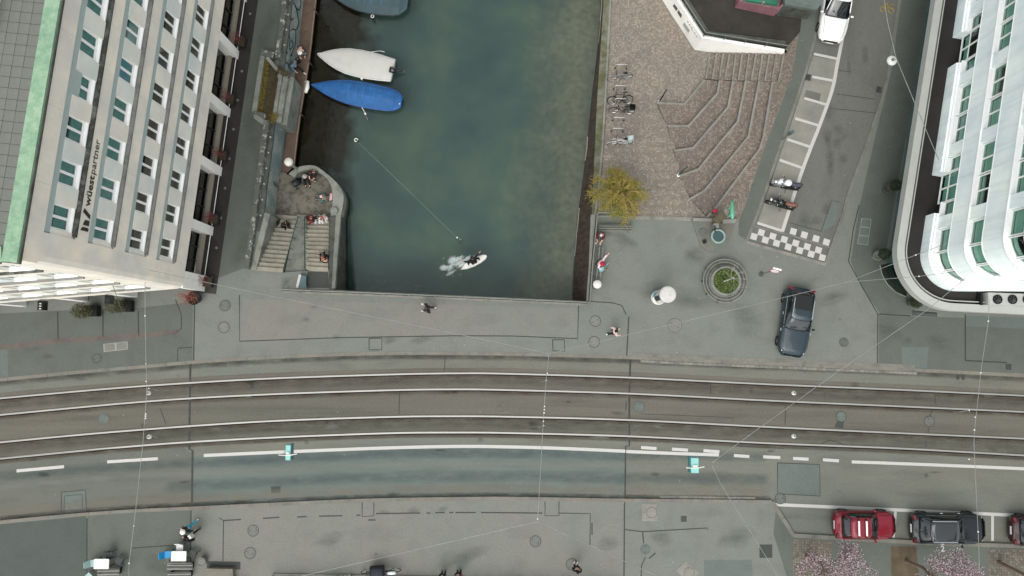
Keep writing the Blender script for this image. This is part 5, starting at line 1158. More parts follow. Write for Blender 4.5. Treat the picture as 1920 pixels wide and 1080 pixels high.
def aim(a, b): d = P(*b)-P(*a); return math.atan2(d.y, d.x)
# dark estate car pointing down the picture
tl, nz = P(1500, 541, 0.5), P(1482, 668, 0.5); rz_c = math.atan2(nz.y-tl.y, nz.x-tl.x)
navy = car('black estate car with roof rails and dark glass roof beside the round planter', Vector((tl.x, tl.y, 0)), rz_c, (nz-tl).length, 1.84, 1.50, cp_navy, rails=True, wind=0.36, rear=0.96, rearg=0.90, group='cars in the streets')
MB().prism([(0.52, -0.50), (1.35, -0.52), (1.42, -0.44), (1.42, 0.44), (1.35, 0.52), (0.52, 0.50)], 1.49, 1.512).build('glass_roof', m_trim, navy)
tl, nz = P(1564, 983, 0.5), P(1678, 984, 0.5)
car('red hatchback with two white roof bars in the first parking bay', Vector((tl.x, tl.y-.02, ROAD_Z)), math.atan2(nz.y-tl.y, nz.x-tl.x), (nz-tl).length, 1.70, 1.48, cp_red, wind=0.30, rear=0.93, rearg=0.86, bars=True, group='cars in the streets')
tl, nz = P(1708, 990, 0.5), P(1846, 991, 0.5)
bk = car('black car with glass roof in the second parking bay', Vector((tl.x, tl.y, ROAD_Z)), math.atan2(nz.y-tl.y, nz.x-tl.x), (nz-tl).length, 1.86, 1.50, cp_black, rails=True, wind=0.30, rear=0.94, rearg=0.86, glassroof=True, group='cars in the streets')
tl = P(1895, 994, 0.5)
car('dark maroon car cut by the right edge of the picture', Vector((tl.x, tl.y, ROAD_Z)), -0.03, 4.5, 1.82, 1.48, cp_maroon, rear=0.94, rearg=0.86, wind=0.3, group='cars in the streets')
nz, tl = P(1557, 79, 0.5), P(1579, -60, 0.5)
car('white car parked nose down at the top of the side street', Vector((tl.x, tl.y, SIDE_Z)), math.atan2(nz.y-tl.y, nz.x-tl.x), (nz-tl).length, 1.82, 1.50, cp_white, wind=0.28, rear=0.94, rearg=0.86, ws=1.0, group='cars in the streets')
# ---- bicycles
def wheel_mesh(R_=0.33):
    t_ = MB().torus((0, 0, 0), R_, 0.024, 'y', 22, 6); return t_.mesh('wheel', m_tyre, True)
bw = wheel_mesh(); sp_ = MB()
for k in range(10): a = k*math.pi/5; sp_.tube([(0, 0.0, 0), (0.31*math.cos(a), 0, 0.31*math.sin(a))], 0.004, 3)
sp_.torus((0, 0, 0), 0.305, 0.012, 'y', 22, 4); sp_me = sp_.mesh('spokes', m_chrome)
def bicycle(label, loc, rz, frame_m, lean=0.0, basket=None, bars_w=0.3, rack=True, group='parked bicycles', saddle=None):
    b_ = thing('bicycle', label, 'bicycle', loc, rz, group); b_.rotation_euler = (lean, 0, rz)
    for x in (-0.52, 0.53): w_ = place('wheel', bw, b_, (x, 0, 0.35)); place('spokes', sp_me, w_)
    f = MB(); BB = (-0.08, 0, 0.30); ST = (-0.24, 0, 0.80); HT = (0.34, 0, 0.82); HB = (0.38, 0, 0.66); RW_ = (-0.52, 0, 0.35); FW = (0.53, 0, 0.35)
    for a, c, r_ in ((BB, ST, .019), (ST, HT, .018), (BB, HB, .022), (HT, HB, .022)): f.tube([a, c], r_, 6)
    for s_ in (1, -1):
        f.tube([(RW_[0], s_*.05, RW_[2]), (BB[0], s_*.03, BB[2])], .012, 5); f.tube([(RW_[0], s_*.05, RW_[2]), (ST[0]+.02, s_*.03, ST[2]-.05)], .010, 5); f.tube([(FW[0], s_*.05, FW[2]), (HB[0], s_*.04, HB[2])], .014, 5)
    f.build('frame', frame_m, b_)
    h = MB(); h.tube([HT, (0.30, 0, 1.0)], .016, 5); h.tube([(0.18, -bars_w, 1.0), (0.30, -bars_w*.6, 1.02), (0.33, 0, 1.0), (0.30, bars_w*.6, 1.02), (0.18, bars_w, 1.0)], .016, 6); h.build('handlebar', m_trim, b_)
    s2 = MB(); s2.tube([ST, (-0.27, 0, 0.93)], .014, 5); s2.loft([[(-0.42, -.09, .94), (-0.42, .09, .94), (-0.42, .06, .99), (-0.42, -.06, .99)], [(-0.28, -.08, .93), (-0.28, .08, .93), (-0.28, .05, .985), (-0.28, -.05, .985)], [(-0.12, -.02, .945), (-0.12, .02, .945), (-0.12, .015, .975), (-0.12, -.015, .975)]]); s2.build('saddle', saddle or m_trim, b_)
    c = MB(); c.torus((BB[0], .05, BB[2]), .09, .008, 'y', 12, 4); c.tube([(BB[0], .09, BB[2]), (BB[0]+.12, .09, BB[2]-.11), (BB[0]+.12, .2, BB[2]-.11)], .012, 4); c.tube([(BB[0], -.09, BB[2]), (BB[0]-.12, -.09, BB[2]+.11), (BB[0]-.12, -.2, BB[2]+.11)], .012, 4); c.build('crank', m_iron_d, b_)
    mg = MB()
    for cx in (-0.52, 0.53): mg.tube([(cx+.37*math.cos(a), 0, .35+.37*math.sin(a)) for a in [math.radians(20+16*k) for k in range(9)]], .016, 4)
    mg.build('mudguards', frame_m, b_)
    if rack:
        r_ = MB()
        for s_ in (-.06, .06): r_.tube([(-.30, s_, .76), (-.78, s_, .74)], .008, 4); r_.tube([(-.72, s_, .74), (-.52, s_, .36)], .006, 4)
        r_.build('rack', m_iron_d, b_)
    if basket:
        k_, mt = basket; x, z = (-0.62, .76) if k_ == 'rear' else (0.52, .84); bb = MB()
        bb.loft([[(x-.15, -.13, z), (x+.15, -.13, z), (x+.15, .13, z), (x-.15, .13, z)], [(x-.19, -.18, z+.24), (x+.19, -.18, z+.24), (x+.19, .18, z+.24), (x-.19, .18, z+.24)]], cap=False); bb.add([(x-.15, -.13, z+.01), (x+.15, -.13, z+.01), (x+.15, .13, z+.01), (x-.15, .13, z+.01)], [(0, 1, 2, 3)]); bb.build('basket', mt, b_)
    return b_
m_fr_g = pm('frame_grey', '!8d9190', 0.4, 0.4); m_fr_b = pm('frame_black', '!15171a', 0.4, 0.2); m_fr_w = pm('frame_white', '!cfd3d2', 0.4, 0.1); m_wire = pm('wire_basket', '!b9c6c4', 0.5, 0.3)
GB = 'bicycles at the plaza racks'
q = Pp(1161, 150); bicycle('grey bicycle in the uppermost occupied rack', q, math.pi+0.12, m_fr_g, 0.10, group=GB)
q = Pp(1162, 196); bicycle('black bicycle lying against a rack, wheels towards the viewer', q, math.pi+0.06, m_fr_b, 0.62, rack=False, group=GB)
q = Pp(1164, 213); bicycle('black bicycle with dark rear basket on the plaza', q, math.pi-0.08, m_fr_b, 0.22, ('rear', m_trim), group=GB)
q = Pp(1161, 272); bicycle('white bicycle with pale rear basket at the lowest rack', q, math.pi+0.10, m_fr_w, 0.12, ('rear', m_wire), group=GB)
GC = 'bicycles along the bridge railing'
bicycle('dark bicycle leaning on the bridge railing at the bottom', P(636, 1076, 0)+Vector((0, -.1, 0)), 0.12, m_fr_b, 0.2, group=GC)
bicycle('white bicycle cut by the bottom edge of the picture', P(790, 1086, 0), 0.0, m_fr_w, 0.45, group=GC)
bicycle('pale bicycle at the bottom edge beside the two walkers', P(955, 1094, 0), 0.5, m_fr_w, 0.3, group=GC)
bicycle('grey bicycle at the bottom edge beside the stone block', P(440, 1092, 0), 0.4, m_fr_g, 0.3, group=GC)
# cargo bike / scooter with black cover
sc = thing('cargo_bike', 'cargo bike with square black cover at the bottom edge', 'cargo bike', P(712, 1068, 0), 0.05)
sc_b = MB(); sc_b.loft([[(-.50, -.42, .35), (.36, -.42, .35), (.36, .36, .35), (-.50, .36, .35)], [(-.50, -.42, .80), (.40, -.38, .86), (.36, .36, .86), (-.46, .34, .80)], [(-.36, -.30, .92), (.28, -.28, .95), (.26, .24, .95), (-.34, .24, .92)]]); sc_b.build('cover', pm('black_tarp', '!1d2126', 0.7, var=0.15, scale=4), sc, True)
for x in (-.75, 1.02): w_ = place('wheel', bw, sc, (x, 0, .33)); place('spokes', sp_me, w_)
MB().loft([[(.62, -.06, .82), (.62, .06, .82), (.62, .05, .90), (.62, -.05, .90)], [(.85, -.11, .82), (.85, .11, .82), (.85, .08, .90), (.85, -.08, .90)], [(1.12, -.10, .83), (1.12, .10, .83), (1.12, .07, .91), (1.12, -.07, .91)]]).build('saddle', m_fr_w, sc, True)
f = MB(); f.tube([(-.75, 0, .35), (-.5, 0, .35), (.4, 0, .35), (1.02, 0, .35)], .03, 6); f.tube([(.4, 0, .36), (.8, 0, .84)], .025, 6); f.tube([(.42, -.30, 1.05), (.5, 0, 1.02), (.42, .30, 1.05)], .017, 5); f.tube([(.5, 0, 1.02), (.45, 0, .4)], .02, 5); f.tube([(-.62, -.28, .95), (-.6, 0, .98), (-.62, .28, .95)], .016, 5); f.tube([(-.75, 0, .35), (-.6, 0, .98)], .02, 5); f.build('frame', m_iron_d, sc)
# ---- bike racks (low hoops)
rk = MB(); rk.tube([(-.38, 0, 0), (-.36, 0, .62), (-.32, 0, .66), (.32, 0, .66), (.36, 0, .62), (.38, 0, 0)], 0.032, 7); rk_me = rk.mesh('hoop', pm('galvanised', '!a9ada6', 0.45, 0.5), True); ft_me = MB().lathe([(0.07, 0), (0.07, .012), (0, .014)], n=10).mesh('foot_plate', m_iron_d)
desc = ('empty bike rack hoop, uppermost in the row', 'empty bike rack hoop below the grey bicycle', 'bike rack hoop holding the two black bicycles', 'empty bike rack hoop just below the black basket bicycle', 'empty bike rack hoop between two others near the white bicycle', 'lowest bike rack hoop holding the white bicycle')
for (x, y), d in zip(((1165, 121), (1162, 160), (1163, 184), (1160, 219), (1158, 239), (1157, 259)), desc):
    b_ = Pp(x-1, y+7); r_ = thing('bike_rack', d, 'bike rack', b_, -0.02, 'bike rack hoops on the plaza'); place('hoop', rk_me, r_)
    for s_ in (-.38, .38): place('foot_plate', ft_me, r_, (s_, 0, 0))
# ---- motorcycles
def motorbike(label, loc, rz, body_m, seat_m, screen, group='motorcycles in the bays'):
    b_ = thing('motorcycle', label, 'motorcycle', loc, rz, group); b_.rotation_euler = (0.08, 0, rz)
    tw = MB().torus((0, 0, 0), 0.25, 0.075, 'y', 20, 8).mesh('wheel', m_tyre, True); rm = MB().torus((0, 0, 0), 0.17, 0.03, 'y', 16, 6); rm.tube([(0, -.08, 0), (0, .08, 0)], .05, 8); rmm = rm.mesh('rim', m_rimm, True)
    for x in (-0.66, 0.70): w_ = place('wheel', tw, b_, (x, 0, 0.32)); place('rim', rmm, w_)
    e = MB(); e.box((0.02, 0, .42), (.5, .34, .38)); e.tube([(-.1, .16, .3), (-.7, .2, .34), (-.85, .2, .38)], .05, 7); e.build('engine', m_iron_d, b_)
    tk = MB(); tk.loft([[(-.10+x, -w2, z0), (-.10+x, w2, z0), (-.10+x, w2*.8, z1), (-.10+x, 0, z1+.03), (-.10+x, -w2*.8, z1)] for x, w2, z0, z1 in ((0, .10, .68, .80), (.12, .17, .66, .90), (.30, .18, .66, .92), (.45, .10, .70, .86))]); tk.build('tank', body_m, b_, True)
    st = MB(); st.loft([[(x, -w2, z), (x, w2, z), (x, w2*.75, z+.09), (x, -w2*.75, z+.09)] for x, w2, z in ((-.88, .07, .84), (-.70, .15, .80), (-.40, .16, .74), (-.15, .10, .74))]); st.build('seat', seat_m, b_, True)
    fd = MB(); fd.loft([[(x, -w2, .52), (x, w2, .52), (x, w2*.7, z), (x, 0, z+.03), (x, -w2*.7, z)] for x, w2, z in ((.35, .20, .90), (.55, .22, .98), (.72, .14, .92), (.82, .04, .82))]); fd.build('fairing', body_m, b_, True)
    fk = MB()
    for s_ in (-.09, .09): fk.tube([(.70, s_, .32), (.46, s_, .98)], .025, 6)
    fk.build('fork', m_chrome, b_)
    hb = MB(); hb.tube([(.30, -.36, 1.0), (.42, -.2, 1.03), (.46, 0, 1.0), (.42, .2, 1.03), (.30, .36, 1.0)], .018, 6); hb.build('handlebar', m_trim, b_)
    for s_ in (-1, 1): mm = MB(); mm.tube([(.40, s_*.26, 1.02), (.46, s_*.34, 1.16)], .008, 4); mm.ball((.46, s_*.37, 1.17), (.03, .07, .045), 8, 5); mm.build('mirror', m_chrome, b_)
    hl = MB(); hl.ball((.80, 0, .86), (.07, .10, .08), 8, 6); hl.build('headlight', m_hl, b_, True)
    tg = MB(); tg.box((-.90, 0, .80), (.05, .14, .06)); tg.build('tail_light', m_tl, b_)
    fg = MB(); fg.tube([(.70+.33*math.cos(a), 0, .32+.33*math.sin(a)) for a in [math.radians(40+14*k) for k in range(8)]], .05, 5); fg.build('front_mudguard', body_m, b_)
    if screen:
        s3 = MB(); s3.loft([[(.60, -.16, 1.0), (.66, 0, 1.0), (.60, .16, 1.0), (.59, 0, 1.0)], [(.46, -.13, 1.22), (.52, 0, 1.24), (.46, .13, 1.22), (.50, 0, 1.22)]]); s3.build('windscreen', m_hl, b_)
        tp = MB(); tp.lathe([(.0, .0), (.21, .0), (.22, .05), (.17, .09), (0, .10)], (.02, 0, .90), 18); tp.build('tank_cover', m_fr_w, b_, True)
    ks = MB(); ks.tube([(-.05, .16, .3), (-.12, .36, .0)], .014, 5); ks.build('kickstand', m_iron_d, b_)
    return b_
m_blk = pm('gloss_black', '!101214', 0.2, coat=0.8); m_tan = pm('tan_leather', '!6b4a3a', 0.6, var=0.12)
motorbike('grey and white motorcycle with round tank cover, front to the kerb', P(1469, 351, SIDE_Z), math.pi-0.13+0.0, pm('silver_paint', '!a8adae', 0.3, 0.5, coat=0.6), pm('grey_seat', '!3b4046', 0.7), True)
motorbike('black motorcycle with tan seat below the grey one', P(1460, 386, SIDE_Z), math.pi-0.22, m_blk, m_tan, False)
# ================================================================ BOATS
m_hull_w = pm('white_gelcoat', '!c9cbc6', 0.4, var=0.04); m_hull_d = pm('dark_hull', '!171a1c', 0.5); m_cov_w = pm('white_cover', '!b2b1aa', 0.7, var=0.04, scale=2, fvar=0.03); m_cov_b = pm('blue_tarp', '!1e5489', 0.6, var=0.22, scale=2.2, bump=0.5); m_cov_g = pm('grey_green_tarp', '!33474b', 0.65, var=0.15, scale=1.4); m_hull_b = pm('blue_hull', '!173a7a', 0.4)
m_seam_b = pm('seam_cloth', '!3f6f98', .7)
def boat(label, bow, stern, beam, hull_m, cov_m, style):
    a, c = P(*bow, WATER_Z+0.55), P(*stern, WATER_Z+0.5); L = (a-c).length; rz = math.atan2(a.y-c.y, a.x-c.x)
    b_ = thing('boat', label, 'boat', Vector((c.x, c.y, WATER_Z)), rz, 'moored boats')
    def hw(t_): return beam/2*(0.82+0.18*math.sin(min(1, t_/0.4)*math.pi/2))*(1 if t_ < 0.45 else max(0.02, 1-((t_-0.45)/0.55)**2.1))
    hw0 = hw
    if style != 'flat': hw = lambda t_: hw0(t_)*(1 if t_ > .1 else .5+.5*(t_/.1)**.7)
    xs = [0, .03, .08, .15, .3, .45, .6, .72, .82, .9, .96, 1.0]; rg = []
    for t_ in xs:
        h = hw(t_); x = t_*L; zt = 0.42+0.16*t_**2; rg.append([(x, -h, zt), (x, -h*.92, .12), (x, -h*.5, -.14), (x, h*.5, -.14), (x, h*.92, .12), (x, h, zt)])
    MB().loft(rg).build('hull', hull_m, b_, True)
    cv = []; ridge = {'flat': .10, 'tent': .34, 'dark': .42}[style]
    for t_ in xs:
        h = hw(t_)*1.03+0.02; x = t_*L+(0.03 if t_ == 1 else (-0.03 if t_ == 0 else 0)); zt = 0.45+0.16*t_**2; k = math.sin(min(1, max(0.02, t_)/0.12)*math.pi/2)*max(0.05, (1-max(0, t_-.55)/.5)); z2 = zt+ridge*k
        if style == 'flat': r_ = [(x, -h, zt-.16), (x, -h, zt-.02), (x, -h*.85, zt+.07), (x, -h*.3, z2), (x, h*.3, z2), (x, h*.85, zt+.07), (x, h, zt-.02), (x, h, zt-.16)]
        else: r_ = [(x, -h, zt-.22), (x, -h, zt-.02), (x, -h*.62, zt+ridge*.72*k), (x, -h*.12, z2), (x, h*.12, z2), (x, h*.62, zt+ridge*.72*k), (x, h, zt-.02), (x, h, zt-.22)]
        cv.append(r_)
    cvr = MB().loft(cv).build('cover', cov_m, b_, style == 'flat')
    if style != 'flat':
        for t_ in (.30, .42, .50, .58): h = hw(t_); x = t_*L; MB().tube([(x, -h*.95, .47), (x+.03, -h*.6, .47+ridge*.74), (x, -h*.1, .48+ridge), (x-.02, h*.1, .48+ridge), (x+.03, h*.6, .47+ridge*.74), (x, h*.95, .47)], .018, 5).build('cover_seam', m_seam_b, cvr)
    rb = MB(); rb.tube([(t_*L, -hw(t_)*1.04-.02, .40+.16*t_**2) for t_ in xs], .03, 5); rb.tube([(t_*L, hw(t_)*1.04+.02, .40+.16*t_**2) for t_ in xs], .03, 5); rb.build('rubbing_strake', hull_m, b_)
    return b_, L
def outboard(b_, y=0.0, tilt=0.7):
    k_ = 1.0; o = MB(); o.loft([[(-.20, y-.17, .42), (.20, y-.17, .42), (.20, y+.17, .42), (-.20, y+.17, .42)], [(-.26, y-.21, .62), (.20, y-.20, .62), (.20, y+.20, .62), (-.26, y+.21, .62)], [(-.18, y-.13, .82), (.14, y-.13, .82), (.14, y+.13, .82), (-.18, y+.13, .82)]]); mo = o.build('outboard_motor', m_blk, b_, True)
    l = MB(); l.tube([(-.10, y, .45), (-.45, y-.12, .40), (-.72, y-.2, .32)], [.13, .10, .08], 7); l.build('motor_leg', m_blk, mo)
    p = MB()
    for k in range(3): a_ = k*2.09; p.loft([[(-.74, y-.2, .30), (-.72, y-.2, .30), (-.72, y-.19, .31)], [(-.76, y-.2+.14*math.cos(a_), .30+.14*math.sin(a_)), (-.72, y-.2+.14*math.cos(a_+.4), .30+.14*math.sin(a_+.4)), (-.74, y-.2+.1*math.cos(a_+.2), .30+.1*math.sin(a_+.2))]])
    p.build('propeller', m_chrome, mo)
m_rope = pm('mooring_rope', '!c9c6bb', 0.9); m_fend = pm('white_fender', '!dedcd4', 0.5)
bw_, L = boat('white boat with smooth white cover and black outboard motor', (596, 102), (736, 131), 1.78, m_hull_w, m_cov_w, 'flat'); outboard(bw_, 0.05)
MB().tube([(L*.4, -.8, .5), (L*.22, -1.15, .45), (L*.16, -1.16, .4)], .018, 5).build('boat_hook', m_rope, bw_)
MB().lathe([(0, -.14), (.08, -.1), (.08, .1), (0, .14)], (L*.38, .98, .28), 10).build('fender', m_fend, bw_, True)
bb_, L = boat('blue boat under a creased blue tarpaulin below the white boat', (585, 159), (752, 190), 1.62, m_hull_b, m_cov_b, 'tent')
MB().tube([(L*.42, .84, .40), (L*.38, 1.12, .34)], .03, 6).build('tow_rope', m_rope, bb_); MB().lathe([(0, -.16), (.07, -.12), (.07, .12), (0, .16)], (L*.37, 1.22, .25), 10).build('fender', m_fend, bb_, True); MB().tube([(L*.36, 1.34, .2), (L*.33, 1.62, .1)], .06, 6).build('paddle', m_blk, bb_)
MB().ball((.05, .2, .55), .05).build('stern_cleat', m_fend, bb_)
bd_, L = boat('boat with grey green cover and dark hull at the top edge', (612, -20), (764, 2), 2.3, m_hull_d, m_cov_g, 'dark')
MB().torus((L*.40, 1.35, .35), .10, .028, 'z', 12, 5).build('rope_coil', m_rope, bd_); MB().lathe([(0, -.16), (.09, -.12), (.09, .12), (0, .16)], (L*.38, 1.62, .2), 10).build('fender', m_blk, bd_, True)
# white fender board on the boardwalk edge, floating buoy
fb = thing('dock_fender', 'long white fender hanging on the boardwalk edge by the blue boat', 'fender', P(575, 164, DECK_Z)); MB(fb.location).tube([P(577, 152, DECK_Z-.1), P(576, 164, DECK_Z-.1), P(573, 174, DECK_Z-.1)], [.1, .15, .1], 9).build('cushion', m_fend, fb, True); MB(fb.location).tube([P(575, 153, DECK_Z+.05), P(571, 153, DECK_Z+.05)], .02, 5).build('strap', m_rope, fb)
by = thing('mooring_buoy', 'small black and white buoy at the end of the tow line', 'buoy', P(668, 263, WATER_Z)); b_ = by.location
MB(b_).torus(tuple(b_+Vector((0, 0, .06))), .11, .035, 'z', 14, 6).build('ring', m_fend, by, True); MB(b_).ball(tuple(b_+Vector((.12, -.1, .05))), .09).build('float', m_blk, by, True)
tl_ = thing('tow_line', 'thin pale line across the water from the buoy to the handle', 'line', P(668, 262, WATER_Z+.2)); MB(tl_.location).tube([P(670, 265, WATER_Z+.15), P(760, 352, WATER_Z+.3), P(857, 446, WATER_Z+.5)], .008, 4).build('rope', pm('tow_cord', '!7f8a86', .8), tl_)
MB(tl_.location).ball(tuple(P(857, 445.5, WATER_Z+.5)), .06).build('float', m_fend, tl_, True); MB(tl_.location).tube([P(860, 448, WATER_Z+.5), P(862, 456, WATER_Z+.5), P(868, 450, WATER_Z+.5), P(860, 448, WATER_Z+.5)], .02, 5).build('handle', m_blk, tl_)
# ================================================================ FURNITURE ON THE PLAZA
m_slat = stained('grey_bench_wood', '#a3a499', '#8b8d84', 0.4, 0.7, scale=(1, 8, 1)); m_slat_l = stained('pale_bench_wood', '#b4b2ab', '#96958e', 0.4, 0.7, scale=(1, 8, 1))
m_slat_d = stained('dark_bench_wood', '#757770', '#5f615b', 0.4, 0.7, scale=(1, 8, 1))
def bench(label, a, b, depth, nsl, mat, z=0.0, back=True, grp='slatted park benches', zs=.45):
    p, q = P(*a, z+zs), P(*b, z+zs); L = (q-p).length; rz = math.atan2(q.y-p.y, q.x-p.x); o = thing('park_bench', label, 'bench', Vector(((p.x+q.x)/2, (p.y+q.y)/2, z)), rz, grp)
    for k in range(nsl): y = -depth/2+depth*(k+.5)/nsl; MB().box((0, y, zs-.02), (L, depth/nsl*.72, .04)).build('slat', mat if k % 2 == 0 else m_slat_d, o)
    if back:
        for k in range(2): MB().box((0, depth/2+.06+.03*k, zs+.16+.16*k), (L, .03, .10)).build('back_slat', mat, o)
    for s_ in (-.42, .42):
        MB().box((L*s_, 0, zs/2-.02), (.06, depth*.85, zs-.04)).build('leg', m_iron_d, o)
        if back: MB().tube([(L*s_, depth/2, zs-.05), (L*s_, depth/2+.10, zs+.40)], .022, 5).build('back_support', m_iron_d, o)
    return o
bench('slatted grey bench standing across below the yellow shrub', (1123, 427), (1184, 427.5), .46, 6, m_slat, back=False)
bench('slatted grey bench along the quay railing with a person in a red cap', (1120, 523), (1126, 463), .44, 4, m_slat, back=False)
lb = thing('litter_bin', 'white round topped bin at the end of the quay bench', 'bin', P(1117, 535, 0)); c = lb.location
MB(c).lathe([(.24, 0), (.25, .8), (.22, .82)], tuple(c), 18).build('drum', m_iron, lb, True); MB(c).lathe([(.27, .80), (.28, .86), (.2, .93), (0, .95)], tuple(c), 20).build('lid', pm('bin_white', '!c2c0ba', 0.5), lb, True)
# advertising column
ad = thing('advertising_column', 'round poster column with white cap on the plaza', 'advertising column', P(1234, 558, 0)); c = tuple(ad.location)
MB(c).lathe([(.46, 0), (.46, .25), (.42, .27), (.42, 2.75), (.45, 2.78)], c, 28).build('shaft', pm('column_white', '!c8c9c4', 0.6), ad, True)
cap = MB(c).lathe([(.44, 2.75), (.50, 2.78), (.50, 2.92), (.42, 2.96), (0, 2.98)], c, 32).build('cap', stained('cap_white', '!bdbab3', '!9b948c', 0.5, 0.7, ns=1.5), ad, True)
for k, cc in enumerate(('!2a2c30', '!b24a66', '!d9d9d4', '!7fa9ab', '!35383c', '!c9c2b4', '!d4b0bb', '!44484c')):
    mb = MB(c); a0 = k*math.pi/4; st2 = [(c[0]+.428*math.cos(a0+.02+i*.19), c[1]+.428*math.sin(a0+.02+i*.19)) for i in range(5)]; z0, z1 = (.45, 1.5) if k % 2 else (.9, 2.5)
    mb.add([(x, y, z0) for x, y in st2]+[(x, y, z1) for x, y in st2], [(i, i+1, 6+i, 5+i) for i in range(4)]); po = mb.build('poster', pm('poster_%d' % k, cc, 0.6, var=0.3, scale=5), ad)
# round planter with ring bench and bare tree
rp2 = thing('ring_planter', 'round concrete planter with green plants inside a slatted ring bench', 'planter', P(1356, 528, 0)); c = tuple(rp2.location)
MB(c).lathe([(.94, 0), (.94, .70), (.80, .70), (.80, .5)], c, 40).build('tub', m_conc, rp2, True); MB(c).lathe([(.80, .56), (0, .62)], c, 30).build('soil', m_soil, rp2)
for k in range(5): r0 = .98+k*.092; MB(c).lathe([(r0, .40), (r0, .45), (r0+.062, .45), (r0+.062, .40)], c, 48).build('bench_slat', (m_slat, m_slat_d)[k % 2], rp2)
for k in range(10): a = k*math.pi/5; MB(c).box((c[0]+1.2*math.cos(a), c[1]+1.2*math.sin(a), .2), (.42, .06, .40), a).build('bench_leg', m_iron_d, rp2)
m_herb = pm('ground_herbs', '!3e5220', 0.8, var=0.4, scale=6); m_herb2 = pm('light_herbs', '!6a7a3a', 0.8, var=0.3)
pts = []
while len(pts) < 1500:
    x, y = random.uniform(-.78, .78), random.uniform(-.78, .78)
    if x*x+y*y < .6: pts.append(Vector((c[0]+x, c[1]+y, .62+random.uniform(0, .12))))
mb = MB(c); leafcloud(mb, pts[:1150], .09); leafcloud(mb, pts[1150:], .09, mi=1); mb.build('ground_cover', [m_herb, m_herb2], rp2, kind='stuff')
m_bark = pm('pale_bark', '!a5a596', 0.8, var=0.15); m_twig = pm('grey_twig', '!86857a', 0.8); m_bark_d = pm('brown_bark', '!6b5a4d', 0.85, var=0.2)
def branches(mb, p, d, L, r, depth, tips, spread=0.7, n=3, upb=0.25):
    q = p+d*L; m_ = p.lerp(q, .5)+Vector((random.uniform(-1, 1), random.uniform(-1, 1), random.uniform(-1, 1)))*L*.06
    mb.tube([p, m_, q], [r, r*.8, r*.6], 5 if depth > 1 else 3, cap=False)
    tips.append((m_, depth)); tips.append((q, depth))
    if depth == 0: return
    for k in range(n):
        dd = (d+Vector((random.uniform(-1, 1), random.uniform(-1, 1), random.uniform(-.5, 1)*upb*2))*spread).normalized()
        branches(mb, m_.lerp(q, random.uniform(.1, 1)), dd, L*random.uniform(.6, .85), r*.55, depth-1, tips, spread, n, upb)
bt = thing('bare_tree', 'small bare young tree with pale trunk in the round planter', 'tree', P(1352, 529, 0)+Vector((0, 0, .6))); b_ = bt.location; tips = []
MB(b_).tube([b_, b_+Vector((.03, .02, 1.0)), b_+Vector((.05, .04, 1.9))], [.06, .05, .04], 7).build('trunk', m_bark, bt); mb = MB(b_)
for k in range(7): a = k*.9; branches(mb, b_+Vector((.05, .04, 1.3+.09*k)), Vector((math.cos(a), math.sin(a), .9)).normalized(), .62, .018, 2, tips, .8, 3)
mb.build('crown', m_twig, bt)
# fountain
ft = thing('fountain', 'drinking fountain with round basin on a rounded stone apron', 'fountain', P(1340, 440, 0)); b_ = ft.location
MB(b_).prism(PL([(1297, 412), (1378, 414), (1372, 440), (1366, 455), (1356, 467), (1340, 474), (1324, 470), (1313, 460)]), 0, .07).build('apron', stained('apron_stone', '#8e8b7f', '#77867f', 0.45, 0.65, ns=0.9), ft)
MB(b_).bar(P(1297, 413), P(1332, 414), .2, 0, .32).build('ledge', m_slab, ft); MB(b_).bar(P(1352, 417), P(1378, 416), .26, 0, .32).build('ledge', m_slab, ft)
c = P(1341, 446, 0); MB(b_).lathe([(.30, .05), (.34, .6), (.46, .66), (.46, .74), (.36, .74), (.34, .60), (0, .55)], tuple(c), 30).build('basin', pm('basin_stone', '!7f918d', 0.6), ft, True); MB(b_).lathe([(.36, .69), (0, .69)], tuple(c), 24).build('basin_water', pm('basin_water', '!2c4644', 0.05, spec=0.6), ft)
MB(b_).lathe([(.28, .085), (.26, .10), (.26, .09), (0, .09)], tuple(P(1317, 436, 0)), 22).build('drain_cover', m_iron, ft); MB(b_).tube([P(1340, 424, .4), P(1340, 424, 1.0), P(1341, 433, 1.05), P(1341, 435, .95)], .04, 6).build('spout', m_iron_d, ft); MB(b_).box(tuple(P(1340, 425, .4)), (.32, .3, .8)).build('spout_block', m_conc, ft); MB(b_).box(tuple(P(1321, 453, .16)), (.2, .24, .22), .5).build('foot_pump', m_iron_d, ft)
stl = thing('stele', 'tall olive stone pillar carrying the green sculpture', 'pillar', P(1341, 415, 0)); b_ = stl.location; t_ = P(1368, 398, 3.2)
MB(b_).box((b_.x, b_.y, 1.6), (.50, .42, 3.2), .5, top=(.9, .9)).build('shaft', stained('olive_stone', '!6d6752', '!5b5644', 0.4, 0.7), stl); MB(b_).box((b_.x, b_.y, 3.25), (.6, .55, .1), .5).build('cap', m_slab, stl)
scu = thing('sculpture', 'green bronze animal sculpture on top of the pillar', 'sculpture', Vector((b_.x, b_.y, 3.3))); s0 = scu.location; m_bronze = pm('green_bronze', '!5a9679', 0.5, 0.2, var=0.2, scale=4)
g = MB(); g.loft([[(r_*math.cos(a)+.02, y, .28+r_*.9*math.sin(a)) for a in [k*math.pi/4 for k in range(8)]] for y, r_ in ((-.50, .03), (-.42, .10), (-.2, .15), (.1, .14), (.28, .16), (.38, .09), (.52, .10), (.60, .05))])
for x, y in ((-.1, -.25), (.1, -.25), (-.1, .2), (.1, .2)): g.tube([(x, y, .28), (x*1.6, y-.04, .14), (x*1.5, y+.03, 0)], [.06, .045, .04], 6)
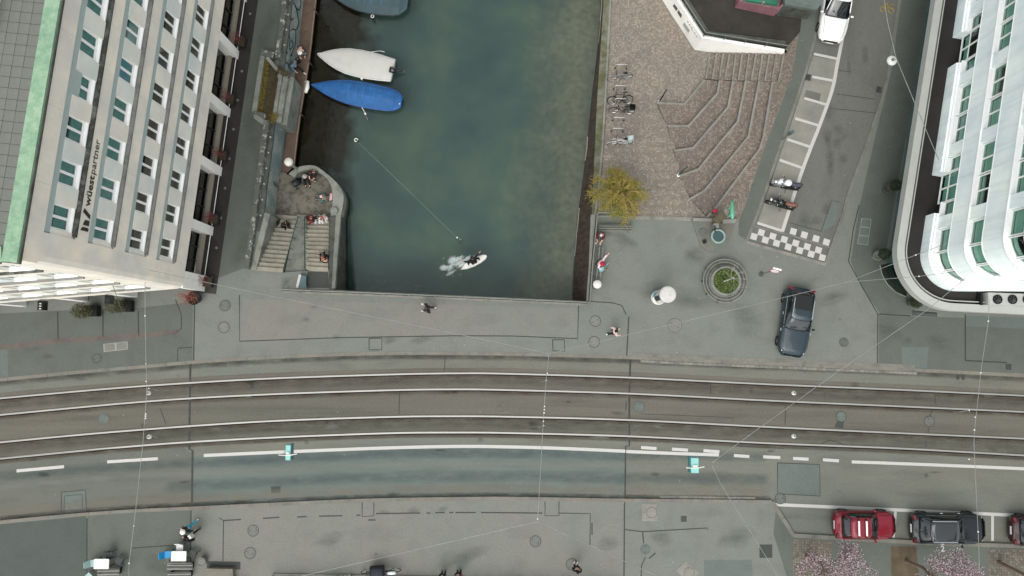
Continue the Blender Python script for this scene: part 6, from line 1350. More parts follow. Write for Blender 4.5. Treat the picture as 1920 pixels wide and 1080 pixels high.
g.tube([(.05, .52, .36), (.12, .62, .5), (.1, .74, .55)], [.03, .02, .01], 5); g.tube([(-.05, .52, .36), (-.12, .6, .48)], [.03, .01], 5); g.tube([(0, -.48, .28), (.08, -.66, .3), (.12, -.8, .2)], [.035, .02, .01], 5); g.build('body', m_bronze, scu, True)
rpst = thing('red_post', 'short post with round red head beside the pillar', 'post', P(1335, 399, 0)); b_ = rpst.location; MB(b_).tube([b_, b_+Vector((0, 0, .62))], .07, 8).build('stem', m_conc_d, rpst); MB(b_).ball(tuple(b_+Vector((0, 0, .72))), .15).build('head', pm('red_head', '!a3202e', 0.5, var=0.2), rpst, True)
# bollard posts at the steps
for (x, y), d in (((1236, 191), 'dark handrail post at the lowest seat step'), ((1272, 329), 'green handrail post with white foot at the middle seat steps')):
    b_ = Pp(x, y); o = thing('bollard_post', d, 'post', b_, group='posts at the seat steps'); MB(b_).lathe([(.11, 0), (.11, .06), (.05, .08)], tuple(b_), 12).build('foot', m_fend, o); MB(b_).tube([b_, b_+Vector((0, 0, 2.1)), b_+Vector((0.02, 0, 2.25))], [.05, .035, .05], 7).build('shaft', m_green if x > 1250 else m_iron_d, o); MB(b_).ball(tuple(b_+Vector((0.02, 0, 2.3))), .06).build('knob', m_green, o)
# street sign, parking post
sg = thing('sign_post', 'round white traffic sign on a post near the parked estate car', 'sign', P(1427, 514, 0)); b_ = sg.location
MB(b_).lathe([(.17, 0), (.17, .05), (.05, .07)], tuple(b_), 14).build('foot', m_conc_d, sg); MB(b_).tube([b_, b_+Vector((0, 0, 2.75))], .035, 7).build('pole', m_rail, sg)
n_ = Vector((-.25, -.95, .15)).normalized(); u_ = n_.cross(Vector((0, 0, 1))).normalized(); v_ = n_.cross(u_); ce = b_+Vector((0, -.06, 2.45))
for off, m_, r_ in ((.0, pm('sign_red', '!a02a35', 0.4), .32), (.012, pm('sign_white', '!c6c6c2', 0.4, var=.02), .25)):
    mb = MB(b_); p0 = [ce+n_*off+(u_*math.cos(a)+v_*math.sin(a))*r_ for a in [k*math.pi/12 for k in range(24)]]; p1 = [p-n_*.01 for p in p0]; mb.add(p0+p1, [tuple(range(24)), tuple(reversed(range(24, 48)))]+[(i, (i+1) % 24, 24+(i+1) % 24, 24+i) for i in range(24)]); mb.build('sign_disc', m_, sg)
mb = MB(b_); mb.box(tuple(b_+Vector((.05, .03, 2.70))), (.5, .10, .12), -.25); mb.build('sign_bracket', m_fend, sg)
pk = thing('parking_post', 'slim ticket post at the left kerb of the parking bays', 'post', P(1466, 262, 0)); b_ = pk.location; MB(b_).tube([b_, b_+Vector((0, 0, 1.3))], .04, 7).build('pole', m_rail, pk); MB(b_).box(tuple(b_+Vector((0, 0, 1.55))), (.24, .2, .5), .4).build('ticket_box', m_teal, pk)
# lamps
lp = thing('globe_lamp', 'lamp post with white globe at the corner of the landing', 'lamp', P(556, 316, -1.25)); b_ = lp.location; MB(b_).tube([b_, b_+Vector((0, 0, 1.5))], [.10, .06], 8).build('pole', m_conc, lp); MB(b_).lathe([(0, 1.46), (.2, 1.5), (.28, 1.66), (.27, 1.8), (.2, 1.9), (0, 1.93)], tuple(b_), 20).build('globe', pm('globe_white', '!c4c2ba', 0.4, var=0.03), lp, True)
# ================================================================ CAFE FURNITURE (bottom left)
m_tab = pm('table_white', '!c2c2be', 0.4, var=0.02)
def table(label, c, w_, d_, rz=0.0):
    p = P(*c, .74); o = thing('cafe_table', label, 'table', Vector((p.x, p.y, 0)), rz, 'white cafe tables')
    mb = MB(); r_ = .05; pts = []
    for sx, sy in ((1, 1), (-1, 1), (-1, -1), (1, -1)):
        a0 = math.atan2(sy, sx)-math.pi/4
        for k in range(4): a = a0+k*math.pi/6; pts.append((sx*(w_/2-r_)+r_*math.cos(a), sy*(d_/2-r_)+r_*math.sin(a)))
    mb.prism(pts, .71, .745, bottom=True); mb.build('table_top', m_tab, o)
    for sx in (-1, 1):
        for sy in (-1, 1): MB().tube([(sx*(w_/2-.08), sy*(d_/2-.08), 0), (sx*(w_/2-.1), sy*(d_/2-.1), .71)], .02, 5).build('leg', m_iron_d, o)
def chair(label, c, rz, mat, grp='cafe chairs'):
    p = P(*c, .45); o = thing('cafe_chair', label, 'chair', Vector((p.x, p.y, 0)), rz, grp)
    s_ = MB(); s_.loft([[(-.22, -.21, .43), (.22, -.20, .45), (.22, .20, .45), (-.22, .21, .43)], [(-.22, -.21, .46), (.22, -.20, .48), (.22, .20, .48), (-.22, .21, .46)]]); s_.build('seat', mat, o)
    b_ = MB(); b_.loft([[(-.20, -.21, .46), (-.17, -.21, .46), (-.17, .21, .46), (-.20, .21, .46)], [(-.30, -.21, .70), (-.27, -.21, .70), (-.27, .21, .70), (-.30, .21, .70)], [(-.36, -.16, .86), (-.33, -.16, .86), (-.33, .16, .86), (-.36, .16, .86)]]); b_.build('backrest', mat, o)
    for sx in (-.19, .19):
        for sy in (-.18, .18): MB().tube([(sx*1.15, sy*1.15, 0), (sx, sy, .44)], .014, 5).build('leg', m_iron_d, o)
m_chb = pm('blue_plastic', '!1f7fae', 0.45, var=.05); m_cht = pm('pale_teal_plastic', '!8fa8a4', 0.5, var=.05); m_chk = pm('black_plastic', '!1e2123', 0.5)
table('white cafe table with blue chair', (335, 1043), .92, .60); table('white cafe table with pale teal chair', (190, 1057.5), .92, .60)
chair('bright blue cafe chair left of a white table', (314, 1040), 0.05, m_chb); chair('white cafe chair above a white table', (337, 1028), -1.55, m_tab); chair('black cafe chair right of the table with the blue chair', (362, 1039), 2.8, m_chk)
chair('pale teal cafe chair left of the lower table', (175, 1056), 0.1, m_cht); chair('black cafe chair above the lower table', (205, 1041), -1.5, m_chk); chair('black cafe chair right of the lower table', (224, 1052), 2.6, m_chk); chair('pale cafe chair at the bottom left edge', (166, 1082), 0.8, m_cht)
bench('pale slatted bench below the table with the blue chair', (313, 1062), (361, 1062), .42, 4, m_slat_l, back=True, grp='cafe benches'); bench('pale slatted bench at the bottom edge under another bench', (314, 1079), (358, 1078), .40, 4, m_slat_l, back=False, grp='cafe benches'); bench('pale slatted bench below the lower white table', (182, 1073), (224, 1072), .42, 4, m_slat_l, back=False, grp='cafe benches')
for cx, cy, r_, lb_ in ((377, 1054, .27, 'round grey stool beside the white cafe table'), (317, 1053, .2, 'round grey stool half under the table')):
    p = P(cx, cy, .5); o = thing('stool', lb_, 'stool', Vector((p.x, p.y, 0))); c = (p.x, p.y, 0); MB(o.location).lathe([(r_*.8, 0), (r_, .45), (r_, .5), (r_*.85, .5), (r_*.8, .46), (0, .46)], c, 20).build('drum', m_patch_l, o); mb = MB(o.location); [mb.bar((p.x-r_*.6, p.y+q), (p.x+r_*.6, p.y+q), .04, .46, .49) for q in (-.1, 0, .1)]; mb.build('seat_bars', m_rail, o)
sb = thing('stone_block', 'pale stone block at the bottom edge right of the cafe', 'block', P(412, 1080, 0)); MB(sb.location).prism(PL([(388, 1066), (436, 1067), (438, 1096), (387, 1096)], .4), 0, .4).build('block', stained('block_stone', '#9b9788', '#84816f', 0.4, 0.7), sb)
# ================================================================ PLANTS
def leaf_mat(n, c, v=.3): return pm(n, c, 0.7, var=v, scale=5, fvar=.2, spec=.2)
m_red1 = leaf_mat('red_leaves', '!6a2a33'); m_red2 = leaf_mat('dry_red_leaves', '!7c4a44'); m_ol = leaf_mat('olive_leaves', '!33371f'); m_ol2 = leaf_mat('brown_leaves', '!4f4a2c'); m_dkg = leaf_mat('box_leaves', '!26301f'); m_dkg2 = leaf_mat('box_leaves_light', '!38432a')
def shrub(parent, base, rx, ry, h, n, mats, size=.08, twigs=10, tm=None):
    mb = MB(parent.location); tp = []
    for k in range(twigs):
        a = random.uniform(0, 6.28); r_ = random.uniform(.3, 1); mb.tube([base, base+Vector((rx*.4*r_*math.cos(a), ry*.4*r_*math.sin(a), h*.55)), base+Vector((rx*r_*math.cos(a), ry*r_*math.sin(a), h*random.uniform(.75, 1.05)))], [.018, .012, .006], 4)
    mb.build('stems', tm or m_bark_d, parent)
    mb = MB(parent.location); pts = []
    for k in range(n):
        a = random.uniform(0, 6.28); r_ = random.random()**.5; z = random.uniform(.35, 1.0); q = math.sqrt(max(.05, 1-((z-.6)/.62)**2)); pts.append(base+Vector((rx*r_*q*math.cos(a), ry*r_*q*math.sin(a), h*z)))
    for i, p in enumerate(pts): leafcloud(mb, [p], size, mi=i % len(mats))
    mb.build('foliage', mats, parent)
lbls = ('uppermost', 'second from the top', 'middle', 'second from the bottom', 'lowest')
for (x, y), d in zip(((457, 84), (437, 190), (423, 295), (407, 413), (395, 530)), lbls):
    b_ = P(x, y, 0); o = thing('planter_box', 'dark planter box with red shrub at the stone facade, %s of five' % d, 'planter', b_, group='planter boxes at the facade piers')
    q = [FE.u*-.28+FE.n*-.22, FE.u*.28+FE.n*-.22, FE.u*.28+FE.n*.22, FE.u*-.28+FE.n*.22]
    MB(b_).hexa([b_+p for p in q]+[b_+p*1.12+Vector((0, 0, .5)) for p in q]).build('box', m_granite, o); MB(b_).add([b_+p*.95+Vector((0, 0, .505)) for p in q], [(0, 1, 2, 3)]).build('soil', m_soil, o)
    shrub(o, b_+Vector((-.1, .05, .5)), .42, .42, .85, 220 if d != 'lowest' else 90, [m_red1, m_red2], .055, 16, m_red2)
for (x, y), sx, d in (((178, 584), .5, 'left of two square black planters with olive shrubs at the street facade'), ((240, 575), .52, 'right of two square black planters with olive shrubs at the street facade')):
    b_ = P(x, y, 0); o = thing('square_planter', d, 'planter', b_, -.07, 'square black planters'); MB().loft([[(-sx*.8, -sx*.62, 0), (sx*.8, -sx*.62, 0), (sx*.8, sx*.62, 0), (-sx*.8, sx*.62, 0)], [(-sx*.9, -sx*.7, .6), (sx*.9, -sx*.7, .6), (sx*.9, sx*.7, .6), (-sx*.9, sx*.7, .6)]]).build('tub', m_iron_d, o)
    mb_o = bpy.data.objects.new('dummy', None); bpy.data.objects.remove(mb_o)
    o.rotation_euler = (0, 0, 0); shrub(o, b_+Vector((-.12, -.02, .55)), .62, .5, 1.1, 900, [m_ol, m_ol, m_ol2], .09, 14)
b_ = P(370, 560, 0); o = thing('round_pot', 'round dark pot with dry red shrub at the building corner', 'planter', b_); MB(b_).lathe([(.28, 0), (.42, .5), (.44, .55), (.38, .55), (.36, .45), (0, .45)], tuple(b_), 20).build('pot', m_iron_d, o, True); shrub(o, b_+Vector((-.2, 0, .45)), .75, .5, .8, 420, [m_red2, leaf_mat('rust_leaves', '!8a5038')], .06, 26, m_red2)
for (x, y), d, h in (((1659, 356), 'clipped ball shrub in a pot by the dark shop windows', 1.25), ((1640, 481), 'clipped ball shrub in a pale pot by the corner entrance', 1.1), ((1705, 568), 'small clipped shrub in a square pot under the canopy corner', .7)):
    b_ = P(x, y, 0); o = thing('topiary', d, 'shrub', b_, group='clipped ball shrubs'); MB(b_).lathe([(.2, 0), (.3, .42), (.32, .46), (.26, .46), (.24, .4), (0, .4)], tuple(b_), 16).build('pot', m_slab if x < 1650 else m_conc_d, o, True); MB(b_).tube([b_+Vector((0, 0, .4)), b_+Vector((0, 0, h))], .03, 6).build('stem', m_bark_d, o)
    mb = MB(b_); pts = []
    for k in range(1500):
        v = Vector((random.gauss(0, 1), random.gauss(0, 1), random.gauss(0, 1))).normalized()*.38*random.uniform(.7, 1.03); pts.append(b_+Vector((0, 0, h+.15))+v)
    for i, p in enumerate(pts): leafcloud(mb, [p], .06, mi=i % 2)
    mb.build('foliage', [m_dkg, m_dkg2], o)
# yellow weeping shrub tree on the quay
yt = thing('weeping_tree', 'yellow green weeping tree bursting into leaf on the quay', 'tree', Pp(1150, 378)); b_ = yt.location; tr_ = MB(b_); lv = MB(b_); m_y1 = leaf_mat('yellow_leaves', '!7e7720'); m_y2 = leaf_mat('olive_yellow_leaves', '!636822'); m_y3 = leaf_mat('ochre_leaves', '!847a33'); m_y4 = leaf_mat('deep_olive_leaves', '!4d4f18')
top = b_+Vector((.12, .15, 2.0)); tr_.tube([b_, b_+Vector((.05, .05, 1.0)), top], [.13, .10, .07], 8); tr_.build('trunk', m_bark_d, yt)
limb = MB(b_)
for k in range(28):
    a = k*2.4+random.uniform(-.4, .4); R_ = random.uniform(.45, 1.5); h = random.uniform(.45, 1.35)
    pth = [top+Vector((0, 0, -.3)), top+Vector((R_*.35*math.cos(a), R_*.35*math.sin(a), h*.8)), top+Vector((R_*.75*math.cos(a), R_*.75*math.sin(a), h)), top+Vector((R_*1.05*math.cos(a), R_*1.05*math.sin(a), h*.35)), top+Vector((R_*1.15*math.cos(a), R_*1.15*math.sin(a), -random.uniform(.3, 1.0)))]
    sm = smooth(pth, 5); limb.tube(sm, [max(.005, .035*(1-i/len(sm))) for i in range(len(sm))], 4)
    for p in sm[4:]:
        for _ in range(3):
            d = Vector((math.cos(a)+random.uniform(-1.3, 1.3), math.sin(a)+random.uniform(-1.3, 1.3), random.uniform(-.9, .5))).normalized(); L_2 = random.uniform(.25, .65); e = p+d*L_2+Vector((0, 0, -.12)); limb.tube([p, p.lerp(e, .5)+Vector((0, 0, .05)), e], [.008, .006, .003], 3, cap=False)
            for q in range(10):
                f = random.random(); pt = p.lerp(e, f)+Vector((random.uniform(-.05, .05), random.uniform(-.05, .05), random.uniform(-.06, .03))); leafcloud(lv, [pt], .075, mi=random.choice((0, 0, 0, 1, 1, 2, 3)))
for k in range(2600):
    a = random.uniform(0, 6.28); r_ = random.random()**.5*1.25; leafcloud(lv, [top+Vector((r_*math.cos(a)-.1, r_*math.sin(a)-.55*random.random(), random.uniform(-.5, .9)))], .085, mi=random.choice((0, 1, 1, 2, 3)))
limb.build('limbs', pm('reddish_twig', '!8d7450', .8), yt); lv.build('crown', [m_y1, m_y2, m_y3, m_y4], yt)
# blossom trees at lower right
m_p1 = leaf_mat('pink_blossom', '!a8939a', .2); m_p2 = leaf_mat('pale_blossom', '!bbadb1', .15); m_p3 = leaf_mat('mauve_blossom', '!6f5a63', .2); m_p4 = leaf_mat('dark_bud', '!4d3038')
def blossom(label, base, top_px, zc, rx, ry, rz2, n, pit=None):
    b_ = P(*base, 0); ce = P(*top_px, zc); o = thing('blossom_tree', label, 'tree', b_, group='pink blossom trees'); tips = []
    MB(b_).tube([b_, b_.lerp(ce, .4)+Vector((0, 0, .3)), b_+Vector((.1, -.1, zc-.9))], [.13, .10, .08], 8).build('trunk', m_bark_d if n else m_bark, o); mb = MB(b_); s0 = b_+Vector((.1, -.1, zc-1.0)); lf = MB(b_)
    for k in range(9): a = k*.7; branches(mb, s0, (Vector((math.cos(a)*rx*.55, math.sin(a)*ry*.55, .9+.2*random.random()))+(ce-s0)*.25).normalized(), max(rx, ry)*.55, .035, 3, tips, .75, 3, .3)
    mb.build('limbs', m_bark_d, o); cand = [t for t, d in tips if d <= 2]
    for k in range(n):
        t = random.choice(cand)+Vector((random.gauss(0, .16), random.gauss(0, .16), random.gauss(0, .14)))
        q = t-ce
        if (q.x/rx)**2+(q.y/ry)**2+(q.z/rz2)**2 > 1.25: continue
        leafcloud(lf, [t], .085, mi=random.choice((0, 0, 1, 2, 2, 3, 3)), flat=.3)
    lf.build('crown', [m_p1, m_p2, m_p3, m_p4], o)
blossom('pink blossom tree left of the black car, crown over the pavement', (1511, 1042), (1572, 1068), 3.4, 2.35, 1.7, 1.4, 8000)
blossom('pink blossom tree below the black car, crown right of bare soil', (1699, 1052), (1768, 1078), 3.4, 2.3, 1.6, 1.4, 8000)
blossom('blossom tree at the bottom right corner, only its pale trunk in view', (1872, 1054), (1975, 1105), 4.2, 1.8, 1.4, 1.3, 2500)
m_bare = pm('bare_soil', '#6d604c', .95, var=.3, scale=1.5, bump=.4); m_sett = cobble('tree_pit_setts', '#7d7668', '#8a8375', '#5f5b48', 6.0)
for c4, m_ in ((((1670, 1024), (1718, 1024), (1720, 1052), (1726, 1100), (1672, 1100)), m_bare), (((1487, 1012), (1560, 1014), (1560, 1100), (1486, 1100)), m_sett), (((1852, 1028), (1930, 1030), (1930, 1100), (1853, 1100)), m_sett)): sheet(ground, 'tree_pit', quadpx(c4), m_, .0075)
t2m, _w = text_mesh('2', .5, m_paint, .012); o = place('painted_number', t2m, ground, P(1764, 1034, .0075), (0, 0, 0))
# ================================================================ PEOPLE
def skin(name, V, Ed, Rr, mat, parent, sub=1, root=0):
    me = bpy.data.meshes.new(name); me.from_pydata([tuple(v) for v in V], Ed, []); me.materials.append(mat); o = bpy.data.objects.new(name, me); col.objects.link(o); o.parent = parent
    md = o.modifiers.new('skin', 'SKIN'); md.use_smooth_shade = True
    for i, sv in enumerate(me.skin_vertices[0].data): sv.radius = (Rr[i], Rr[i]); sv.use_root = (i == root)
    if sub: m2 = o.modifiers.new('sub', 'SUBSURF'); m2.levels = sub; m2.render_levels = sub
    return o
SK = [pm('skin_a', '!b88a74', .6, var=.05), pm('skin_b', '!c79c86', .6, var=.05)]
def cloth(c): return pm('cloth_'+c.strip('!#'), c, .85, var=.12, scale=6, fvar=.08)
def person(label, loc, rz, pose='walk', top='!22252a', legs='!1c1e24', shoe='!d8d8d4', hair='!2a211b', hat=None, k=1.0, extra=None, grp=None, cat='person'):
    o = thing('person', label, cat, loc, rz, grp); V3 = Vector
    ph = {'hip': .93, 'lean': 0.0}
    hips = [V3((0, s*.10, .92)) for s in (1, -1)]; ch, nk, hd = V3((.0, 0, 1.24)), V3((0, 0, 1.47)), V3((.03, 0, 1.62)); sh = [V3((0, s*.19, 1.41)) for s in (1, -1)]; pel = V3((0, 0, .96))
    kn = [V3((.02, s*.10, .50)) for s in (1, -1)]; an = [V3((0, s*.10, .09)) for s in (1, -1)]; el = [V3((-.02, s*.25, 1.14)) for s in (1, -1)]; wr = [V3((.06, s*.27, .90)) for s in (1, -1)]
    if pose == 'walk':
        kn = [V3((.20, .10, .50)), V3((-.05, -.10, .50))]; an = [V3((.34, .10, .10)), V3((-.36, -.10, .16))]; el = [V3((-.14, .26, 1.16)), V3((.08, -.27, 1.15))]; wr = [V3((-.16, .30, .92)), V3((.28, -.28, 1.0))]
    if pose in ('sit', 'sitground', 'reach'):
        d = .50 if pose != 'sitground' else .82
        mv = lambda v: v-V3((0, 0, d))
        pel, ch, nk, hd = mv(pel)+V3((0, 0, .02)), mv(ch)+V3((.06, 0, 0)), mv(nk)+V3((.12, 0, 0)), mv(hd)+V3((.16, 0, 0)); hips = [mv(v) for v in hips]; sh = [mv(v)+V3((.10, 0, 0)) for v in sh]
        z = .48 if pose != 'sitground' else .34
        kn = [V3((.42, s*.13, z)) for s in (1, -1)]; an = [V3((.46 if pose != 'sitground' else .62, s*.14, .09)) for s in (1, -1)]
        el = [v+V3((.08, s*.08, -.27)) for v, s in zip(sh, (1, -1))]; wr = [v+V3((.32, -s*.03, -.34)) for v, s in zip(sh, (1, -1))]
        if pose == 'reach': el[0] = sh[0]+V3((-.05, .28, -.05)); wr[0] = sh[0]+V3((-.02, .52, .02))
    if pose == 'bend':
        ch, nk, hd = V3((.22, 0, 1.15)), V3((.42, 0, 1.26)), V3((.54, 0, 1.32)); sh = [V3((.36, s*.19, 1.22)) for s in (1, -1)]; el = [V3((.46, s*.22, .98)) for s in (1, -1)]; wr = [V3((.58, s*.16, .78)) for s in (1, -1)]
    if pose == 'surf':
        pel = V3((-.05, 0, .70)); hips = [V3((-.05, s*.11, .68)) for s in (1, -1)]; kn = [V3((.18, .24, .42)), V3((.14, -.24, .42))]; an = [V3((.06, .40, .10)), V3((.02, -.42, .10))]; ch, nk, hd = V3((.06, 0, .96)), V3((.14, 0, 1.16)), V3((.19, 0, 1.30)); sh = [V3((.10, s*.19, 1.10)) for s in (1, -1)]; el = [V3((.16, .44, 1.02)), V3((.20, -.40, .98))]; wr = [V3((.30, .62, 1.06)), V3((.28, -.60, .92))]
    S = lambda v: v*k
    # continuous body: trunk, head, arms with hands and five fingers, legs
    V, E_, R_ = [], [], []
    def nd(v, r_, p=None):
        V.append(S(v)); R_.append(r_*k)
        if p is not None: E_.append((p, len(V)-1))
        return len(V)-1
    a = nd(pel, .13); b_ = nd(ch, .145, a); c = nd(nk, .055, b_); h = nd(hd, .088, c); nd(hd+(hd-nk).normalized()*.09, .075, h); nd(hd+V3((.095, 0, -.01)), .018, h)
    for i, s in enumerate((1, -1)):
        q = nd(sh[i], .062, b_); q = nd(el[i], .046, q); q = nd(wr[i], .032, q); dirn = (wr[i]-el[i]).normalized(); pm_ = nd(wr[i]+dirn*.07, .036, q); sd_ = dirn.cross(V3((0, 0, 1))); sd_ = sd_.normalized() if sd_.length > .01 else V3((0, 1, 0))
        for j, (off, ln) in enumerate(((-.026, .06), (-.009, .075), (.009, .07), (.026, .055))):
            f1 = nd(wr[i]+dirn*(.10+ln*.5)+sd_*off, .0095, pm_); nd(wr[i]+dirn*(.09+ln)+sd_*off+V3((0, 0, -.02)), .008, f1)
        nd(wr[i]+dirn*.07+sd_*.055, .011, q)
        q = nd(hips[i], .085, a); q = nd(kn[i], .058, q); q = nd(an[i], .038, q); nd(an[i]+V3((.12, 0, -.03)), .035, q)
    body = skin('body', V, E_, R_, SK[hash(label) % 2], o)
    V2, E2, R2 = [S(pel+V3((0, 0, .0))), S(ch), S(nk-V3((0, 0, .04)))], [(0, 1), (1, 2)], [.165*k, .175*k, .09*k]
    for i in (0, 1):
        n0 = len(V2); V2 += [S(sh[i]), S(el[i]), S(el[i].lerp(wr[i], .85))]; R2 += [.085*k, .068*k, .052*k]; E2 += [(1, n0), (n0, n0+1), (n0+1, n0+2)]
    skin('jacket', V2, E2, R2, cloth(top), body)
    V2, E2, R2 = [S(pel)], [], [.15*k]
    for i in (0, 1):
        n0 = len(V2); V2 += [S(hips[i]), S(kn[i]), S(an[i]+V3((0, 0, .03)))]; R2 += [.105*k, .078*k, .062*k]; E2 += [(0, n0), (n0, n0+1), (n0+1, n0+2)]
    skin('trousers', V2, E2, R2, cloth(legs), body)
    for i in (0, 1):
        p = S(an[i]); MB().loft([[(p.x-.08*k, p.y-.035*k, p.z-.085*k), (p.x-.08*k, p.y+.035*k, p.z-.085*k), (p.x-.07*k, p.y+.03*k, p.z+.02*k), (p.x-.07*k, p.y-.03*k, p.z+.02*k)], [(p.x+.06*k, p.y-.045*k, p.z-.085*k), (p.x+.06*k, p.y+.045*k, p.z-.085*k), (p.x+.05*k, p.y+.035*k, p.z+.0), (p.x+.05*k, p.y-.035*k, p.z+.0)], [(p.x+.18*k, p.y-.03*k, p.z-.085*k), (p.x+.18*k, p.y+.03*k, p.z-.085*k), (p.x+.17*k, p.y+.02*k, p.z-.04*k), (p.x+.17*k, p.y-.02*k, p.z-.04*k)]]).build('shoe', cloth(shoe), body, True)
    hp = S(hd); up_ = (hd-nk).normalized()
    mb = MB(); mb.ball((hp.x-.015*k, hp.y, hp.z+.035*k), (.112*k, .105*k, .115*k), 12, 8); mb.build('hair', cloth(hair), body, True)
    if hat: mb = MB(); mb.lathe([(.16*k, .08*k), (.16*k, .095*k), (.115*k, .10*k), (.105*k, .17*k), (0, .19*k)], tuple(hp), 16); mb.build('hat', cloth(hat), body, True)
    if extra == 'backpack': mb = MB(); mb.box((S(ch).x-.24*k, 0, S(ch).z+.03), (.18, .30, .42), 0, 0, (.8, .8)); mb.build('backpack', cloth('!c2c0b6'), body)
    if extra == 'bag': mb = MB(); mb.box((wr[1].x*k, wr[1].y*k-.02, wr[1].z*k-.32), (.32, .12, .30), 0, 0, (.85, .8)); mb.build('bag', cloth('!d2d2cd'), body)
    if extra == 'guitar':
        mb = MB(); g0 = S(wr[1]); mb.loft([[(g0.x+.02+r_*math.cos(t)*1.0-.06, g0.y+.25-.3+r_*1.25*math.sin(t), g0.z+zz) for t in [q*math.pi/6 for q in range(12)]] for r_, zz in ((.14, -.04), (.15, 0), (.14, .04))]); mb.tube([(g0.x-.02, g0.y+.1, g0.z+.04), (g0.x+.05, g0.y+.55, g0.z+.1)], .025, 5); mb.build('guitar', pm('teal_guitar', '!6fa3a0', .3), body)
    return o
fa = lambda deg: math.radians(deg)
person('person in black jacket with white bag walking along the bridge railing', P(805, 580), fa(180), 'walk', '!1a1c1f', '!26282c', '!d8d8d4', '!3a3330', extra='bag')
person('person in pale pink top and white shoes walking above the tram tracks', P(1148, 622), fa(10), 'walk', '!cdb3b0', '!141518', '!e2e2de', '!17130f')
person('person in dark red coat sitting at the left end of the cross bench', P(1124, 441), fa(-100), 'sit', '!5d1022', '!3a3c40', '!d8d8d4', '!b5a79c')
person('person in pale pink sweater and red cap sitting on the quay bench', P(1121, 495), fa(-40), 'reach', '!d8bcc0', '!17191b', '!222222', '!6a3b34', hat='!a01f33', extra='guitar')
person('person in blue with white cap bending on the boardwalk by the graffiti', P(571, 100, DECK_Z), fa(-80), 'bend', '!41565e', '!272b30', '!1b1b1b', '!cfcbc2', hat='!d2cec4')
person('person in grey blue hoodie with black trousers on the boardwalk by the planter', P(561, 134, DECK_Z), fa(-35), 'walk', '!5f7785', '!15171a', '!d0d0cc', '!3d3630')
person('person in dark blue sitting on the landing by the curved parapet', P(578, 331, LAND_Z), fa(-90), 'sitground', '!161b29', '!14161b', '!1a1a1a', '!2d2722', hat='!9a988f')
person('person in dark clothes sitting on the parapet at the top of the landing', P(593, 326, LAND_Z+.35), fa(-110), 'sit', '!231f1e', '!17171a', '!222222', '!2a1e18')
person('person in teal jacket sitting at the right parapet of the landing', P(613, 374, LAND_Z), fa(170), 'sitground', '!517270', '!4a6866', '!3a3a3a', '!caa49c')
person('person in red sitting at the top of the right stair', P(586, 409, LAND_Z), fa(-120), 'sitground', '!6c1028', '!7a1530', '!d2b2b0', '!1d1714')
person('person in black and white sitting beside the one in red', P(596, 408, LAND_Z), fa(-80), 'sitground', '!16181c', '!b9c3c4', '!d8d8d4', '!151210')
person('person in pink and white sitting at the stair edge by the stone', P(607, 407, LAND_Z), fa(-70), 'sitground', '!cfc2bf', '!c9c4c0', '!d0d0cc', '!8a5448')
person('person in black and white sitting on the left stair near the wall', P(521, 413, LAND_Z+.2), fa(-120), 'sitground', '!14161a', '!15161a', '!dcdcd8', '!14110f')
person('person in black sitting on the left stair near the green handrail', P(536, 420, LAND_Z+.3), fa(-60), 'sitground', '!1d1a19', '!151517', '!dededa', '!1a1512')
person('person in dark brown sitting alone on the right stair', P(613, 490, -.5), fa(120), 'sitground', '!1d1714', '!1a1614', '!2a2522', '!7e4c42')
person('person with white hat and teal trousers walking at lower left', P(366, 984), fa(-135), 'walk', '!1f2a26', '!2f98ab', '!d5d5d0', '!e0dfda', hat='!d8d7d2')
person('person in black with pale backpack walking at lower left', P(369, 1000), fa(-140), 'walk', '!111319', '!14161c', '!17171a', '!11131a', extra='backpack')
person('person in black standing at the bottom railing', P(832, 1072), fa(-90), 'stand', '!121417', '!121417', '!1b1b1b', '!101010')
person('person with pinkish top standing at the bottom edge', P(861, 1070), fa(-80), 'stand', '!6d5450', '!141414', '!1b1b1b', '!1c1412')
person('person in black with white shoes at the bottom edge', P(1079, 1058), fa(80), 'stand', '!0f1012', '!0f1012', '!e4e4e0', '!0e0e0e')
sf = P(889, 492, WATER_Z); person('person in dark wetsuit crouching on a white surfboard in the basin', sf+Vector((0, 0, .02)), fa(120), 'surf', '!14171a', '!14171a', '!14171a', '!2a2420')
bo = thing('surfboard', 'white surfboard under the crouching rider in the basin', 'surfboard', sf+Vector((0, 0, -.02)), fa(118)+math.pi/2)
MB().loft([[(x, -w2, .02), (x, 0, -.02), (x, w2, .02), (x, w2*.8, .07), (x, 0, .08), (x, -w2*.8, .07)] for x, w2 in ((-.95, .06), (-.8, .18), (-.4, .26), (.1, .27), (.6, .2), (.9, .08), (1.0, .01))]).build('deck', m_fend, bo, True); MB().add([(-.8, 0, 0), (-.65, 0, 0), (-.85, 0, -.2)], [(0, 1, 2)]).build('fin', m_blk, bo)
wk = thing('wake', 'white spray trailing behind the surfer in the basin', 'spray', P(868, 498, WATER_Z)); wk['kind'] = 'stuff'
w_foam = wearmat('wake_foam', '!cfd9d6', 0.95)
def foam_spot(x, y, rx, ry, rot, z):
    c = P(x, y, WATER_Z); o = wear_spot(wk, 'foam_patch', c, rx, ry, WATER_Z+z, w_foam, rot); o.location = -wk.location
for k in range(16):
    t_ = k/15.0; foam_spot(884-48*t_+random.gauss(0, 4), 487+20*t_+random.gauss(0, 3+6*t_), random.uniform(.25, .6), random.uniform(.1, .22), random.uniform(.2, .8), .012+.0006*k)
fo = MB(wk.location)
for k in range(90):
    t_ = random.random()**1.5; p = P(882-40*t_+random.gauss(0, 4+8*t_), 487+18*t_+random.gauss(0, 3+7*t_), WATER_Z+.03); fo.ball((p.x, p.y, p.z), random.uniform(.012, .035), 5, 4)
fo.build('droplets', pm('foam_white', '!b9c4c2', .6), wk)
